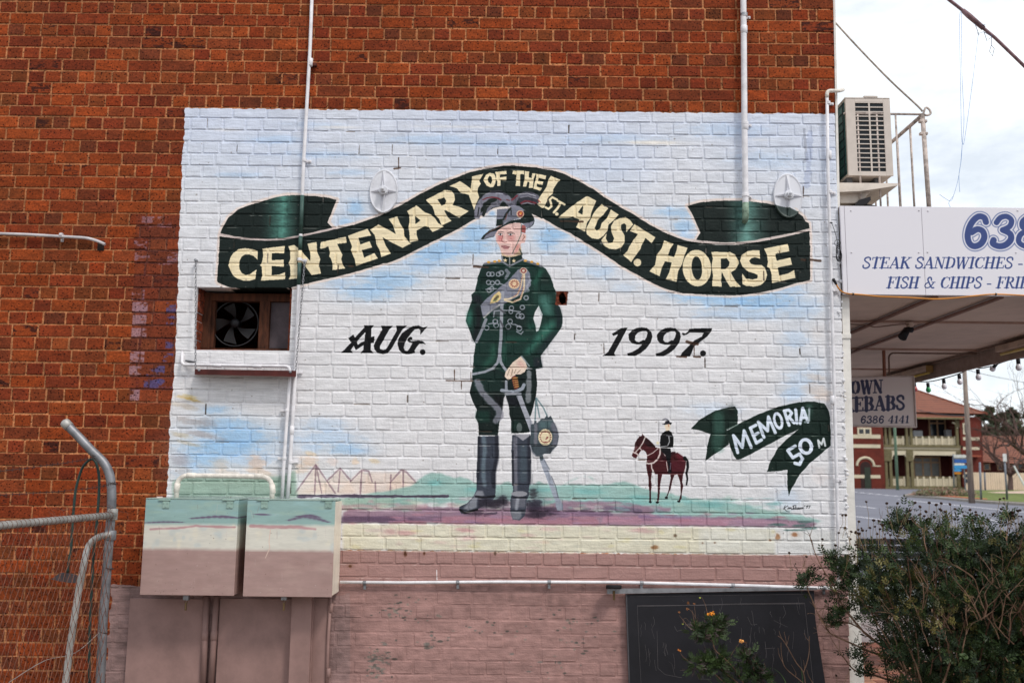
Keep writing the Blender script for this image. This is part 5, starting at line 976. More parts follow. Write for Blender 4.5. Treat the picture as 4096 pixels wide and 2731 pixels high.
for _ in range(64):
    x = ks.uniform(300, 1620); y = ks.uniform(880, 1420); L = ks.uniform(15, 150); pts = [(x, y)]
    for k in range(3): pts.append((pts[-1][0]+ks.uniform(-9, 12), pts[-1][1]+L/3))
    scr(S2(pts), ks.uniform(.0004, .0009))
for l in ([(1165,1050),(1195,1110),(1240,1106)],[(1370,1075),(1430,1105),(1480,1128)],[(590,1120),(612,1160),(655,1150)],[(455,1160),(462,1450),(520,1500),(650,1525)],[(1445,960),(1465,1020),(1440,1060)],[(1195,1130),(1180,1290)],[(1300,1297),(1380,1292)],[(780,1535),(880,1537)]): scr(S2(l), .0008)
sc.build('scratches', ln, bb, kind='stuff')
ra = MB(); ra.prism([P(2427,2352,-.03),P(3258,2346,-.03) if False else P(3262,2348,-.03),P(3262,2356,-.03),P(2427,2372,-.03)], (0,-.03,0)); o = ra.build('board_rail', galv, None); tag(o, 'flat galvanised rail fixed above the blackboard', 'rail')
rl = empty('rail_roller', P(2455,2350,-.07), 'black rubber roller at the left end of the blackboard rail', 'roller')
MB().lathe([(.048,-.013),(.052,-.010),(.052,.010),(.048,.013)], P(2455,2346,-.085), (0,.12,1), 26).build('wheel', mat('rubber', (30,29,31), .8), rl, smooth=True)
MB().lathe([(.008,-.03),(.008,.03)], P(2456,2380,-.07), (0,0,1), 8).build('spindle', mat('brass_old', (120,98,70)), rl)
# ================================================================== lettering for the signs (strokes; y up, cap height 1)
T_, t_ = .19, .075
GL_ = {
'S': (.62, [([(.5,.76),(.47,.92),(.3,.99),(.12,.9),(.1,.74),(.22,.6),(.42,.46),(.53,.28),(.46,.09),(.27,.01),(.1,.1),(.07,.27)], .13)]),
'T': (.68, [([(.34,.03),(.34,.97)],T_),([(.04,.96),(.64,.96)],t_),([(.05,.96),(.05,.78)],t_),([(.63,.96),(.63,.78)],t_),([(.18,.03),(.5,.03)],t_)]),
'E': (.68, [([(.17,.03),(.17,.97)],T_),([(0,.96),(.58,.96)],t_),([(0,.04),(.6,.04)],t_),([(.17,.52),(.42,.52)],t_),([(.58,.96),(.58,.78)],t_),([(.61,.04),(.61,.24)],t_),([(.43,.63),(.43,.41)],t_)]),
'A': (.78, [([(.1,.03),(.38,.97)],t_),([(.38,.95),(.64,.03)],T_),([(.18,.33),(.52,.33)],t_),([(-.02,.03),(.2,.03)],t_),([(.5,.03),(.76,.03)],t_)]),
'K': (.76, [([(.17,.03),(.17,.97)],T_),([(.64,.95),(.2,.45)],t_),([(.33,.58),(.64,.04)],T_),([(0,.97),(.32,.97)],t_),([(0,.03),(.32,.03)],t_),([(.5,.97),(.74,.97)],t_),([(.52,.03),(.76,.03)],t_)]),
'N': (.8, [([(.13,.03),(.13,.97)],t_),([(.16,.95),(.6,.05)],T_),([(.63,.0),(.63,.97)],t_),([(0,.97),(.24,.97)],t_),([(0,.03),(.26,.03)],t_),([(.5,.97),(.76,.97)],t_)]),
'D': (.76, [([(.17,.03),(.17,.97)],T_),([(0,.96),(.36,.96),(.55,.85)],t_),([(.55,.86),(.63,.66),(.63,.34),(.55,.14)],T_*.9),([(0,.04),(.36,.04),(.55,.15)],t_)]),
'W': (1.02, [([(.1,.95),(.28,.03)],T_),([(.3,.03),(.5,.95)],t_),([(.48,.95),(.66,.03)],T_),([(.68,.03),(.88,.95)],t_),([(-.02,.97),(.24,.97)],t_),([(.38,.97),(.6,.97)],t_),([(.76,.97),(1.0,.97)],t_)]),
'I': (.38, [([(.17,.03),(.17,.97)],T_),([(0,.97),(.34,.97)],t_),([(0,.03),(.34,.03)],t_)]),
'C': (.72, [([(.62,.72),(.58,.9),(.4,.98),(.22,.9)],t_),([(.2,.88),(.1,.66),(.1,.34),(.2,.12)],T_),([(.22,.1),(.4,.02),(.56,.08),(.64,.26)],t_),([(.62,.96),(.62,.7)],t_)]),
'H': (.82, [([(.17,.03),(.17,.97)],T_),([(.6,.03),(.6,.97)],T_),([(.17,.5),(.6,.5)],t_),([(0,.97),(.33,.97)],t_),([(0,.03),(.33,.03)],t_),([(.45,.97),(.78,.97)],t_),([(.45,.03),(.78,.03)],t_)]),
'F': (.64, [([(.17,.03),(.17,.97)],T_),([(0,.96),(.58,.96)],t_),([(.17,.52),(.42,.52)],t_),([(.58,.96),(.58,.76)],t_),([(.43,.63),(.43,.41)],t_),([(0,.03),(.34,.03)],t_)]),
'P': (.66, [([(.17,.03),(.17,.97)],T_),([(0,.96),(.4,.96),(.5,.92)],t_),([(.5,.9),(.56,.74),(.5,.56)],T_*.9),([(.17,.48),(.4,.48),(.5,.54)],t_),([(0,.03),(.34,.03)],t_)]),
'R': (.76, [([(.17,.03),(.17,.97)],T_),([(0,.96),(.4,.96),(.5,.92)],t_),([(.5,.9),(.55,.75),(.5,.6)],T_*.9),([(.17,.51),(.4,.51),(.5,.57)],t_),([(.36,.5),(.6,.06),(.72,.05)],T_*.8),([(0,.03),(.34,.03)],t_)]),
'B': (.72, [([(.17,.03),(.17,.97)],T_),([(0,.96),(.4,.96),(.5,.92)],t_),([(.5,.9),(.55,.76),(.48,.6)],T_*.9),([(.17,.53),(.42,.53)],t_),([(.48,.48),(.6,.3),(.54,.12)],T_*.9),([(0,.04),(.4,.04),(.5,.09)],t_)]),
'O': (.82, [([(.2,.15),(.12,.36),(.12,.64),(.2,.85)],T_),([(.2,.86),(.38,.98),(.56,.86)],t_),([(.56,.85),(.64,.64),(.64,.36),(.56,.15)],T_),([(.2,.14),(.38,.02),(.56,.14)],t_)]),
'&': (.9, [([(.5,.72),(.44,.92),(.3,.95),(.22,.8),(.3,.6),(.62,.08),(.8,.04)],.13),([(.34,.56),(.12,.36),(.12,.14),(.28,.03),(.48,.1),(.66,.36),(.7,.52)],.1),([(.58,.53),(.82,.53)],t_)]),
'-': (.4, [([(.04,.36),(.3,.36)],.11)]), ' ': (.36, []),
'6': (.66, [([(.5,.8),(.44,.94),(.3,.98),(.18,.84),(.11,.6),(.11,.32),(.19,.1),(.32,.02),(.46,.1),(.52,.3),(.46,.5),(.32,.57),(.19,.47)],.16)]),
'3': (.62, [([(.1,.78),(.18,.94),(.33,.98),(.46,.86),(.44,.66),(.28,.54)],.14),([(.3,.54),(.48,.42),(.52,.24),(.42,.07),(.26,.02),(.1,.1),(.1,.22)],.16)]),
'8': (.66, [([(.31,.53),(.14,.64),(.13,.84),(.31,.98),(.48,.84),(.46,.66),(.31,.53),(.12,.4),(.11,.15),(.31,.02),(.52,.15),(.5,.38),(.31,.53)],.14)]),
'4': (.66, [([(.4,.97),(.04,.3),(.62,.3)],t_),([(.43,.03),(.43,.97)],T_),([(.26,.03),(.6,.03)],t_)]),
'1': (.5, [([(.27,.03),(.27,.97)],T_),([(.08,.84),(.27,.94)],t_),([(.1,.03),(.46,.03)],t_)]),
}
def text(cv, s, x, y, cap, col, width=None, slant=0, ang=0, outline=None, extra=0, bold=1.0):
    """x, y: photo point of the left end of the base line; width: total run"""
    tot = sum(GL_[c][0] for c in s)+extra*len(s); sx = (width/(tot*cap)) if width else 1
    cx = 0
    for c in s:
        w_, sts = GL_[c]
        for pts, wd in sts:
            if len(pts) >= 5: pts = [(v.x, v.y) for v in smooth_path([(a, b, 0) for a, b in pts], 4)]
            wd = wd*bold
            q = []
            for a, b in pts:
                u = (cx+(a+slant*b/sx)*sx)*cap; v = b*cap; q.append((x+u*math.cos(ang)+v*math.sin(ang)*0, y+u*math.sin(ang)-v))
            if outline: cv.stroke(q, wd*cap+outline[1], outline[0]) 
            else: cv.stroke(q, wd*cap, col, 1)
        cx += (w_+extra)*sx
# ------------------------------------------------------------------ front sign of the awning
SY = -.03
sgc = Canvas(2.28, 5.0, P(3400,1190,SY).z-.01, P(3400,820,SY).z+.01, .0013, SY, (222,218,224)); sgc.noise = np.full((sgc.H, sgc.W), .5, np.float32)
NB = (34,58,120)
text(sgc, '6386 4141', 3846, 988, 124, NB, 860, .16, outline=(NB, 17), bold=1.25); text(sgc, '6386 4141', 3846, 988, 124, NB, 860, .16, outline=((222,218,224), 12), bold=1.25); text(sgc, '6386 4141', 3846, 988, 124, NB, 860, .16, bold=1.25)
text(sgc, 'STEAK SANDWICHES - CHIPS', 3446, 1074, 45, NB, 838, .22)
text(sgc, 'FISH & CHIPS - FRIED', 3545, 1153, 45, NB, 606, .22)
SGM = painted_material('sign_print', sgc, .45, relief=False)
sign = empty('shop_sign', P(3700,1180,SY), 'long white fascia sign with big blue phone number and menu lines', 'sign')
xj = [P(3366,1000,SY).x, P(3384,1000,SY).x, P(3694,1000,SY).x, 3.78, 4.68]; zb_, zt_ = P(3700,1180,SY).z, P(3700,827,SY).z
for i in range(4): MB().box((xj[i]+.0012, SY, zb_), (xj[i+1]-.0012, SY+.022, zt_), .0015).build('panel', SGM, sign)
rvm = mat('rivet_white', (206,202,206), .4)
for (x, y) in ((3404,843),(3406,1010),(3676,842),(3675,1010),(3712,844),(3710,1009),(4070,843),(4064,1011)):
    q = P(x, y, SY); MB().lathe([(.002,-.005),(.006,-.003),(.0065,.0)], (q.x, SY, q.z), (0,1,0), 10).build('rivet', rvm, sign)
# ------------------------------------------------------------------ awning over the footpath
aw = empty('awning', (2.4, .1, 2.86), 'cream shop awning with stained soffit reaching over the footpath', 'awning')
AX0, AX1, AY1 = 2.345, 4.66, 7.2; AZ = zb_
sof = mat('soffit_paint', (200,178,164), .75, var=.07, scale=2.2); soft2 = mat('soffit_batten', (170,140,126), .75, var=.1); fas = mat('fascia_inner', (160,140,130), .8, var=.1)
ys = [.0, 1.17, 2.80, 4.5, AY1]
for i in range(4): MB().box((AX0, ys[i]+.003, AZ+.02), (AX1-.002, ys[i+1]-.003, AZ+.03)).build('soffit_sheet', sof, aw)
for y in ys[1:4]: MB().box((AX0, y-.018, AZ+.004), (AX1-.03, y+.018, AZ+.019)).build('batten', soft2, aw)
for x in (PX(3750,1183,2.98).x if False else 2.985, 3.445): MB().box((x-.02, .02, AZ-.008), (x+.02, AY1-.1, AZ+.0035)).build('beam', mat('soffit_beam', (122,88,76), .8), aw)
MB().box((AX0, .0, AZ+.031), (AX1, AY1, zt_-.02)).build('deck', mat('awning_deck', (150,140,130), .8), aw)
for k in range(4): MB().box((AX1, ys[k]+.004 if k else -.005, AZ-.155), (AX1+.025, ys[k+1]-.004, zt_)).build('fascia_board', fas, aw)
MB().tube([(AX1-.03, .1, AZ-.0), (AX1-.03, AY1-.2, AZ-.0)], .012, 8).build('edge_conduit', mat('brown_pipe', (120,96,84), .6), aw)
for k, (ya, yb) in enumerate(((1.1,2.3),(3.8,5.0))):
    t = empty('fluorescent_light', (4.5, ya, AZ-.1), ('near' if k == 0 else 'far')+' fluorescent batten light with yellowed tube on the awning fascia', 'light', 'fluorescent lights under the awning')
    MB().box((AX1-.10, ya, AZ-.075), (AX1-.02, yb, AZ-.02), .004).build('housing', mat('lamp_body', (190,168,152), .6), t)
    MB().tube([(AX1-.055, ya+.02, AZ-.098), (AX1-.055, yb-.02, AZ-.098)], .013, 10).build('tube', mat('yellow_tube', (214,188,96), .4), t, smooth=True)
    MB().box((AX1-.1, ya-.012, AZ-.10), (AX1-.02, ya, AZ-.02), .004).build('end_cap', mat('lamp_cap', (150,122,74), .6), t)
# pole that carries the hanging sign, with conduit
dpz = AZ+.004
o = empty('sign_hanger', P(3535,1406,2.82), 'rusty brown drop pole and conduit holding the kebab sign', 'pole')
q = P(3535,1408,2.83); q2_ = P(3538,1505,2.83); MB().tube([Vector((q.x,2.83,dpz)), Vector((q2_.x,2.83,q2_.z))], .016, 10).build('pole', mat('rust_pole', (140,92,74), .7), o)
MB().tube(bent([Vector((q.x+.95,2.86,dpz-.02)), Vector((q.x+.06,2.86,dpz-.02)), Vector((q.x+.05,2.84,q2_.z+.02))], .06), .009, 8).build('conduit', mat('brown_pipe', (120,96,84)), o)
# spotlight
t = empty('spotlight', P(3639,1300,1.15), 'black cylindrical spotlight hanging from the awning soffit', 'spotlight')
q = P(3639,1300,1.15); MB().lathe([(.03,-.0),(.026,-.035),(.01,-.05)], (q.x,1.15,AZ+.003), (0,0,1), 12).build('mount', sof, t)
k0 = P(3640,1318,1.15); MB().lathe([(.006,-.028),(.026,-.018),(.026,.018),(.006,.028)], k0, (1,.2,0), 12).build('joint', blk, t, smooth=True)
s0, s1 = P(3628,1318,1.15), P(3609,1350,1.12); MB().tube([s0, s0*.5+s1*.5, s1], [.028,.032,.036], 16).build('lamp_head', blk, t, smooth=True)
t = tag(MB().tube(smooth_path(W3([(3402,1297),(3460,1300),(3500,1308),(3540,1304),(3600,1297),(3636,1297)], 1.10)), .005, 5).build('lamp_cable', mat('brown_pipe', (120,96,84)), None), 'thin brown cable sagging across the soffit to the spotlight', 'cable')
# hanging sign
HY = 2.9; hc = Canvas(P(3330,1600,HY).x, P(3680,1600,HY).x, P(3500,1725,HY).z, P(3500,1490,HY).z, .0016, HY, (206,192,188)); hc.noise = np.full((hc.H, hc.W), .5, np.float32)
DN = (36,36,74)
text(hc, 'TOWN', 3370, 1577, 52, DN, 162, 0, -.04, bold=1.25); text(hc, 'KEBABS', 3372, 1647, 56, DN, 248, 0, -.04, bold=1.3); text(hc, '6386 4141', 3440, 1692, 28, DN, 196, .12, -.006, bold=1.2)
HM_ = painted_material('kebab_sign_print', hc, .5, relief=False)
hs = empty('hanging_sign', P(3530,1708,HY), 'cream hanging sign with navy letters ending in KEBABS below the awning', 'sign')
cs_ = [P(3340,1509,HY), P(3653,1505,HY), P(3664,1708,HY), P(3340,1702,HY)]
MB().prism(cs_, (0,.06,0)).build('panel', HM_, hs)
rim = MB()
for a_, b_ in zip(cs_, cs_[1:]+cs_[:1]): rim.tube([a_+Vector((0,-.006,0)), b_+Vector((0,-.006,0))], .008, 6)
rim.build('rim', mat('sign_rim', (186,170,164), .5), hs)
# festoon lights
t = empty('festoon_lights', P(3835,1495,3.0), 'string of white and coloured festoon bulbs along the awning edge', 'string lights')
FX = AX1+.06
fl = [(3652,1526),(3690,1527),(3735,1523),(3790,1509),(3840,1493),(3866,1480),(3900,1471),(3925,1472),(3970,1463),(4010,1448),(4060,1434),(4110,1430)]
MB().tube(smooth_path([PX(x, y, FX) for x, y in fl]), .006, 5).build('cable', mat('dark_cable', (44,42,34), .6), t)
bulbs = [(3657,1532,1545,(170,60,60)),(3711,1534,1552,(50,150,90)),(3774,1519,1534,(226,222,228)),(3836,1500,1514,(226,222,228)),(3911,1480,1497,(226,222,228)),(3985,1458,1466,(226,222,228)),(4072,1438,1458,(226,222,228))]
for x, y0_, y1_, c in bulbs:
    a_, b_ = PX(x, y0_-3, FX), PX(x+(2 if x != 3985 else -8), y1_, FX)
    d_ = (b_-a_).normalized(); MB().tube([a_, a_+d_*.05], .018, 10).build('lamp_holder', blk, t, smooth=True)
    MB().lathe([(.013,.0),(.02,.012),(.028,.032),(.026,.052),(.012,.066)], a_+d_*.045, d_, 12).build('bulb', mat('bulb_%d_%d_%d' % c, c, .15, var=.02), t, smooth=True)
# floodlight, cables on the corner
t = empty('floodlight', P(3460,826,.1), 'black floodlight lying against the shelf above the sign', 'floodlight')
MB().prism([P(3420,822,.06),P(3436,800,.06),P(3482,786,.06),P(3484,800,.06),P(3470,815,.06),P(3440,824,.06)], (0,.16,0)).build('lamp_body', blk, t); MB().prism([P(3462,815,.1),P(3500,822,.1),P(3512,826,.1),P(3458,826,.1)], (0,.04,0)).build('bracket', blk, t)
t = empty('orange_cable', P(3412,1176,-.05), 'orange cable with a black plug drooping under the white sign', 'cable')
MB().tube(smooth_path(W3([(3345,1134),(3352,1150),(3370,1168),(3395,1175),(3412,1176),(3450,1179),(3520,1186),(3630,1190),(3732,1196),(3820,1192),(3900,1183),(3982,1177),(4100,1182),(4300,1190)], SY-.016)), .0052, 6).build('cord', mat('orange_pvc', (206,134,50), .5), t, smooth=True)
MB().tube(W3([(3330,1116),(3335,1120),(3346,1138)], SY-.016), [.008,.011,.008], 8).build('plug', blk, t)
for x, y in ((3412,1176),(3983,1177)): MB().lathe([(.009,-.004),(.009,.004)], P(x,y,SY-.016), (1,.1,0), 8).build('cable_tie', blk, t)
t = empty('cable_bundle', P(3353,1040,-.04), 'tangle of thin black cable hooked on the corner conduit', 'cable')
MB().tube(smooth_path(W3([(3318,892),(3328,896),(3340,930),(3348,960),(3352,985),(3350,1010),(3355,1030)], -.05)), .002, 5).build('cable_run', blk, t)
lp_ = MB()
for k in range(5): lp_.tube([P(3352+math.cos(a)*(7+k*1.2)+k, 1005+math.sin(a)*(34-k*3)+k*5, -.05-k*.003) for a in np.linspace(0, 6.28, 15)], .002, 4, cap=False)
lp_.tube([P(3350+math.cos(a)*12, 972+math.sin(a)*13, -.05) for a in np.linspace(0, 6.28, 15)], .002, 4, cap=False); lp_.build('cable_loop', blk, t)
for x, y in ((3322,892),(3332,1116)): MB().lathe([(.0135,-.003),(.0135,.003)], P(x,y,-.03), (0,0,1), 12).build('cable_tie', blk, t)
# ------------------------------------------------------------------ air conditioner on its shelf
ac = empty('air_conditioner', P(3470,706,.1), 'beige outdoor air conditioner with a green coil on a shelf by the corner', 'air conditioner')
acm = mat('ac_beige', (206,194,184), .5, var=.05); acd = mat('ac_dark', (22,30,36), .6, var=.2); coil = mat('coil_green', (50,92,88), .5, .3, var=.25, scale=30)
AYF = .09; a_, b_ = P(3394,702,AYF), P(3556,394,AYF); ayb = AYF+.78
MB().box((a_.x+.003, AYF+.014, a_.z), (b_.x, ayb, b_.z-.004), .006).build('case', acm, ac)
MB().box((a_.x-.004, AYF-.002, b_.z-.005), (b_.x+.006, ayb, b_.z+.006), .004).build('lid', acm, ac)
s0, s1 = P(3420,410,AYF), P(3545,688,AYF)
MB().box((s0.x, AYF+.008, s1.z), (s1.x, AYF+.012, s0.z)).build('louvre_recess', acd, ac)
for (xa, xb) in ((a_.x, s0.x), (s1.x, b_.x+.006)): MB().box((xa, AYF, a_.z), (xb, AYF+.013, b_.z-.006), .002).build('side_frame', acm, ac)
mid = (s0.x+s1.x)/2; MB().box((mid-.006, AYF+.0005, s1.z), (mid+.006, AYF+.0125, s0.z), .001).build('centre_bar', acm, ac)
for k in range(16):
    z = s0.z+(s1.z-s0.z)*k/15; MB().box((s0.x, AYF+.001, z-.0038), (s1.x, AYF+.013, z+.0038), .001).build('slat', acm, ac)
MB().box((s0.x, AYF, a_.z), (s1.x, AYF+.013, s1.z-.004)).build('lower_frame', acm, ac); MB().box((s0.x, AYF, s0.z+.004), (s1.x, AYF+.013, b_.z-.006)).build('upper_frame', acm, ac)
MB().box((a_.x-.003, AYF+.03, a_.z+.02), (a_.x+.002, ayb-.03, b_.z-.02)).build('coil', coil, ac)
cg = MB()
for k in range(9): z = a_.z+.03+k*(b_.z-a_.z-.06)/8; cg.box((a_.x-.007, AYF+.03, z-.0025), (a_.x-.0035, ayb-.03, z+.0025))
for k in range(6): y = AYF+.05+k*.13; cg.box((a_.x-.0085, y-.003, a_.z+.02), (a_.x-.005, y+.003, b_.z-.02))
cg.build('coil_guard', acd, ac, kind='stuff')
MB().box((P(3455,390,AYF).x, AYF-.006, b_.z+.004), (P(3510,390,AYF).x, AYF+.03, b_.z+.018), .003).build('handle', acm, ac)
for x in (3408, 3520): MB().box((P(x,704,AYF).x-.02, AYF+.05, P(3356,731,.05).z+.001), (P(x,704,AYF).x+.02, AYF+.6, a_.z-.001)).build('foot', mat('grey_rubber', (92,92,94)), ac)
shf = empty('wall_shelf', P(3400,760,.1), 'cream bracket shelf carrying the air conditioner', 'shelf')
z0_ = P(3356,731,.05).z
MB().prism([Vector((P(3356,740,.05).x,.05,z0_)), Vector((P(3592,740,.05).x,.05,z0_)), Vector((P(3590,748,.05).x,.05,z0_-.018)), P(3440,765,.05), P(3356,768,.05)], (0,.55,0)).build('shelf_plate', mat('shelf_paint', (216,204,192), .6, var=.08), shf)
MB().prism([P(3358,770,.12),P(3486,764,.12),P(3440,812,.12),P(3358,812,.12)], (0,.35,0)).build('bracket', mat('shelf_paint', (216,204,192)), shf)
# ------------------------------------------------------------------ balustrade, tie rods, strings
wrn = mat('worn_white_iron', (186,172,164), .7, .1, var=.3, scale=20)
bl_ = empty('balustrade', P(3695,826,.1), 'worn white iron balustrade with corner post above the sign', 'railing')
cpx = P(3690,460,.10); zt = cpx.z; zb2 = zt_-.05
def rod(name, a, b, r, par): return MB().tube([a, b], r, 8).build(name, wrn, par, smooth=True)
rod('post', Vector((cpx.x+.012,.10,zb2)), Vector((cpx.x,.10,zt+.005)), .017, bl_)
for z in (zt-.05, zt-.145): MB().box((cpx.x-.028,.085,z-.01),(cpx.x+.028,.118,z+.01),.004).build('clamp', wrn, bl_)
rod('top_rail', Vector((2.42,.10,P(3556,456,.10).z)), Vector((cpx.x,.10,P(3680,458,.1).z)), .009, bl_)
rod('side_rail', cpx, Vector((cpx.x,3.0,zt-.0)), .014, bl_)
for x in (2.52, 2.66, 2.80): rod('baluster', Vector((x,.10,zb2)), Vector((x,.10,zt-.003)), .0075, bl_)
for k in range(12): y = .32+k*.24; rod('baluster', Vector((cpx.x+.002,y,zb2)), Vector((cpx.x,y,zt-.002)), .0085, bl_)
hk = MB().tube(smooth_path([P(3690,470,.09),P(3702,432,.09),P(3718,440,.09),P(3722,455,.09),P(3708,462,.09),P(3694,458,.09)]), .008, 8).build('hook', wrn, bl_)
o = MB().tube(smooth_path([P(3318,68,.12),P(3340,90,.10),P(3430,188,.10),P(3560,322,.10),P(3670,424,.10),P(3690,447,.10)]), .0068, 8).build('tie_rod', mat('weathered_rod', (170,158,148), .6, .3, var=.25, scale=20), None, smooth=True); tag(o, 'thin pale tie rod sloping from the wall corner to the balustrade post', 'rod')
tr = empty('thick_tie_rod', P(4100,268,.5), 'thick mauve brown tie rod with a coupling sleeve at the top right', 'rod')
rm = mat('mauve_rod', (124,96,100), .6, .3, var=.25, scale=24)
l_ = [P(3700,-90,.5),P(3796,0,.5),P(3850,42,.5),P(3935,115,.5),P(3980,152,.5),P(4100,268,.5)]
_d = (l_[-1]-l_[1]); l_ = [l_[1]+_d*((2.335-l_[1].x)/_d.x)]+l_[1:]; _e = l_[-1]+_d*((4.62-l_[-1].x)/_d.x); l_.append(_e if _e.z > zt_-.02 else l_[-1]+_d*((zt_-.02-l_[-1].z)/_d.z))
MB().tube(l_, .0125, 10).build('rod', rm, tr, smooth=True); MB().tube([l_[2],l_[2]*.7+l_[3]*.3,l_[3]], [.017,.021,.018], 10).build('coupling_sleeve', rm, tr, smooth=True)
tr2 = MB()
for st in ([(3900,96),(3914,135),(3935,128),(3965,146)],[(3936,128),(3948,165),(3962,152)],[(3966,140),(3966,180),(3958,205),(3970,225),(3977,195),(3966,182)],[(3910,132),(3917,142)],[(3930,100),(3942,101)]): tr2.tube(W3(st, .48), .0022, 4)
tr2.build('wire_ties', mat('dark_blue_wire', (66,74,104), .6), tr)
bs = empty('blue_strings', P(3806,835,.3), 'light blue strings hanging from the thick rod to the sign top', 'string'); bm_ = mat('blue_string', (130,160,206), .6)
for st in ([(3843,45),(3838,90),(3842,330),(3846,540),(3850,572)],[(3846,50),(3848,300),(3856,470),(3850,570)],[(3913,140),(3890,330),(3858,560),(3850,570)],[(3850,570),(3846,610),(3843,650),(3832,720),(3815,780),(3805,802),(3790,800),(3758,778)],[(3849,575),(3845,640),(3836,700),(3839,768)],[(3812,786),(3795,812),(3806,835)]):
    MB().tube(smooth_path(W3(st, .44)), .0016, 4).build('string', bm_, bs)
# ================================================================== ground, footpath, road
def sheet(name, pts, M, dz=0, parent=None, kind='structure'):
    vs = [(p[0], p[1], gz(p[1])+dz) for p in pts]; m_ = MB(); m_.add(vs, [tuple(range(len(vs)))]); o = m_.build(name, M, parent); 
    if kind: o['kind'] = kind
    return o
gm = MB()
yy = [-60, 6, 80.07, 300, 2500]; xx = [-2500, -60, 60, 2500]
for i in range(4):
    for j in range(3): gm.quad((xx[j], yy[i], gz(yy[i])), (xx[j+1], yy[i], gz(yy[i])), (xx[j+1], yy[i+1], gz(yy[i+1])), (xx[j], yy[i+1], gz(yy[i+1])))
o = gm.build('ground', mat('yard_gravel', (112,100,88), .95, var=.3, scale=3, bump=.5, bscale=20), None, kind='structure')
asp = mat('asphalt', (112,112,122), .85, var=.07, scale=.35, bump=.15, bscale=40, stretch=(.3,1,1)); wl = mat('road_paint', (216,214,220), .7, var=.08)
rd = MB()
for (y0_, y1_) in ((-50, 6), (6, 80.0)): rd.quad((5.4,y0_,gz(y0_)+.004),(140,y0_,gz(y0_)+.004),(140,y1_,gz(y1_)+.004),(5.4,y1_,gz(y1_)+.004))
rd.build('road', asp, None, kind='structure')
fp = MB()
for (y0_, y1_) in ((-2, 6), (6, 60)): fp.add([(2.36,y0_,gz(y0_)+.05),(5.15,y0_,gz(y0_)+.05),(5.15,y1_,gz(y1_)+.05),(2.36,y1_,gz(y1_)+.05)], [(0,1,2,3)])
foot = fp.build('footpath', mat('footpath_concrete', (158,146,146), .9, var=.12, scale=1.5, bump=.2), None, kind='structure')
kb = MB(); kb.prism([(5.16,-2,0),(5.4,-2,0),(5.4,-2,.13),(5.16,-2,.13)], (0,8,0)); kb.prism([(5.16,6.001,0),(5.4,6.001,0),(5.4,6.001,.13),(5.16,6.001,.13)], (0,54,.73)); o = kb.build('kerb', mat('kerb_concrete', (150,142,134), .9), None, kind='structure')
pvs = [mat('paver_red', (150,96,78), .85, var=.2, bump=.3), mat('paver_tan', (164,118,96), .85, var=.2, bump=.3), mat('paver_brown', (128,86,74), .85, var=.2, bump=.3)]
pms = []
for k in range(3):
    m_ = MB(); m_.box((-.113,-.056,0),(.113,.056,.02),.004); o = m_.build('paver', pvs[k], foot); pms.append(o.data); bpy.data.objects.remove(o)
for i in range(5):
    for j in range(22):
        o = bpy.data.objects.new('paver', pms[random.randrange(3)]); COL.objects.link(o); o.parent = foot; o.location = (2.5+i*.23+(.115 if j % 2 else 0), .4+j*.117, .052)
def gline(name, l, wid):
    g = [G(x, y) for x, y in l]; m_ = MB()
    for a_, b_ in zip(g[:-1], g[1:]):
        d_ = (b_-a_).normalized(); n_ = Vector((-d_.y, d_.x, 0))*wid/2
        m_.quad(a_-n_+Vector((0,0,.009)), b_-n_+Vector((0,0,.009)), b_+n_+Vector((0,0,.009)), a_+n_+Vector((0,0,.009)))
    o = m_.build(name, wl, None, kind='structure'); return o
gline('lane_line', [(3395,2021),(3450,2026),(3503,2033)], .16); gline('lane_line', [(3400,2063),(3460,2070),(3535,2080)], .14); gline('lane_line', [(3800,2058),(3900,2070),(3990,2084)], .12)
gline('edge_line', [(3592,1996),(3640,2001),(3750,2013),(3900,2028),(4100,2048)], .18)
for k in range(7): gline('lane_dash', [(3405+k*33,1966+k*3.2),(3427+k*33,1968.2+k*3.2)], .3)
# traffic island: kerb, mulch, lawn, path
ik = [(3612,1987),(3660,1990),(3750,1996),(3850,2005),(3950,2014),(4120,2024)]; ib = [(4400,1964),(3960,1966),(3800,1968),(3700,1974),(3640,1980)]
lawn = mat('lawn_green', (104,112,58), .95, var=.25, scale=1.2, bump=.4, bscale=8, c2=(84,98,46)); island = [G(x, y) for x, y in ik+[(4400,2030)]+ib]
m_ = MB(); m_.prism([Vector((p.x,p.y,p.z)) for p in island], (0,0,.13)); o = m_.build('island_kerb', mat('kerb_concrete', (150,142,134)), None, kind='structure')
def up(l, dz): return [Vector((q.x,q.y,q.z+dz)) for q in (G(x, y) for x, y in l)]
m_ = MB(); m_.add(up([(3640,1987),(3750,1992),(3850,2001),(3950,2010),(4120,2020),(4390,2028),(4390,1966),(3960,1967),(3800,1969),(3700,1976)], .15), [tuple(range(10))]); o = m_.build('lawn', lawn, None, kind='structure')
m_ = MB(); m_.add(up([(3625,1986),(3680,1982),(3760,1988),(3850,1996),(3950,2004),(3950,2008),(3850,2001),(3750,1992)], .156), [tuple(range(8))]); m_.build('mulch_bed', mat('red_mulch', (168,96,66), .95, var=.35, scale=2), None, kind='structure')
m_ = MB(); m_.add(up([(3945,1976),(4100,1970),(4300,1968),(4300,1984),(4100,1982),(4000,1980)], .157), [tuple(range(6))]); m_.build('path', mat('pale_path', (196,170,154), .9), None, kind='structure')
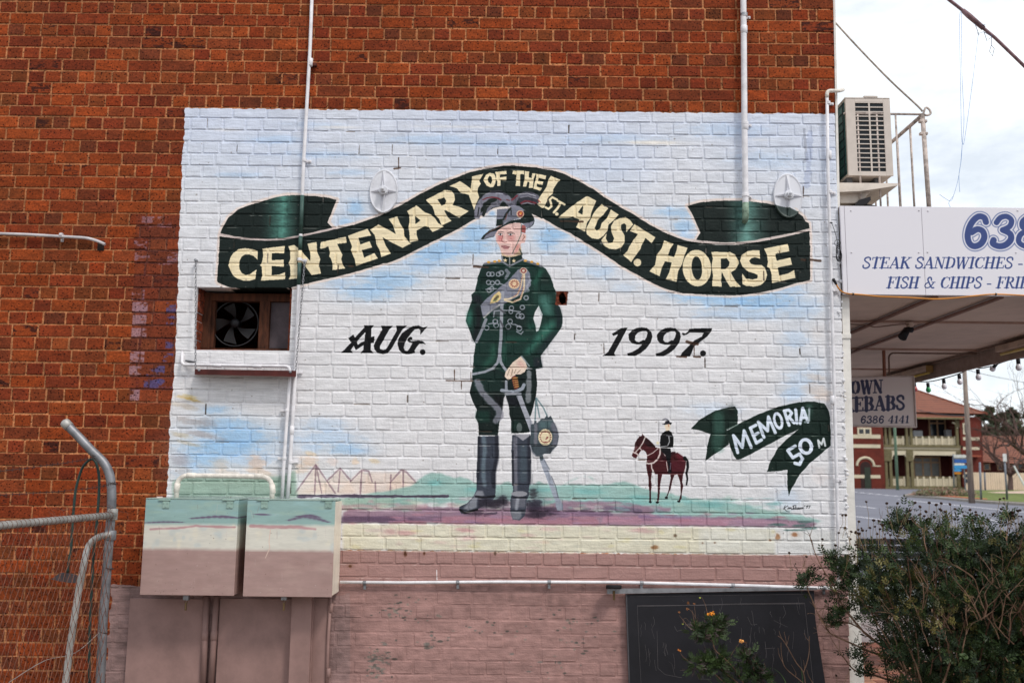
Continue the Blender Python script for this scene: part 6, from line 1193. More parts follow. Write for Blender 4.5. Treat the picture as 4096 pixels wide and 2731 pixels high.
# ================================================================== foliage builders
def leafmat(name, a, b, rough=.5):
    return mat(name, b, rough, var=.15, scale=7, c2=a)
def frond(mb, p, d, L, n, rr_, lw=.22):
    """pinnate leaf: midrib direction d, n leaflet pairs, each a bent two-face blade"""
    d = d.normalized(); s_ = d.orthogonal().normalized(); s_ = Matrix.Rotation(rr_.uniform(0, 6.28), 3, d) @ s_; up_ = d.cross(s_)
    for k in range(n):
        t = (k+.6)/n; o = p+d*L*t+up_*(-.12*L*t*t)
        ll = L*.5*(1-.55*abs(t-.45))
        for sg_ in ((-1, 1) if k < n-1 else (0,)):
            dd = (d*.75+s_*sg_*.9+up_*rr_.uniform(-.3,.2)).normalized(); w_ = dd.cross(up_).normalized()*ll*lw
            a = o+dd*ll*.45; mb.add([o, a+w_, o+dd*ll-up_*ll*.12, a-w_], [(0,1,2,3)])
def branch_tree(mb, p, d, L, r, depth, rr_, tips, spread=.5, k=2, drop=.0):
    pts = [p]; dd = d.normalized(); n = 4
    for i in range(n):
        dd = (dd+Vector((rr_.gauss(0,.14), rr_.gauss(0,.14), rr_.gauss(0,.1)-drop))).normalized(); pts.append(pts[-1]+dd*L/n)
    mb.tube(pts, [r*(1-.45*i/n) for i in range(n+1)], 5 if r > .01 else 4, cap=False)
    tips.append((pts[-1], dd))
    if depth <= 0: return
    for j in range(k):
        q = pts[-1] if j < k-1 or rr_.random() < .4 else pts[2]
        nd = (dd+Vector((rr_.gauss(0,1), rr_.gauss(0,1), rr_.gauss(0,.7)))*spread).normalized()
        branch_tree(mb, q, nd, L*rr_.uniform(.6,.85), r*.58, depth-1, rr_, tips, spread, k, drop)
# ------------------------------------------------------------------ big shrub at the right
shrub = empty('shrub', (2.7, -1.2, 0), 'large leafy shrub with dried flower heads and bare twigs by the corner', 'shrub')
rs = random.Random(4)
ELL = [((2.46,-1.25,.86),(.66,.55,.50)), ((3.25,-1.2,.92),(.75,.6,.50)), ((2.95,-1.3,.55),(.8,.5,.5)), ((4.0,-1.1,.9),(.6,.6,.5))]
def inside(p, s=1.0):
    return any(((p[0]-c[0])/(r[0]*s))**2+((p[1]-c[1])/(r[1]*s))**2+((p[2]-c[2])/(r[2]*s))**2 < 1 for c, r in ELL)
tw = MB(); fo = [MB(), MB(), MB()]; twb = MB()
cl = random.Random(8); clumps = []
while len(clumps) < 860:
    c, r = cl.choice(ELL[:3]) if cl.random() < .85 else ELL[3]
    v = Vector((cl.gauss(0,1), cl.gauss(0,1), cl.gauss(0,1))).normalized(); f_ = cl.uniform(.55, 1.06)
    p = Vector(c)+Vector((v.x*r[0], v.y*r[1], v.z*r[2]))*f_
    if p.z < .12 or (p.y > -.55): continue
    px_, py_, _z = proj(p)
    if px_ < 3620-(2731-py_)*.55 and py_ > 2330: continue
    clumps.append((p, v, cl.uniform(.05, .13)))
for p, v, rad in clumps:
    tone_ = rs.choice([0,0,1,1,2])
    for _ in range(int(26*rad/.09)):
        q = p+Vector((rs.gauss(0,1), rs.gauss(0,1), rs.gauss(0,.8)))*rad*.55
        d_ = (v*.6+Vector((0,0,.55))+Vector((rs.gauss(0,.6), rs.gauss(0,.6), rs.gauss(0,.5))))
        frond(fo[tone_ if rs.random() < .8 else rs.randrange(3)], q, d_, rs.uniform(.035, .062), 4, rs)
for _ in range(5200):  # deeper leaves
    c, r = rs.choice(ELL[:3]); q = Vector(c)+Vector((rs.uniform(-1,1)*r[0]*.8, rs.uniform(-.6,1)*r[1]*.7, rs.uniform(-1,1)*r[2]*.8))
    px_, py_, _z = proj(q)
    if q.z > .1 and not (px_ < 3640-(2731-py_)*.5 and py_ > 2300): frond(fo[0], q, Vector((rs.gauss(0,1), rs.gauss(0,1), rs.gauss(0,.6))), .055, 4, rs)
bases = [Vector((2.35+rs.uniform(-.15,.2), -1.15+rs.uniform(-.2,.2), 0)) for _ in range(5)]+[Vector((2.9+rs.uniform(-.3,.8), -1.2+rs.uniform(-.2,.2), 0)) for _ in range(6)]
tips = []
for p, v, rad in clumps[:230]:
    b_ = min(bases, key=lambda q: (q-p).length+rs.uniform(0,.4)); m1_ = b_*.55+p*.45+Vector((rs.gauss(0,.05), rs.gauss(0,.05), -.05)); m2_ = b_*.25+p*.75+Vector((rs.gauss(0,.03), rs.gauss(0,.03), .0))
    (tw if rs.random() < .6 else twb).tube(smooth_path([b_, m1_, m2_, p, p+v*.04], 3), [.0065-.0045*i/12 for i in range(13)], 4, cap=False)
for _ in range(150):  # bare forked twigs on the outside, facing out
    c, r = rs.choice(ELL[:2]); v = Vector((rs.uniform(-1,.6), -abs(rs.gauss(0,1))-.2, rs.uniform(-.6,.9))).normalized()
    p = Vector(c)+Vector((v.x*r[0], v.y*r[1], v.z*r[2]))*rs.uniform(.7,.95)
    branch_tree(tw if rs.random() < .6 else twb, p, Vector((v.x*.4+rs.gauss(0,.3), v.y*.3, .8)), rs.uniform(.09,.18), .0034, 2, rs, [], .45, 2)
# low arching branches reaching left over the pink wall, seen against it
def reach(l, r0, Y=-1.0, side=True, M_=tw):
    q = smooth_path([P(x, y, Y+rs.uniform(-.05,.05)) for x, y in l], 4); n = len(q); M_.tube(q, [r0*(1-.75*i/(n-1)) for i in range(n)], 5, cap=False)
    if side:
        for i in range(3, n, 2):
            d_ = (q[i]-q[i-1]).normalized(); branch_tree(M_, q[i], (d_+Vector((rs.gauss(0,.6), rs.gauss(0,.3), rs.uniform(-.2,.9)))), rs.uniform(.03,.09), r0*.28, 1, rs, [], .5, 2)
    return q
for l in ([(3640,2740),(3560,2640),(3470,2600),(3380,2560),(3320,2530),(3290,2480),(3265,2440)], [(3600,2735),(3500,2700),(3420,2680),(3370,2620),(3330,2560)], [(3560,2600),(3470,2540),(3400,2460),(3360,2400),(3330,2330),(3300,2290),(3262,2215),(3235,2130)], [(3500,2560),(3420,2500),(3370,2490),(3300,2500),(3250,2400),(3225,2340),(3222,2290)],
          [(3620,2500),(3530,2420),(3500,2320),(3490,2220),(3470,2160)], [(3700,2600),(3620,2480),(3560,2400),(3570,2330),(3578,2290)], [(3580,2500),(3480,2440),(3420,2380),(3350,2330),(3330,2290)], [(3900,2780),(3925,2690),(3880,2640),(3850,2600)], [(3925,2690),(3960,2660),(4010,2600),(4020,2590)], [(3860,2300),(3840,2240),(3820,2170),(3800,2110)], [(3990,2320),(3920,2420),(3940,2360),(3960,2300)], [(3780,2560),(3700,2540),(3640,2450),(3620,2380)]):
    reach(l, .0075 if l[0][1] > 2590 else .005)
SM1 = mat('twig_brown', (126,98,80), .8, var=.25, scale=20); SM2 = mat('twig_dark', (86,58,46), .85, var=.25, scale=20)
LG = [leafmat('leaf_dark', (20,30,18), (36,50,28), .6), leafmat('leaf_mid', (28,42,22), (56,72,36), .5), leafmat('leaf_olive', (58,58,30), (104,96,50), .5)]
for (cx, cy, n_, R__) in ((3222,2310,46,34),(3215,2345,24,20),(3350,2460,50,34),(3380,2440,30,26),(3330,2240,40,30),(3360,2270,50,34),(3400,2300,60,40),(3360,2350,40,36),(3610,2080,70,44),(3570,2110,40,30),(3650,2110,40,30),(4030,2070,40,26),(3330,2500,24,22),(3420,2620,30,30),(3470,2680,30,30),(3900,2110,30,40)):
    for _ in range(n_):
        q = P(cx+rs.gauss(0,R__*.5), cy+rs.gauss(0,R__*.5), -1.0+rs.gauss(0,.05)); frond(fo[rs.choice([0,1,1])], q, Vector((rs.gauss(0,.8), rs.gauss(0,.6), rs.uniform(-.2,1))), rs.uniform(.035,.06), 4, rs)
for k, m_ in enumerate(fo): m_.build('foliage', LG[k], shrub, kind='stuff')
tw.build('stems', SM1, shrub); twb.build('dark_stems', SM2, shrub)
fh = MB(); stk = MB()
def head(p, s_): fh.lathe([(s_*.3,-s_*.8),(s_,-s_*.3),(s_*1.05,s_*.25),(s_*.5,s_*.7)], p, (rs.gauss(0,.4), rs.gauss(0,.4), 1), 7)
hp = [(3465,2006),(3547,2012),(3590,2012),(3660,2010),(3680,2026),(3717,2010),(3745,2018),(3765,2012),(3800,2016),(3765,2040),(3780,2046),(3820,2035),(3850,2046),(3858,2062),(3880,2038),(3905,2058),(4000,1995),(4015,1992),(4005,2035),(4070,2042),(4080,2040),(3973,2056),(3640,2040),(3704,2045),(3760,2036),(3697,2063),(3676,2058),(3436,2085),(3495,2080),(3515,2082),(3530,2100),(3480,2110),(3500,2105),(3405,2125),(3402,2155),(3396,2195),(3290,2155),(3290,2180),(3342,2180),(3340,2200),(3352,2235),(3280,2270),(3226,2225),(3300,2295),(3362,2395),(3303,2403),(3318,2403),(3315,2455),(3330,2470),(3370,2060),(3383,2060),(3355,2130),(3560,2090),(3890,2080),(3930,2090),(3380,2110),(3428,2130),(3450,2120),(3520,2115),(3345,2700),(3400,2676),(3157,2210),(4050,2060),(3930,2070),(3740,2070),(3620,2060)]
for (x, y) in hp:
    Y = -1.15 if x > 3390 else -.95; p = P(x, y, Y); head(p, rs.uniform(.0065, .0095)); e = p+Vector((rs.gauss(0,.03), rs.gauss(0,.03), -rs.uniform(.07,.17)))
    stk.tube([p, (p+e)/2+Vector((rs.gauss(0,.006), 0, 0)), e], .0012, 4, cap=False)
for _ in range(60):
    x = rs.uniform(3420, 4090); y = 2120-40*math.sin((x-3420)/670*2.2)+rs.uniform(-40, 70); p = P(x, y, -1.1); head(p, rs.uniform(.005,.009)); stk.tube([p, p+Vector((rs.gauss(0,.02), 0, -.1))], .0012, 4, cap=False)
fh.build('dried_flower_heads', mat('dried_brown', (58,40,30), .95, var=.3), shrub, kind='stuff'); stk.build('flower_stalks', mat('stalk', (130,110,80), .8), shrub, kind='stuff')
# ------------------------------------------------------------------ flowering plants and twigs before the blackboard
def fplant(label, cl_, stems, flowers, green=(), Y=-.55, cat='plant', name='flowering_plant', base=(3000,2900)):
    t = empty(name, Vector((P(base[0],base[1],Y).x, Y, 0)), label, cat); f0, f1, s_ = MB(), MB(), MB()
    for (x, y, n_, R__) in cl_:
        for _ in range(n_):
            a_ = rs.uniform(0, 6.28); r_ = abs(rs.gauss(0, R__*.5)); q = P(x+math.cos(a_)*r_, y+math.sin(a_)*r_, Y+rs.gauss(0,.03))
            frond(f0 if rs.random() < .8 else f1, q, Vector((math.cos(a_)*.8, rs.gauss(0,.5), -math.sin(a_)*.6+.3)), rs.uniform(.035,.06), 5, rs, .2)
    for l, r_ in stems:
        q = smooth_path(W3(l, Y), 3); s_.tube(q, [r_*(1-.6*i/(len(q)-1)) for i in range(len(q))], 5, cap=False)
    if cl_:
        f0.build('foliage', LG[1], t, kind='stuff'); f1.build('purple_foliage', leafmat('leaf_purple', (52,38,36), (92,80,78), .5), t, kind='stuff')
    s_.build('stem', SM1, t)
    for (x, y, s2, c) in flowers:
        q = P(x, y, Y-.01); m_ = MB()
        for k in range(9):
            a_ = rs.uniform(0,6.28); d_ = Vector((math.cos(a_), rs.gauss(0,.4), math.sin(a_)*.8)).normalized(); w_ = d_.orthogonal()*s2*.35; m_.add([q-w_*.4, q+d_*s2*.6-w_, q+d_*s2+w_*.2, q+d_*s2*.5+w_], [(0,1,2,3)])
        m_.lathe([(s2*.2,-s2*.3),(s2*.4,0),(s2*.15,s2*.3)], q, (0,0,1), 6); m_.build('flower', mat('petal_%d_%d_%d' % c, c, .7, var=.25, scale=60), t)
    return t
OR, BRN, YG = (222,140,44), (118,76,44), (150,160,60)
def T2(l): return [(2640+x/3.92, 2400+y/3.92) for x, y in l]
stms = [(T2([(1380,1400),(1250,1200),(1150,1050),(1000,900),(860,770),(830,640),(780,540),(700,380)]), .0055), (T2([(1250,1320),(1160,1240),(1000,1120),(900,1020)]), .004), (T2([(1050,1330),(880,1170),(780,1090),(640,1000)]), .003), (T2([(455,425),(380,330),(300,230)]), .0016), (T2([(545,390),(510,200),(460,140)]), .0016), (T2([(610,390),(540,240),(500,150)]), .0016), (T2([(560,280),(540,80)]), .0013), (T2([(760,300),(720,100),(680,0),(650,-50),(625,-45)]), .0014), (T2([(440,945),(360,880),(320,820)]), .0015), (T2([(370,370),(365,300),(410,280),(460,340)]), .001), (T2([(830,640),(850,500),(870,320)]), .003), (T2([(600,520),(760,600),(830,660)]), .003)]
fplant('flowering plant with orange petals and dark foliage in front of the blackboard', [(T2([(600,470)])[0]+(50,36)), (T2([(820,400)])[0]+(56,32)), (T2([(880,520)])[0]+(46,28)), (T2([(720,560)])[0]+(34,30)), (T2([(560,1000)])[0]+(50,38)), (T2([(760,980)])[0]+(60,36)), (T2([(900,900)])[0]+(60,40)), (T2([(960,1050)])[0]+(50,34)), (T2([(1200,1270)])[0]+(50,44)), (T2([(960,340)])[0]+(20,20))],
    stms, [(T2([(775,205)])[0]+(.018, OR)), (T2([(825,205)])[0]+(.018, OR)), (T2([(445,40)])[0]+(.011, BRN)), (T2([(435,135)])[0]+(.012, BRN)), (T2([(535,50)])[0]+(.009, BRN)), (T2([(300,185)])[0]+(.009, BRN)), (T2([(300,785)])[0]+(.013, (170,100,40))), (T2([(805,297)])[0]+(.006, YG)), (T2([(358,370)])[0]+(.006, YG)), (T2([(625,-40)])[0]+(.006, YG))], base=(2960,2900))
fplant('smaller plant with a pale orange flower right of the main one before the blackboard', [(T2([(1400,930)])[0]+(50,30)), (T2([(1450,1060)])[0]+(60,40)), (T2([(1560,1180)])[0]+(50,34)), (T2([(1640,1230)])[0]+(20,20)), (T2([(1320,860)])[0]+(12,12))],
    [(T2([(1620,1400),(1500,1180),(1440,980),(1330,850),(1290,790)]), .004), (T2([(1060,950),(1150,800),(1250,660)]), .0016), (T2([(1380,840),(1340,750),(1315,680)]), .0016)], [(T2([(1280,640)])[0]+(.017, (224,156,84))), (T2([(1340,655)])[0]+(.010, (90,60,40)))], base=(3060,2900))
bt = [(T2([(2300,1400),(2240,1290),(2120,1190),(1990,1080),(1930,980),(1900,800),(1898,660)]), .0035), (T2([(2290,1400),(2250,1130),(2140,980),(2060,840),(1980,700),(1910,600),(1850,555)]), .004), (T2([(1980,700),(1975,620),(1945,490)]), .0022), (T2([(1910,600),(1885,540),(1865,475)]), .002), (T2([(2250,1130),(2310,960),(2340,800),(2340,650),(2345,560)]), .0035), (T2([(2340,640),(2290,580),(2262,510)]), .002), (T2([(2120,1190),(2130,1130),(2060,1005)]), .0022), (T2([(1930,980),(1870,860),(1850,740)]), .002), (T2([(1820,1400),(1720,1210),(1650,1130),(1570,1060),(1450,890)]), .004), (T2([(1655,1130),(1650,1050),(1635,975)]), .0022), (T2([(2400,1300),(2330,1180),(2300,1080)]), .003), (T2([(2270,1080),(2260,1000),(2250,930)]), .0022), (T2([(1990,690),(2010,620),(2025,545)]), .0016)]
fplant('bare brown forked twigs standing at the right part of the blackboard', [], bt, [], base=(3220,2900), cat='twigs', name='bare_twigs')
gb = MB()
for l, wd in (([(1990,1400),(1960,1260),(1880,1140),(1770,1055)], 10), ([(2240,1400),(2235,1200),(2205,1040)], 9), ([(1040,1400),(960,1300),(860,1180)], 14), ([(900,1400),(780,1260),(665,1205)], 6), ([(1500,1400),(1400,1200),(1280,1090)], 8), ([(2200,1400),(2180,1300),(2160,1270)], 7)):
    q = smooth_path(W3(T2(l), -.5), 3)
    for i in range(len(q)-1):
        w0, w1 = wd/3.92/640*(1-i/len(q)), wd/3.92/640*(1-(i+1)/len(q)); gb.add([q[i]+Vector((-w0,0,0)), q[i]+Vector((0,-w0*.5,0)), q[i]+Vector((w0,0,0)), q[i+1]+Vector((w1,0,0)), q[i+1]+Vector((0,-w1*.5,0)), q[i+1]+Vector((-w1,0,0))], [(0,1,4,5),(1,2,3,4)])
gb.build('grass_blades', mat('blade_green', (90,120,66), .5, var=.2), None, kind='stuff')
# ------------------------------------------------------------------ gate and fence at the left
gt = empty('chain_link_fence', Vector((P(400,2731,-.54).x,-.54,0)), 'galvanised pipe fence with bent post, barbed wire and rusty mesh at left', 'fence')
gp = mat('galvanised_pipe', (128,128,132), .5, .55, var=.18, scale=9); gpl = mat('galvanised_pipe_pale', (170,168,164), .55, .4, var=.15, scale=9); rw_ = mat('rusty_wire', (118,76,60), .8, .2, var=.3, scale=30)
pp = W3([(262,1692),(318,1750),(368,1803),(412,1846),(436,1890),(446,1950),(446,2036),(440,2106),(434,2180),(422,2356),(411,2496),(402,2707)], -.54); pp.append(Vector((pp[-1].x-.01,-.54,0)))
MB().tube(smooth_path(pp, 3), .0275, 18).build('post', gp, gt, smooth=True)
q = P(262,1692,-.54); d_ = (P(318,1750,-.54)-q).normalized(); MB().lathe([(.012,-.022),(.028,-.012),(.031,.0),(.031,.035),(.028,.036)], q, d_, 18).build('post_cap', gpl, gt, smooth=True)
RA, RB = P(456,2059,-.55), P(0,2101,-1.71); RD = (RB-RA); rl_ = MB().tube([RA-RD*.0, RB, RB+RD*.5], .0205, 14).build('top_rail', gpl, gt, smooth=True)
MB().lathe([(.029,-.035),(.032,-.03),(.032,.03),(.029,.035)], P(449,2056,-.54), (0,0,1), 18).build('rail_clamp', gpl, gt, smooth=True); MB().lathe([(.029,-.03),(.032,-.026),(.032,.026),(.029,.03)], P(443,2140,-.54), (0,0,1), 18).build('rail_clamp', gp, gt, smooth=True)
gi = W3([(446,2138),(414,2141),(376,2158),(352,2190)], -.56)+W3([(337,2250),(316,2356),(299,2461),(278,2602),(262,2731)], -.60); gi.append(Vector((gi[-1].x-.02,-.62,.02)))
MB().tube(smooth_path(gi, 3), .0205, 14).build('gate_stile', gpl, gt, smooth=True)
wm = MB(); U_ = RD.normalized(); UL = RD.length*1.5; pit = .052; H__ = 1.36; amp = Vector((U_.y, -U_.x, 0)).normalized()*.0022; z0_ = RA.z
nn = int(UL/pit)+1; mm_n = int(H__/pit)
for sgn in (1, -1):
    for i in range(-mm_n, nn+mm_n):
        pts = []
        for k in range(0, mm_n+1):
            u = (i+sgn*k*.5)*pit; u += math.sin(k*.55+i*.2)*.004
            if 0 <= u <= UL: pts.append(RA+U_*u+Vector((0,0,.012-k*pit))+amp*(1 if (k+i) % 2 else -1)*sgn)
            else:
                if len(pts) > 1: wm.tube(pts, .0017, 3, cap=False)
                pts = []
        if len(pts) > 1: wm.tube(pts, .0017, 3, cap=False)
for k in range(44):   # ties round the rail
    u = .03+k*.04; c = RA+U_*u; wm.tube([c+Vector((0,0,.0225))*math.cos(a)+amp.normalized()*.0225*math.sin(a)+U_*(a*.004) for a in np.linspace(0, 6.28, 9)], .0013, 3, cap=False)
for _ in range(16):   # loose ends
    c = RA+U_*rs.uniform(-.02,.9)+Vector((0,0,.02)); wm.tube(smooth_path([c, c+Vector((rs.gauss(0,.02),0,.03)), c+Vector((rs.gauss(0,.04),0,rs.uniform(.01,.06)))], 2), .001, 3, cap=False)
for l in ([(455,2110),(490,2090),(515,2085),(510,2050),(480,2045)],[(460,2180),(480,2150),(492,2135),(470,2110)],[(450,2130),(488,2107),(516,2090)]): wm.tube(W3(l, -.54), .001, 3, cap=False)
wm.build('wire_mesh', rw_, gt, kind='stuff')
bw = MB()
for l in ([(405,1820,-.54),(351,1835,-.62),(210,1858,-1.1),(0,1884,-1.7),(-150,1900,-2.1)], [(463,1929,-.57),(386,1948,-.7),(210,1967,-1.15),(0,1979,-1.7),(-150,1990,-2.1)]):
    q = smooth_path([P(*v) for v in l], 8); bw.tube(q, .0022, 4, cap=False)
    for i in range(1, len(q)-1):
        for s2 in (1, -1): bw.tube([q[i]+Vector((0,0,-.011*s2))+U_*.006, q[i]+Vector((0,0,.011*s2))-U_*.006], .001, 3, cap=False)
bw.build('barbed_wire', mat('dark_wire', (70,58,56), .7, .4), gt, kind='stuff')
for (x, y) in ((448,1930),(384,1822),(412,2525),(436,2270)): MB().lathe([(.0285,-.002),(.0295,0),(.0285,.002)], P(x,y,-.54), (.3,0,1), 16).build('tie_wire', mat('dark_wire', (70,58,56)), gt)
MB().tube(smooth_path([P(35,2728,-1.7),P(180,2640,-1.2),P(300,2610,-.8),P(397,2528,-.57)]), .0018, 4).build('slack_wire', gpl, gt)
hsn = empty('green_hose', P(358,2731,-.4), 'thin dark green hose looped over the bent fence post', 'hose'); gh = mat('hose_green', (44,64,60), .4, var=.15)
MB().tube(smooth_path(W3([(270,2291),(277,2233),(284,2200),(289,2106),(298,2001),(305,1948),(326,1878),(345,1850),(365,1836),(382,1846),(395,1895),(396,1966),(389,2071),(380,2159),(372,2250),(367,2356),(360,2496),(357,2619),(358,2760)], -.47), 3), .0085, 8).build('hose', gh, hsn, smooth=True)
MB().prism([P(204,2315,-.42),P(240,2290,-.42),P(290,2296,-.42),P(318,2310,-.42),P(310,2330,-.42),P(282,2330,-.42),P(240,2324,-.42)], (0,.03,0)).build('end_plate', mat('dark_plate', (70,64,68), .6), hsn)
# ------------------------------------------------------------------ street bench, glimpsed through the shrub
sb = empty('street_bench', (4.9,5.4,.05), 'dark slatted street bench behind the shrub under the awning', 'bench'); ds = mat('bench_dark', (44,42,48), .6); pg = mat('bench_panel', (158,168,164), .6)
for k in range(4): MB().box((4.2,5.45,.58+k*.085),(6.0,5.48,.65+k*.085),.004).build('slat', ds, sb)
for k in range(3): MB().box((4.2,5.02+k*.13,.44),(6.0,5.12+k*.13,.47),.004).build('slat', ds, sb)
MB().box((4.2,5.0,.05),(6.0,5.02,.12)).build('base_beam', ds, sb); MB().box((4.22,5.03,.13),(5.98,5.05,.42)).build('front_panel', pg, sb)
for x in (4.25, 5.9): MB().box((x,5.06,.05),(x+.06,5.44,.43)).build('leg', ds, sb)
# ================================================================== the hotel across the street
HY0 = 82.0
def Hh(px, py, Y=HY0): return P(px, py, Y)
s_px = (HY0-CAM.y)/F_PX
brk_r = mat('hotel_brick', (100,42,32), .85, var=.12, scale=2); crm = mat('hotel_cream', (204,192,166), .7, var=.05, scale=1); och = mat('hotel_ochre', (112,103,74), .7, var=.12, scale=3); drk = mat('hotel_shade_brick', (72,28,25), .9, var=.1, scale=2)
tl_ = bpy.data.materials.new('roof_tiles'); tl_.use_nodes = True; n_ = tl_.node_tree; b_ = n_.nodes['Principled BSDF']; b_.inputs['Roughness'].default_value = .85
tc_ = n_.nodes.new('ShaderNodeTexCoord'); w1 = n_.nodes.new('ShaderNodeTexWave'); w1.bands_direction = 'Z'; w1.inputs['Scale'].default_value = 1.45; w1.inputs['Distortion'].default_value = .35; w1.inputs['Detail'].default_value = 2
nn_ = n_.nodes.new('ShaderNodeTexNoise'); nn_.inputs['Scale'].default_value = 1.3; nn_.inputs['Detail'].default_value = 7
n_.links.new(tc_.outputs['Object'], w1.inputs[0]); n_.links.new(tc_.outputs['Object'], nn_.inputs[0])
r1_ = n_.nodes.new('ShaderNodeValToRGB'); r1_.color_ramp.elements[0].color = srgb((84,50,40)); r1_.color_ramp.elements[1].color = srgb((142,84,62)); r1_.color_ramp.elements[0].position = .3; r1_.color_ramp.elements[1].position = .7
mx_ = n_.nodes.new('ShaderNodeMix'); mx_.data_type = 'FLOAT'; mx_.inputs[0].default_value = .45; n_.links.new(w1.outputs['Fac'], mx_.inputs[2]); n_.links.new(nn_.outputs[0], mx_.inputs[3]); n_.links.new(mx_.outputs[0], r1_.inputs[0]); n_.links.new(r1_.outputs[0], b_.inputs['Base Color'])
hot = empty('hotel', Hh(3690,1957), 'two storey red brick hotel with cream verandahs and a tiled roof', 'building')
def hb(name, x0, y0, x1, y1, Ya, Yb, M, par=None):
    a, b = P(x0, y1, Ya), P(x1, y0, Ya); return MB().box((a.x, Ya, a.z), (b.x, Yb, b.z)).build(name, M, par or hot)
GZ = 1.0
# masses
a, b = Hh(3300,1950), Hh(3524,1700); zt_h = P(3800,1672).z if False else Hh(3800,1668).z
MB().box((a.x,HY0-.4,GZ-.1),(b.x,HY0+12,zt_h+.1)).build('gable_wing', brk_r, hot)
a, b = Hh(3851,1950), Hh(3919,1664); MB().box((a.x,HY0-.1,GZ-.1),(b.x,HY0+12,zt_h+.05)).build('end_wing', brk_r, hot)
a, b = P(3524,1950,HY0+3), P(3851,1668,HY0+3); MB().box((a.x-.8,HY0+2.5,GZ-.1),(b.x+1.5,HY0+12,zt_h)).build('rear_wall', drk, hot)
for (y0_, y1_) in ((1738,1751),(1777,1789),(1899,1910)):
    hb('band', 3300, y0_, 3522, y1_, HY0-.43, HY0-.401, crm); hb('band', 3853, y0_+10 if y0_ < 1800 else y0_, 3918, y1_+9 if y0_ < 1800 else y1_, HY0-.13, HY0-.101, crm)
hb('thin_band', 3490, 1861, 3524, 1865, HY0-.43, HY0-.401, crm)
# arched door
dc = Hh(3466,1957,HY0-.4); dw = 16*s_px
arc = [Vector((dc.x+math.cos(t)*dw*2.1, HY0-.402, Hh(3466,1862,HY0-.4).z+math.sin(t)*dw*2.0)) for t in np.linspace(0, math.pi, 13)]
MB().tube(arc, .12, 6).build('arch_trim', crm, hot)
dpts = [Vector((dc.x-dw*1.3,HY0-.42,GZ)), Vector((dc.x+dw*1.3,HY0-.42,GZ))]+[Vector((dc.x+math.cos(t)*dw*1.3,HY0-.42,Hh(3466,1866,HY0-.4).z+math.sin(t)*dw*1.3)) for t in np.linspace(0, math.pi, 9)]
d_ = MB().prism(dpts, (0,.05,0)).build('door', mat('door_shade', (50,30,28), .7), hot)
MB().box((dc.x-dw*.35,HY0-.45,GZ),(dc.x+dw*1.1,HY0-.425,Hh(3466,1868,HY0-.4).z)).build('door_leaf', mat('door_green', (48,56,46), .6), d_)
dkg = mat('window_dark', (40,44,50), .12, var=.05); crt = mat('curtain_glass', (124,124,120), .3, var=.1, scale=2)
def win(x0, y0, x1, y1, Y, cols, trans=None, fm=crm, gm_=dkg):
    a, b = P(x0, y1, Y), P(x1, y0, Y); w_ = MB(); th = .15
    f = MB(); f.box((a.x-th,Y-.05,a.z-th),(b.x+th,Y-.002,a.z)); f.box((a.x-th,Y-.05,b.z),(b.x+th,Y-.002,b.z+th)); f.box((a.x-th,Y-.05,a.z+.001),(a.x,Y-.002,b.z-.001)); f.box((b.x,Y-.05,a.z+.001),(b.x+th,Y-.002,b.z-.001))
    for k in range(1, cols): x = a.x+(b.x-a.x)*k/cols; f.box((x-th*.5,Y-.05,a.z+.001),(x+th*.5,Y-.002,b.z-.001))
    if trans: z = P(x0, trans, Y).z; f.box((a.x+.001,Y-.056,z-th*.5),(b.x-.001,Y-.051,z+th*.5))
    fr_ = f.build('window', fm, hot)
    for k in range(cols): MB().box((a.x+(b.x-a.x)*k/cols+.03,Y-.03,a.z+.01),(a.x+(b.x-a.x)*(k+1)/cols-.03,Y-.005,b.z-.01)).build('pane', gm_, fr_)
bfr = mat('frame_buff', (176,142,112), .7)
win(3436, 1716, 3478, 1734, HY0-.4, 2); win(3660, 1832, 3754, 1902, HY0+2.5, 3, 1848, bfr, crt); win(3722, 1680, 3776, 1742, HY0+2.5, 2, 1692, bfr); win(3858, 1698, 3868, 1730, HY0-.1, 1)
# verandah floors, beams
xa, xb = Hh(3527,1800).x, Hh(3850,1800).x
hb('verandah_floor', 3527, 1781, 3851, 1787, HY0-.1, HY0+2.5, och); hb('verandah_beam', 3527, 1789, 3850, 1818, HY0, HY0+.25, crm); hb('beam_rail', 3527, 1798, 3851, 1800, HY0-.03, HY0-.001, och)
hb('verandah_step', 3520, 1948, 3862, 1956, HY0-.15, HY0+2.5, och); 
def posts(xs_, y0_, y1_, w_):
    for x in xs_: hb('column', x-w_, y0_, x+w_, y1_, HY0+.02, HY0+.22, och)
posts((3542,3560,3627,3645,3829,3847), 1672, 1782, 2); posts((3546,3564,3631,3650,3834), 1818, 1949, 2.4)
for (x0, y0_, x1, y1_) in ((3822,1681,3852,1708),(3529,1800,3567,1843),(3626,1800,3652,1843),(3826,1804,3852,1818)):
    for k in range(5): yk = y0_+(y1_-y0_)*k/5; hb('shingle_course', x0-(1 if k % 2 else 0), yk+.8, x1+(1 if k % 2 else 0), yk+(y1_-y0_)/5, HY0-.06-.01*(k % 2), HY0+.019, och)
for (x, y) in ((3572,1815),(3620,1815),(3657,1815),(3822,1692)):
    c = Hh(x, y+6, HY0+.05); m_ = MB(); sg_ = 1 if x in (3572,3657) else -1
    m_.tube([c+Vector((sg_*-.15+sg_*.45*(1-math.cos(t)),0,-.45+.55*math.sin(t)+.1)) for t in np.linspace(0,1.57,6)], .08, 6); m_.build('bracket', crm, hot)
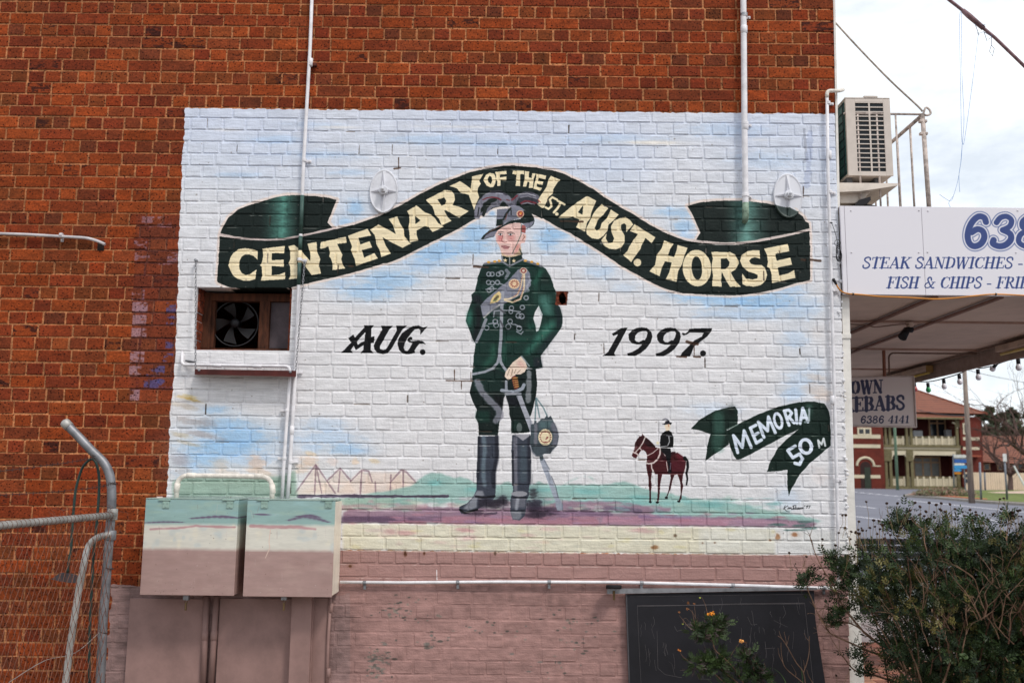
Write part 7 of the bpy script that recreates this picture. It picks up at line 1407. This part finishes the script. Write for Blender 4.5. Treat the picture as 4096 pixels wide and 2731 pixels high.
def railing(y0_, y1_, x0, x1):
    hb('hand_rail', x0, y0_, x1, y0_+3, HY0+.24, HY0+.32, och); hb('bottom_rail', x0, y1_-3, x1, y1_, HY0+.24, HY0+.32, och)
    x = x0+4; k = 0; m_ = MB()
    while x < x1-2:
        a_ = P(x-1.3, y1_-3, HY0+.26); b_ = P(x+1.3, y0_+(6 if k % 5 else -2), HY0+.26); 
        if k % 5 == 0: MB().box((a_.x-.03,HY0+.2,a_.z),(b_.x+.03,HY0+.3,b_.z)).build('newel', crm, hot)
        else: m_.box((a_.x,HY0+.255,a_.z),(b_.x,HY0+.28,b_.z))
        x += 5.2; k += 1
    m_.build('balusters', crm, hot, kind='stuff')
railing(1746, 1782, 3530, 3848); railing(1907, 1947, 3535, 3846)
# roofs: eaves, slopes
ze, zr = Hh(3700,1671).z, Hh(3655,1560,HY0+6).z
e0, e1 = Hh(3300,1671).x, Hh(3900,1671).x
ro = MB(); ro.add([(e0,HY0-.6,ze),(Hh(3850,1671).x,HY0-.6,ze-.05),(Hh(3868,1652,HY0+.4).x,HY0+1.4,ze+.95),(e0,HY0+1.4,ze+.95)], [(0,1,2,3)]); ro.build('verandah_roof', tl_, hot)
rx1 = Hh(3936,1656).x; rp = [Vector((e0,HY0-1.0+2.2,ze+.75)), Vector((rx1,HY0-.6,Hh(3936,1654).z-.05)), Vector((rx1,HY0+13,Hh(3936,1654).z)), Vector((e0,HY0+13,ze+.75)), Vector((Hh(3640,1560,HY0+6).x,HY0+6,Hh(3640,1552,HY0+6).z)), Vector((e0,HY0+6,Hh(3640,1552,HY0+6).z))]
ro = MB(); ro.add(rp, [(0,1,4,5),(1,2,4),(2,3,5,4)]); rf_ = ro.build('roof', tl_, hot); rf_.data.materials[0] = tl_
hb('gutter', 3527, 1669, 3852, 1673, HY0-.72, HY0-.61, och); MB().tube([rp[1], rp[4]], .12, 6).build('ridge', mat('ridge_tile', (120,66,50), .8), rf_)
for (x, y) in ((3845,1614),(3877,1612)): hb('vent_pipe', x-1.5, y, x+1.5, y+24, HY0+3, HY0+3.1, mat('vent_grey', (90,84,84), .7))
for (x, y, w_) in ((3654,1722,36),(3786,1718,26)): hb('condenser', x, y, x+w_, y+30, HY0+1.6, HY0+2.1, mat('unit_grey', (178,178,180), .5))
# second, lower building
h2 = empty('brick_annex', Hh(4000,1950), 'low red brick building with a wide tiled roof right of the hotel', 'building')
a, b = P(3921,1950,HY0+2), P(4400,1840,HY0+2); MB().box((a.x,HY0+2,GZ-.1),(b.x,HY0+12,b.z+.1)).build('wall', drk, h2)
ro = MB(); e = P(3905,1846,HY0+1).z; r_ = P(3905,1742,HY0+8).z; X0, X1 = P(3921,1800,HY0+1).x, P(4500,1800,HY0+1).x; ro.add([(X0,HY0+1,e),(X1,HY0+1,e-.5),(X1,HY0+8,r_),(X0,HY0+8,r_),(X0,HY0+14,e),(X1,HY0+14,e)], [(0,1,2,3),(3,2,5,4)]); ro.build('roof', tl_, h2)
hb('skirt_roof', 3853, 1820, 3925, 1826, HY0-.8, HY0-.11, mat('skirt_tiles', (150,80,60), .8), h2)
for x in (3935, 3990, 4044, 4070): hb('window', x, 1852, x+26, 1880, HY0+1.93, HY0+1.995, bfr, h2); hb('pane', x+5, 1856, x+21, 1877, HY0+1.91, HY0+1.929, dkg, h2)
# corrugated cream fence
fe = empty('corrugated_fence', P(3970,1957,HY0-1), 'cream corrugated metal fence beside the hotel', 'fence')
X0, X1 = P(3858,1900,HY0-1).x, P(4420,1900,HY0-1).x; z0_, z1_ = GZ, P(3970,1889,HY0-1).z
x = X0; k = 0
while x < X1:
    n = min(X1, x+.8); m_ = MB(); q = [(x+(n-x)*i/8, HY0-1+(.03 if i % 2 else 0)) for i in range(9)]
    m_.add([(a_, b_, z0_) for a_, b_ in q]+[(a_, b_, z1_) for a_, b_ in q], [(i, i+1, i+10, i+9) for i in range(8)]); m_.build('sheet', mat('fence_cream', (214,192,164), .7, var=.05, scale=1), fe); x = n+.01
for (y0_, y1_) in ((1894,1908),(1914,1930)): hb('window_slot', 3863, y0_, 3876, y1_, HY0-1.05, HY0-1.01, dkg, fe)
# ------------------------------------------------------------------ poles and street signs
def pole(name, label, cat, a, b, r0, r1, M, Y, grp=None):
    p, q = P(a[0], a[1], Y), P(b[0], b[1], Y); q.z = max(q.z, gz(Y)) if False else gz(Y)
    t = empty(name, q, label, cat, grp); MB().tube([q, q*.5+p*.5, p], [r0, (r0+r1)/2, r1], 14).build('pole', M, t, smooth=True); return t
wood = mat('grey_timber_pole', (136,122,112), .85, var=.2, scale=2, stretch=(8,8,1), bump=.3); gst = mat('sign_steel', (120,124,132), .5, .5)
pole('power_pole', 'tall weathered timber power pole leaning beside the street signs', 'pole', (3852,1380), (3886,1984), .165, .10, wood, 45)
pole('light_pole', 'slim green painted pole in front of the hotel verandah', 'pole', (3568,1500), (3591,1960), .13, .11, mat('pole_green', (106,130,108), .6, var=.15), 76)
st_ = pole('direction_sign', 'street direction sign with white, blue and brown blades on two posts', 'sign', (3813,1815), (3817,1985), .055, .05, gst, 60)
MB().tube([Vector((P(3857,1870,60).x,60,gz(60))), P(3856,1860,60)], .05, 8).build('post', gst, st_)
whs, bls, brs_, cyn = mat('sign_white', (206,206,204), .5), mat('sign_blue', (52,96,170), .5), mat('sign_brown', (184,120,42), .5), mat('sign_sky_blue', (60,146,206), .5)
for (x0, y0_, x1, y1_, M) in ((3815,1818,3868,1830,whs),(3816,1832,3872,1836,gst),(3818,1837,3874,1850,bls),(3817,1852,3862,1860,whs),(3817,1861,3890,1873,cyn),(3817,1875,3848,1885,cyn),(3817,1887,3848,1896,brs_)):
    a_, b_ = P(x0, y1_, 59.9), P(x1, y0_, 59.9); zc = (a_.z+b_.z)/2
    MB().prism([Vector((a_.x,59.88,a_.z)), Vector((b_.x-.15,59.88,a_.z)), Vector((b_.x,59.88,zc)), Vector((b_.x-.15,59.88,b_.z)), Vector((a_.x,59.88,b_.z))], (0,.03,0)).build('blade', M, st_)
pole('sign_post', 'plain grey steel post left of the white topped post on the lawn', 'post', (3919,1848), (3925,2003), .06, .055, gst, 47)
pole('sign_post', 'short dark grey post close to the cream fence', 'post', (3938,1888), (3941,1957), .07, .07, gst, 78)
t = pole('parking_sign', 'grey post with a small white sign at its top on the lawn', 'sign', (4017,1816), (4029,2003), .06, .05, gst, 47)
a_, b_ = P(4013,1845,46.9), P(4025,1814,46.9); MB().box((a_.x,46.88,a_.z),(b_.x,46.92,b_.z)).build('plate', whs, t)
o = MB().tube([P(4056,1863,55), P(4110,1965,55)], .06, 8).build('stay_pole', mat('stay_white', (232,232,232), .5), None); tag(o, 'slanting white stay pole by the bare tree', 'pole')
t = MB()
for l in ([(3870,1480,45),(3960,1502,55),(4100,1530,60),(4300,1570,66)],): t.tube(smooth_path([P(*v) for v in l]), .02, 4)
o = t.build('power_line', mat('line_dark', (70,74,80), .6), None); tag(o, 'thin power line crossing the sky right of the timber pole', 'wire')
o = MB().tube(smooth_path([P(3660,1636,80),P(3760,1656,78),P(3860,1662,60)]), .03, 4).build('service_line', mat('line_dark', (70,74,80)), None); tag(o, 'sagging service line in front of the hotel roof', 'wire')
# ------------------------------------------------------------------ island shrubs
iv = [MB(), MB()]; ri_ = random.Random(12)
ish = empty('low_hedge', G(3780,1990), 'low brown green bushes along the traffic island kerb', 'hedge')
for _ in range(2600):
    x = ri_.uniform(3686, 3872); hgt = 26*math.sin((x-3680)/200*math.pi)**.5*ri_.uniform(.8,1.1) if 3680 < x < 3880 else 5
    g = G(x, 1990); q = Vector((g.x+ri_.gauss(0,.15), g.y+ri_.gauss(0,.6), g.z+.15+ri_.random()*hgt*(g.y+6.5)/F_PX)); d_ = Vector((ri_.gauss(0,1), ri_.gauss(0,1), ri_.gauss(.6,.6))).normalized()*.16; w_ = d_.orthogonal()*.35
    iv[0 if ri_.random() < .5 else 1].add([q, q+d_*.5+w_, q+d_, q+d_*.5-w_], [(0,1,2,3)])
iv[0].build('foliage', leafmat('hedge_green', (70,76,48), (104,104,70)), ish, kind='stuff'); iv[1].build('dry_foliage', leafmat('hedge_brown', (96,70,58), (134,104,86)), ish, kind='stuff')
# ------------------------------------------------------------------ trees beyond
def ctree(label, px, top, wpx, Y, tone_, seed, n=2600, name='evergreen_tree'):
    rt = random.Random(seed); base = Vector((P(px,1900,Y).x, Y, 1.0)); zt = P(px, top, Y).z; w_ = wpx*(Y+6.5)/F_PX/2; t = empty(name, base, label, 'tree', 'dark evergreens behind the annex')
    tr_ = MB(); tr_.tube([base, base+Vector((.2,0,(zt-1)*.5)), Vector((base.x+.1,Y,zt-.6))], [.35,.25,.05], 8)
    lobes = []
    for k in range(26):
        h_ = rt.uniform(.18,1.0); rr0 = w_*(1-.55*h_)*rt.uniform(.4,1.0); a_ = rt.uniform(0,6.28); c = Vector((base.x+math.cos(a_)*rr0, Y+math.sin(a_)*rr0, 1+(zt-1)*h_-.3)); lobes.append((c, w_*rt.uniform(.18,.36)))
        tr_.tube([Vector((base.x,Y,1+(zt-1)*h_*.7)), c], [.08,.03], 5, cap=False)
    tr_.build('trunk', mat('bark_dark', (80,66,56), .9), t); m_ = MB()
    for _ in range(n):
        c, r_ = rt.choice(lobes); v = Vector((rt.gauss(0,1), rt.gauss(0,1), rt.gauss(0,.9))).normalized()*r_*rt.uniform(.4,1.05); d_ = (v.normalized()+Vector((rt.gauss(0,.6), rt.gauss(0,.6), rt.gauss(.2,.5)))).normalized()*rt.uniform(.35,.7); q = c+v; s2 = d_.orthogonal()*.4
        m_.add([q, q+d_*.5+s2, q+d_, q+d_*.5-s2], [(0,1,2,3)])
    m_.build('crown', leafmat('conifer_%d' % tone_, *[((34,42,32),(66,74,52)), ((44,50,38),(84,88,62))][tone_]), t)
for i, (px, top, wp, Y, tn, lab) in enumerate([(3945,1648,60,125,0,'dark evergreen just right of the hotel roof corner'),(3985,1632,60,128,1,'tallest olive evergreen, second right of the hotel roof'),(4030,1650,56,126,0,'dark evergreen third right of the hotel roof'),(4075,1632,60,130,0,'dark evergreen at the right edge of the photo'),(4060,1690,110,118,1,'low spreading olive evergreen above the annex roof'),(3960,1700,100,118,0,'broad low evergreen behind the annex roof ridge'),(4130,1640,70,126,0,'evergreen cut by the right picture edge')]): ctree(lab, px, top, wp, Y, tn, 30+i)
def bare(label, px, Y, zt, lean, seed, L=2.6, depth=6, low=2.6):
    rt = random.Random(seed); base = Vector((P(px,1950,Y).x, Y, gz(Y))); t = empty('bare_tree', base, label, 'tree', 'leafless street trees'); m_ = MB(); tips = []
    m_.tube([base, base+Vector((.1,0,low*.6)), base+Vector((.0,0,low))], [.26,.2,.17], 8)
    br_ = MB()
    for k in range(6):
        a_ = k*1.05+rt.uniform(-.3,.3); branch_tree(br_, base+Vector((0,0,low-.1*k)), Vector((math.cos(a_)*.9+lean, math.sin(a_)*.7, rt.uniform(.35,.9))), L, .15, depth, rt, tips, .42, 2)
    m_.build('trunk', mat('bark_grey', (98,80,74), .9, var=.2), t); br_.build('branches', mat('bark_twig', (84,64,58), .9, var=.2), t)
bare('bare street tree with drooping branches entering from the right', 4150, 58, 6, -.25, 41, L=2.3, depth=6)
bare('taller bare tree behind the annex against the sky', 4110, 100, 12, 0, 43, L=4.2, depth=5, low=5)
bare('small bare tree in front of the annex roof', 4040, 74, 5, -.1, 47, L=1.9, depth=6, low=1.8)
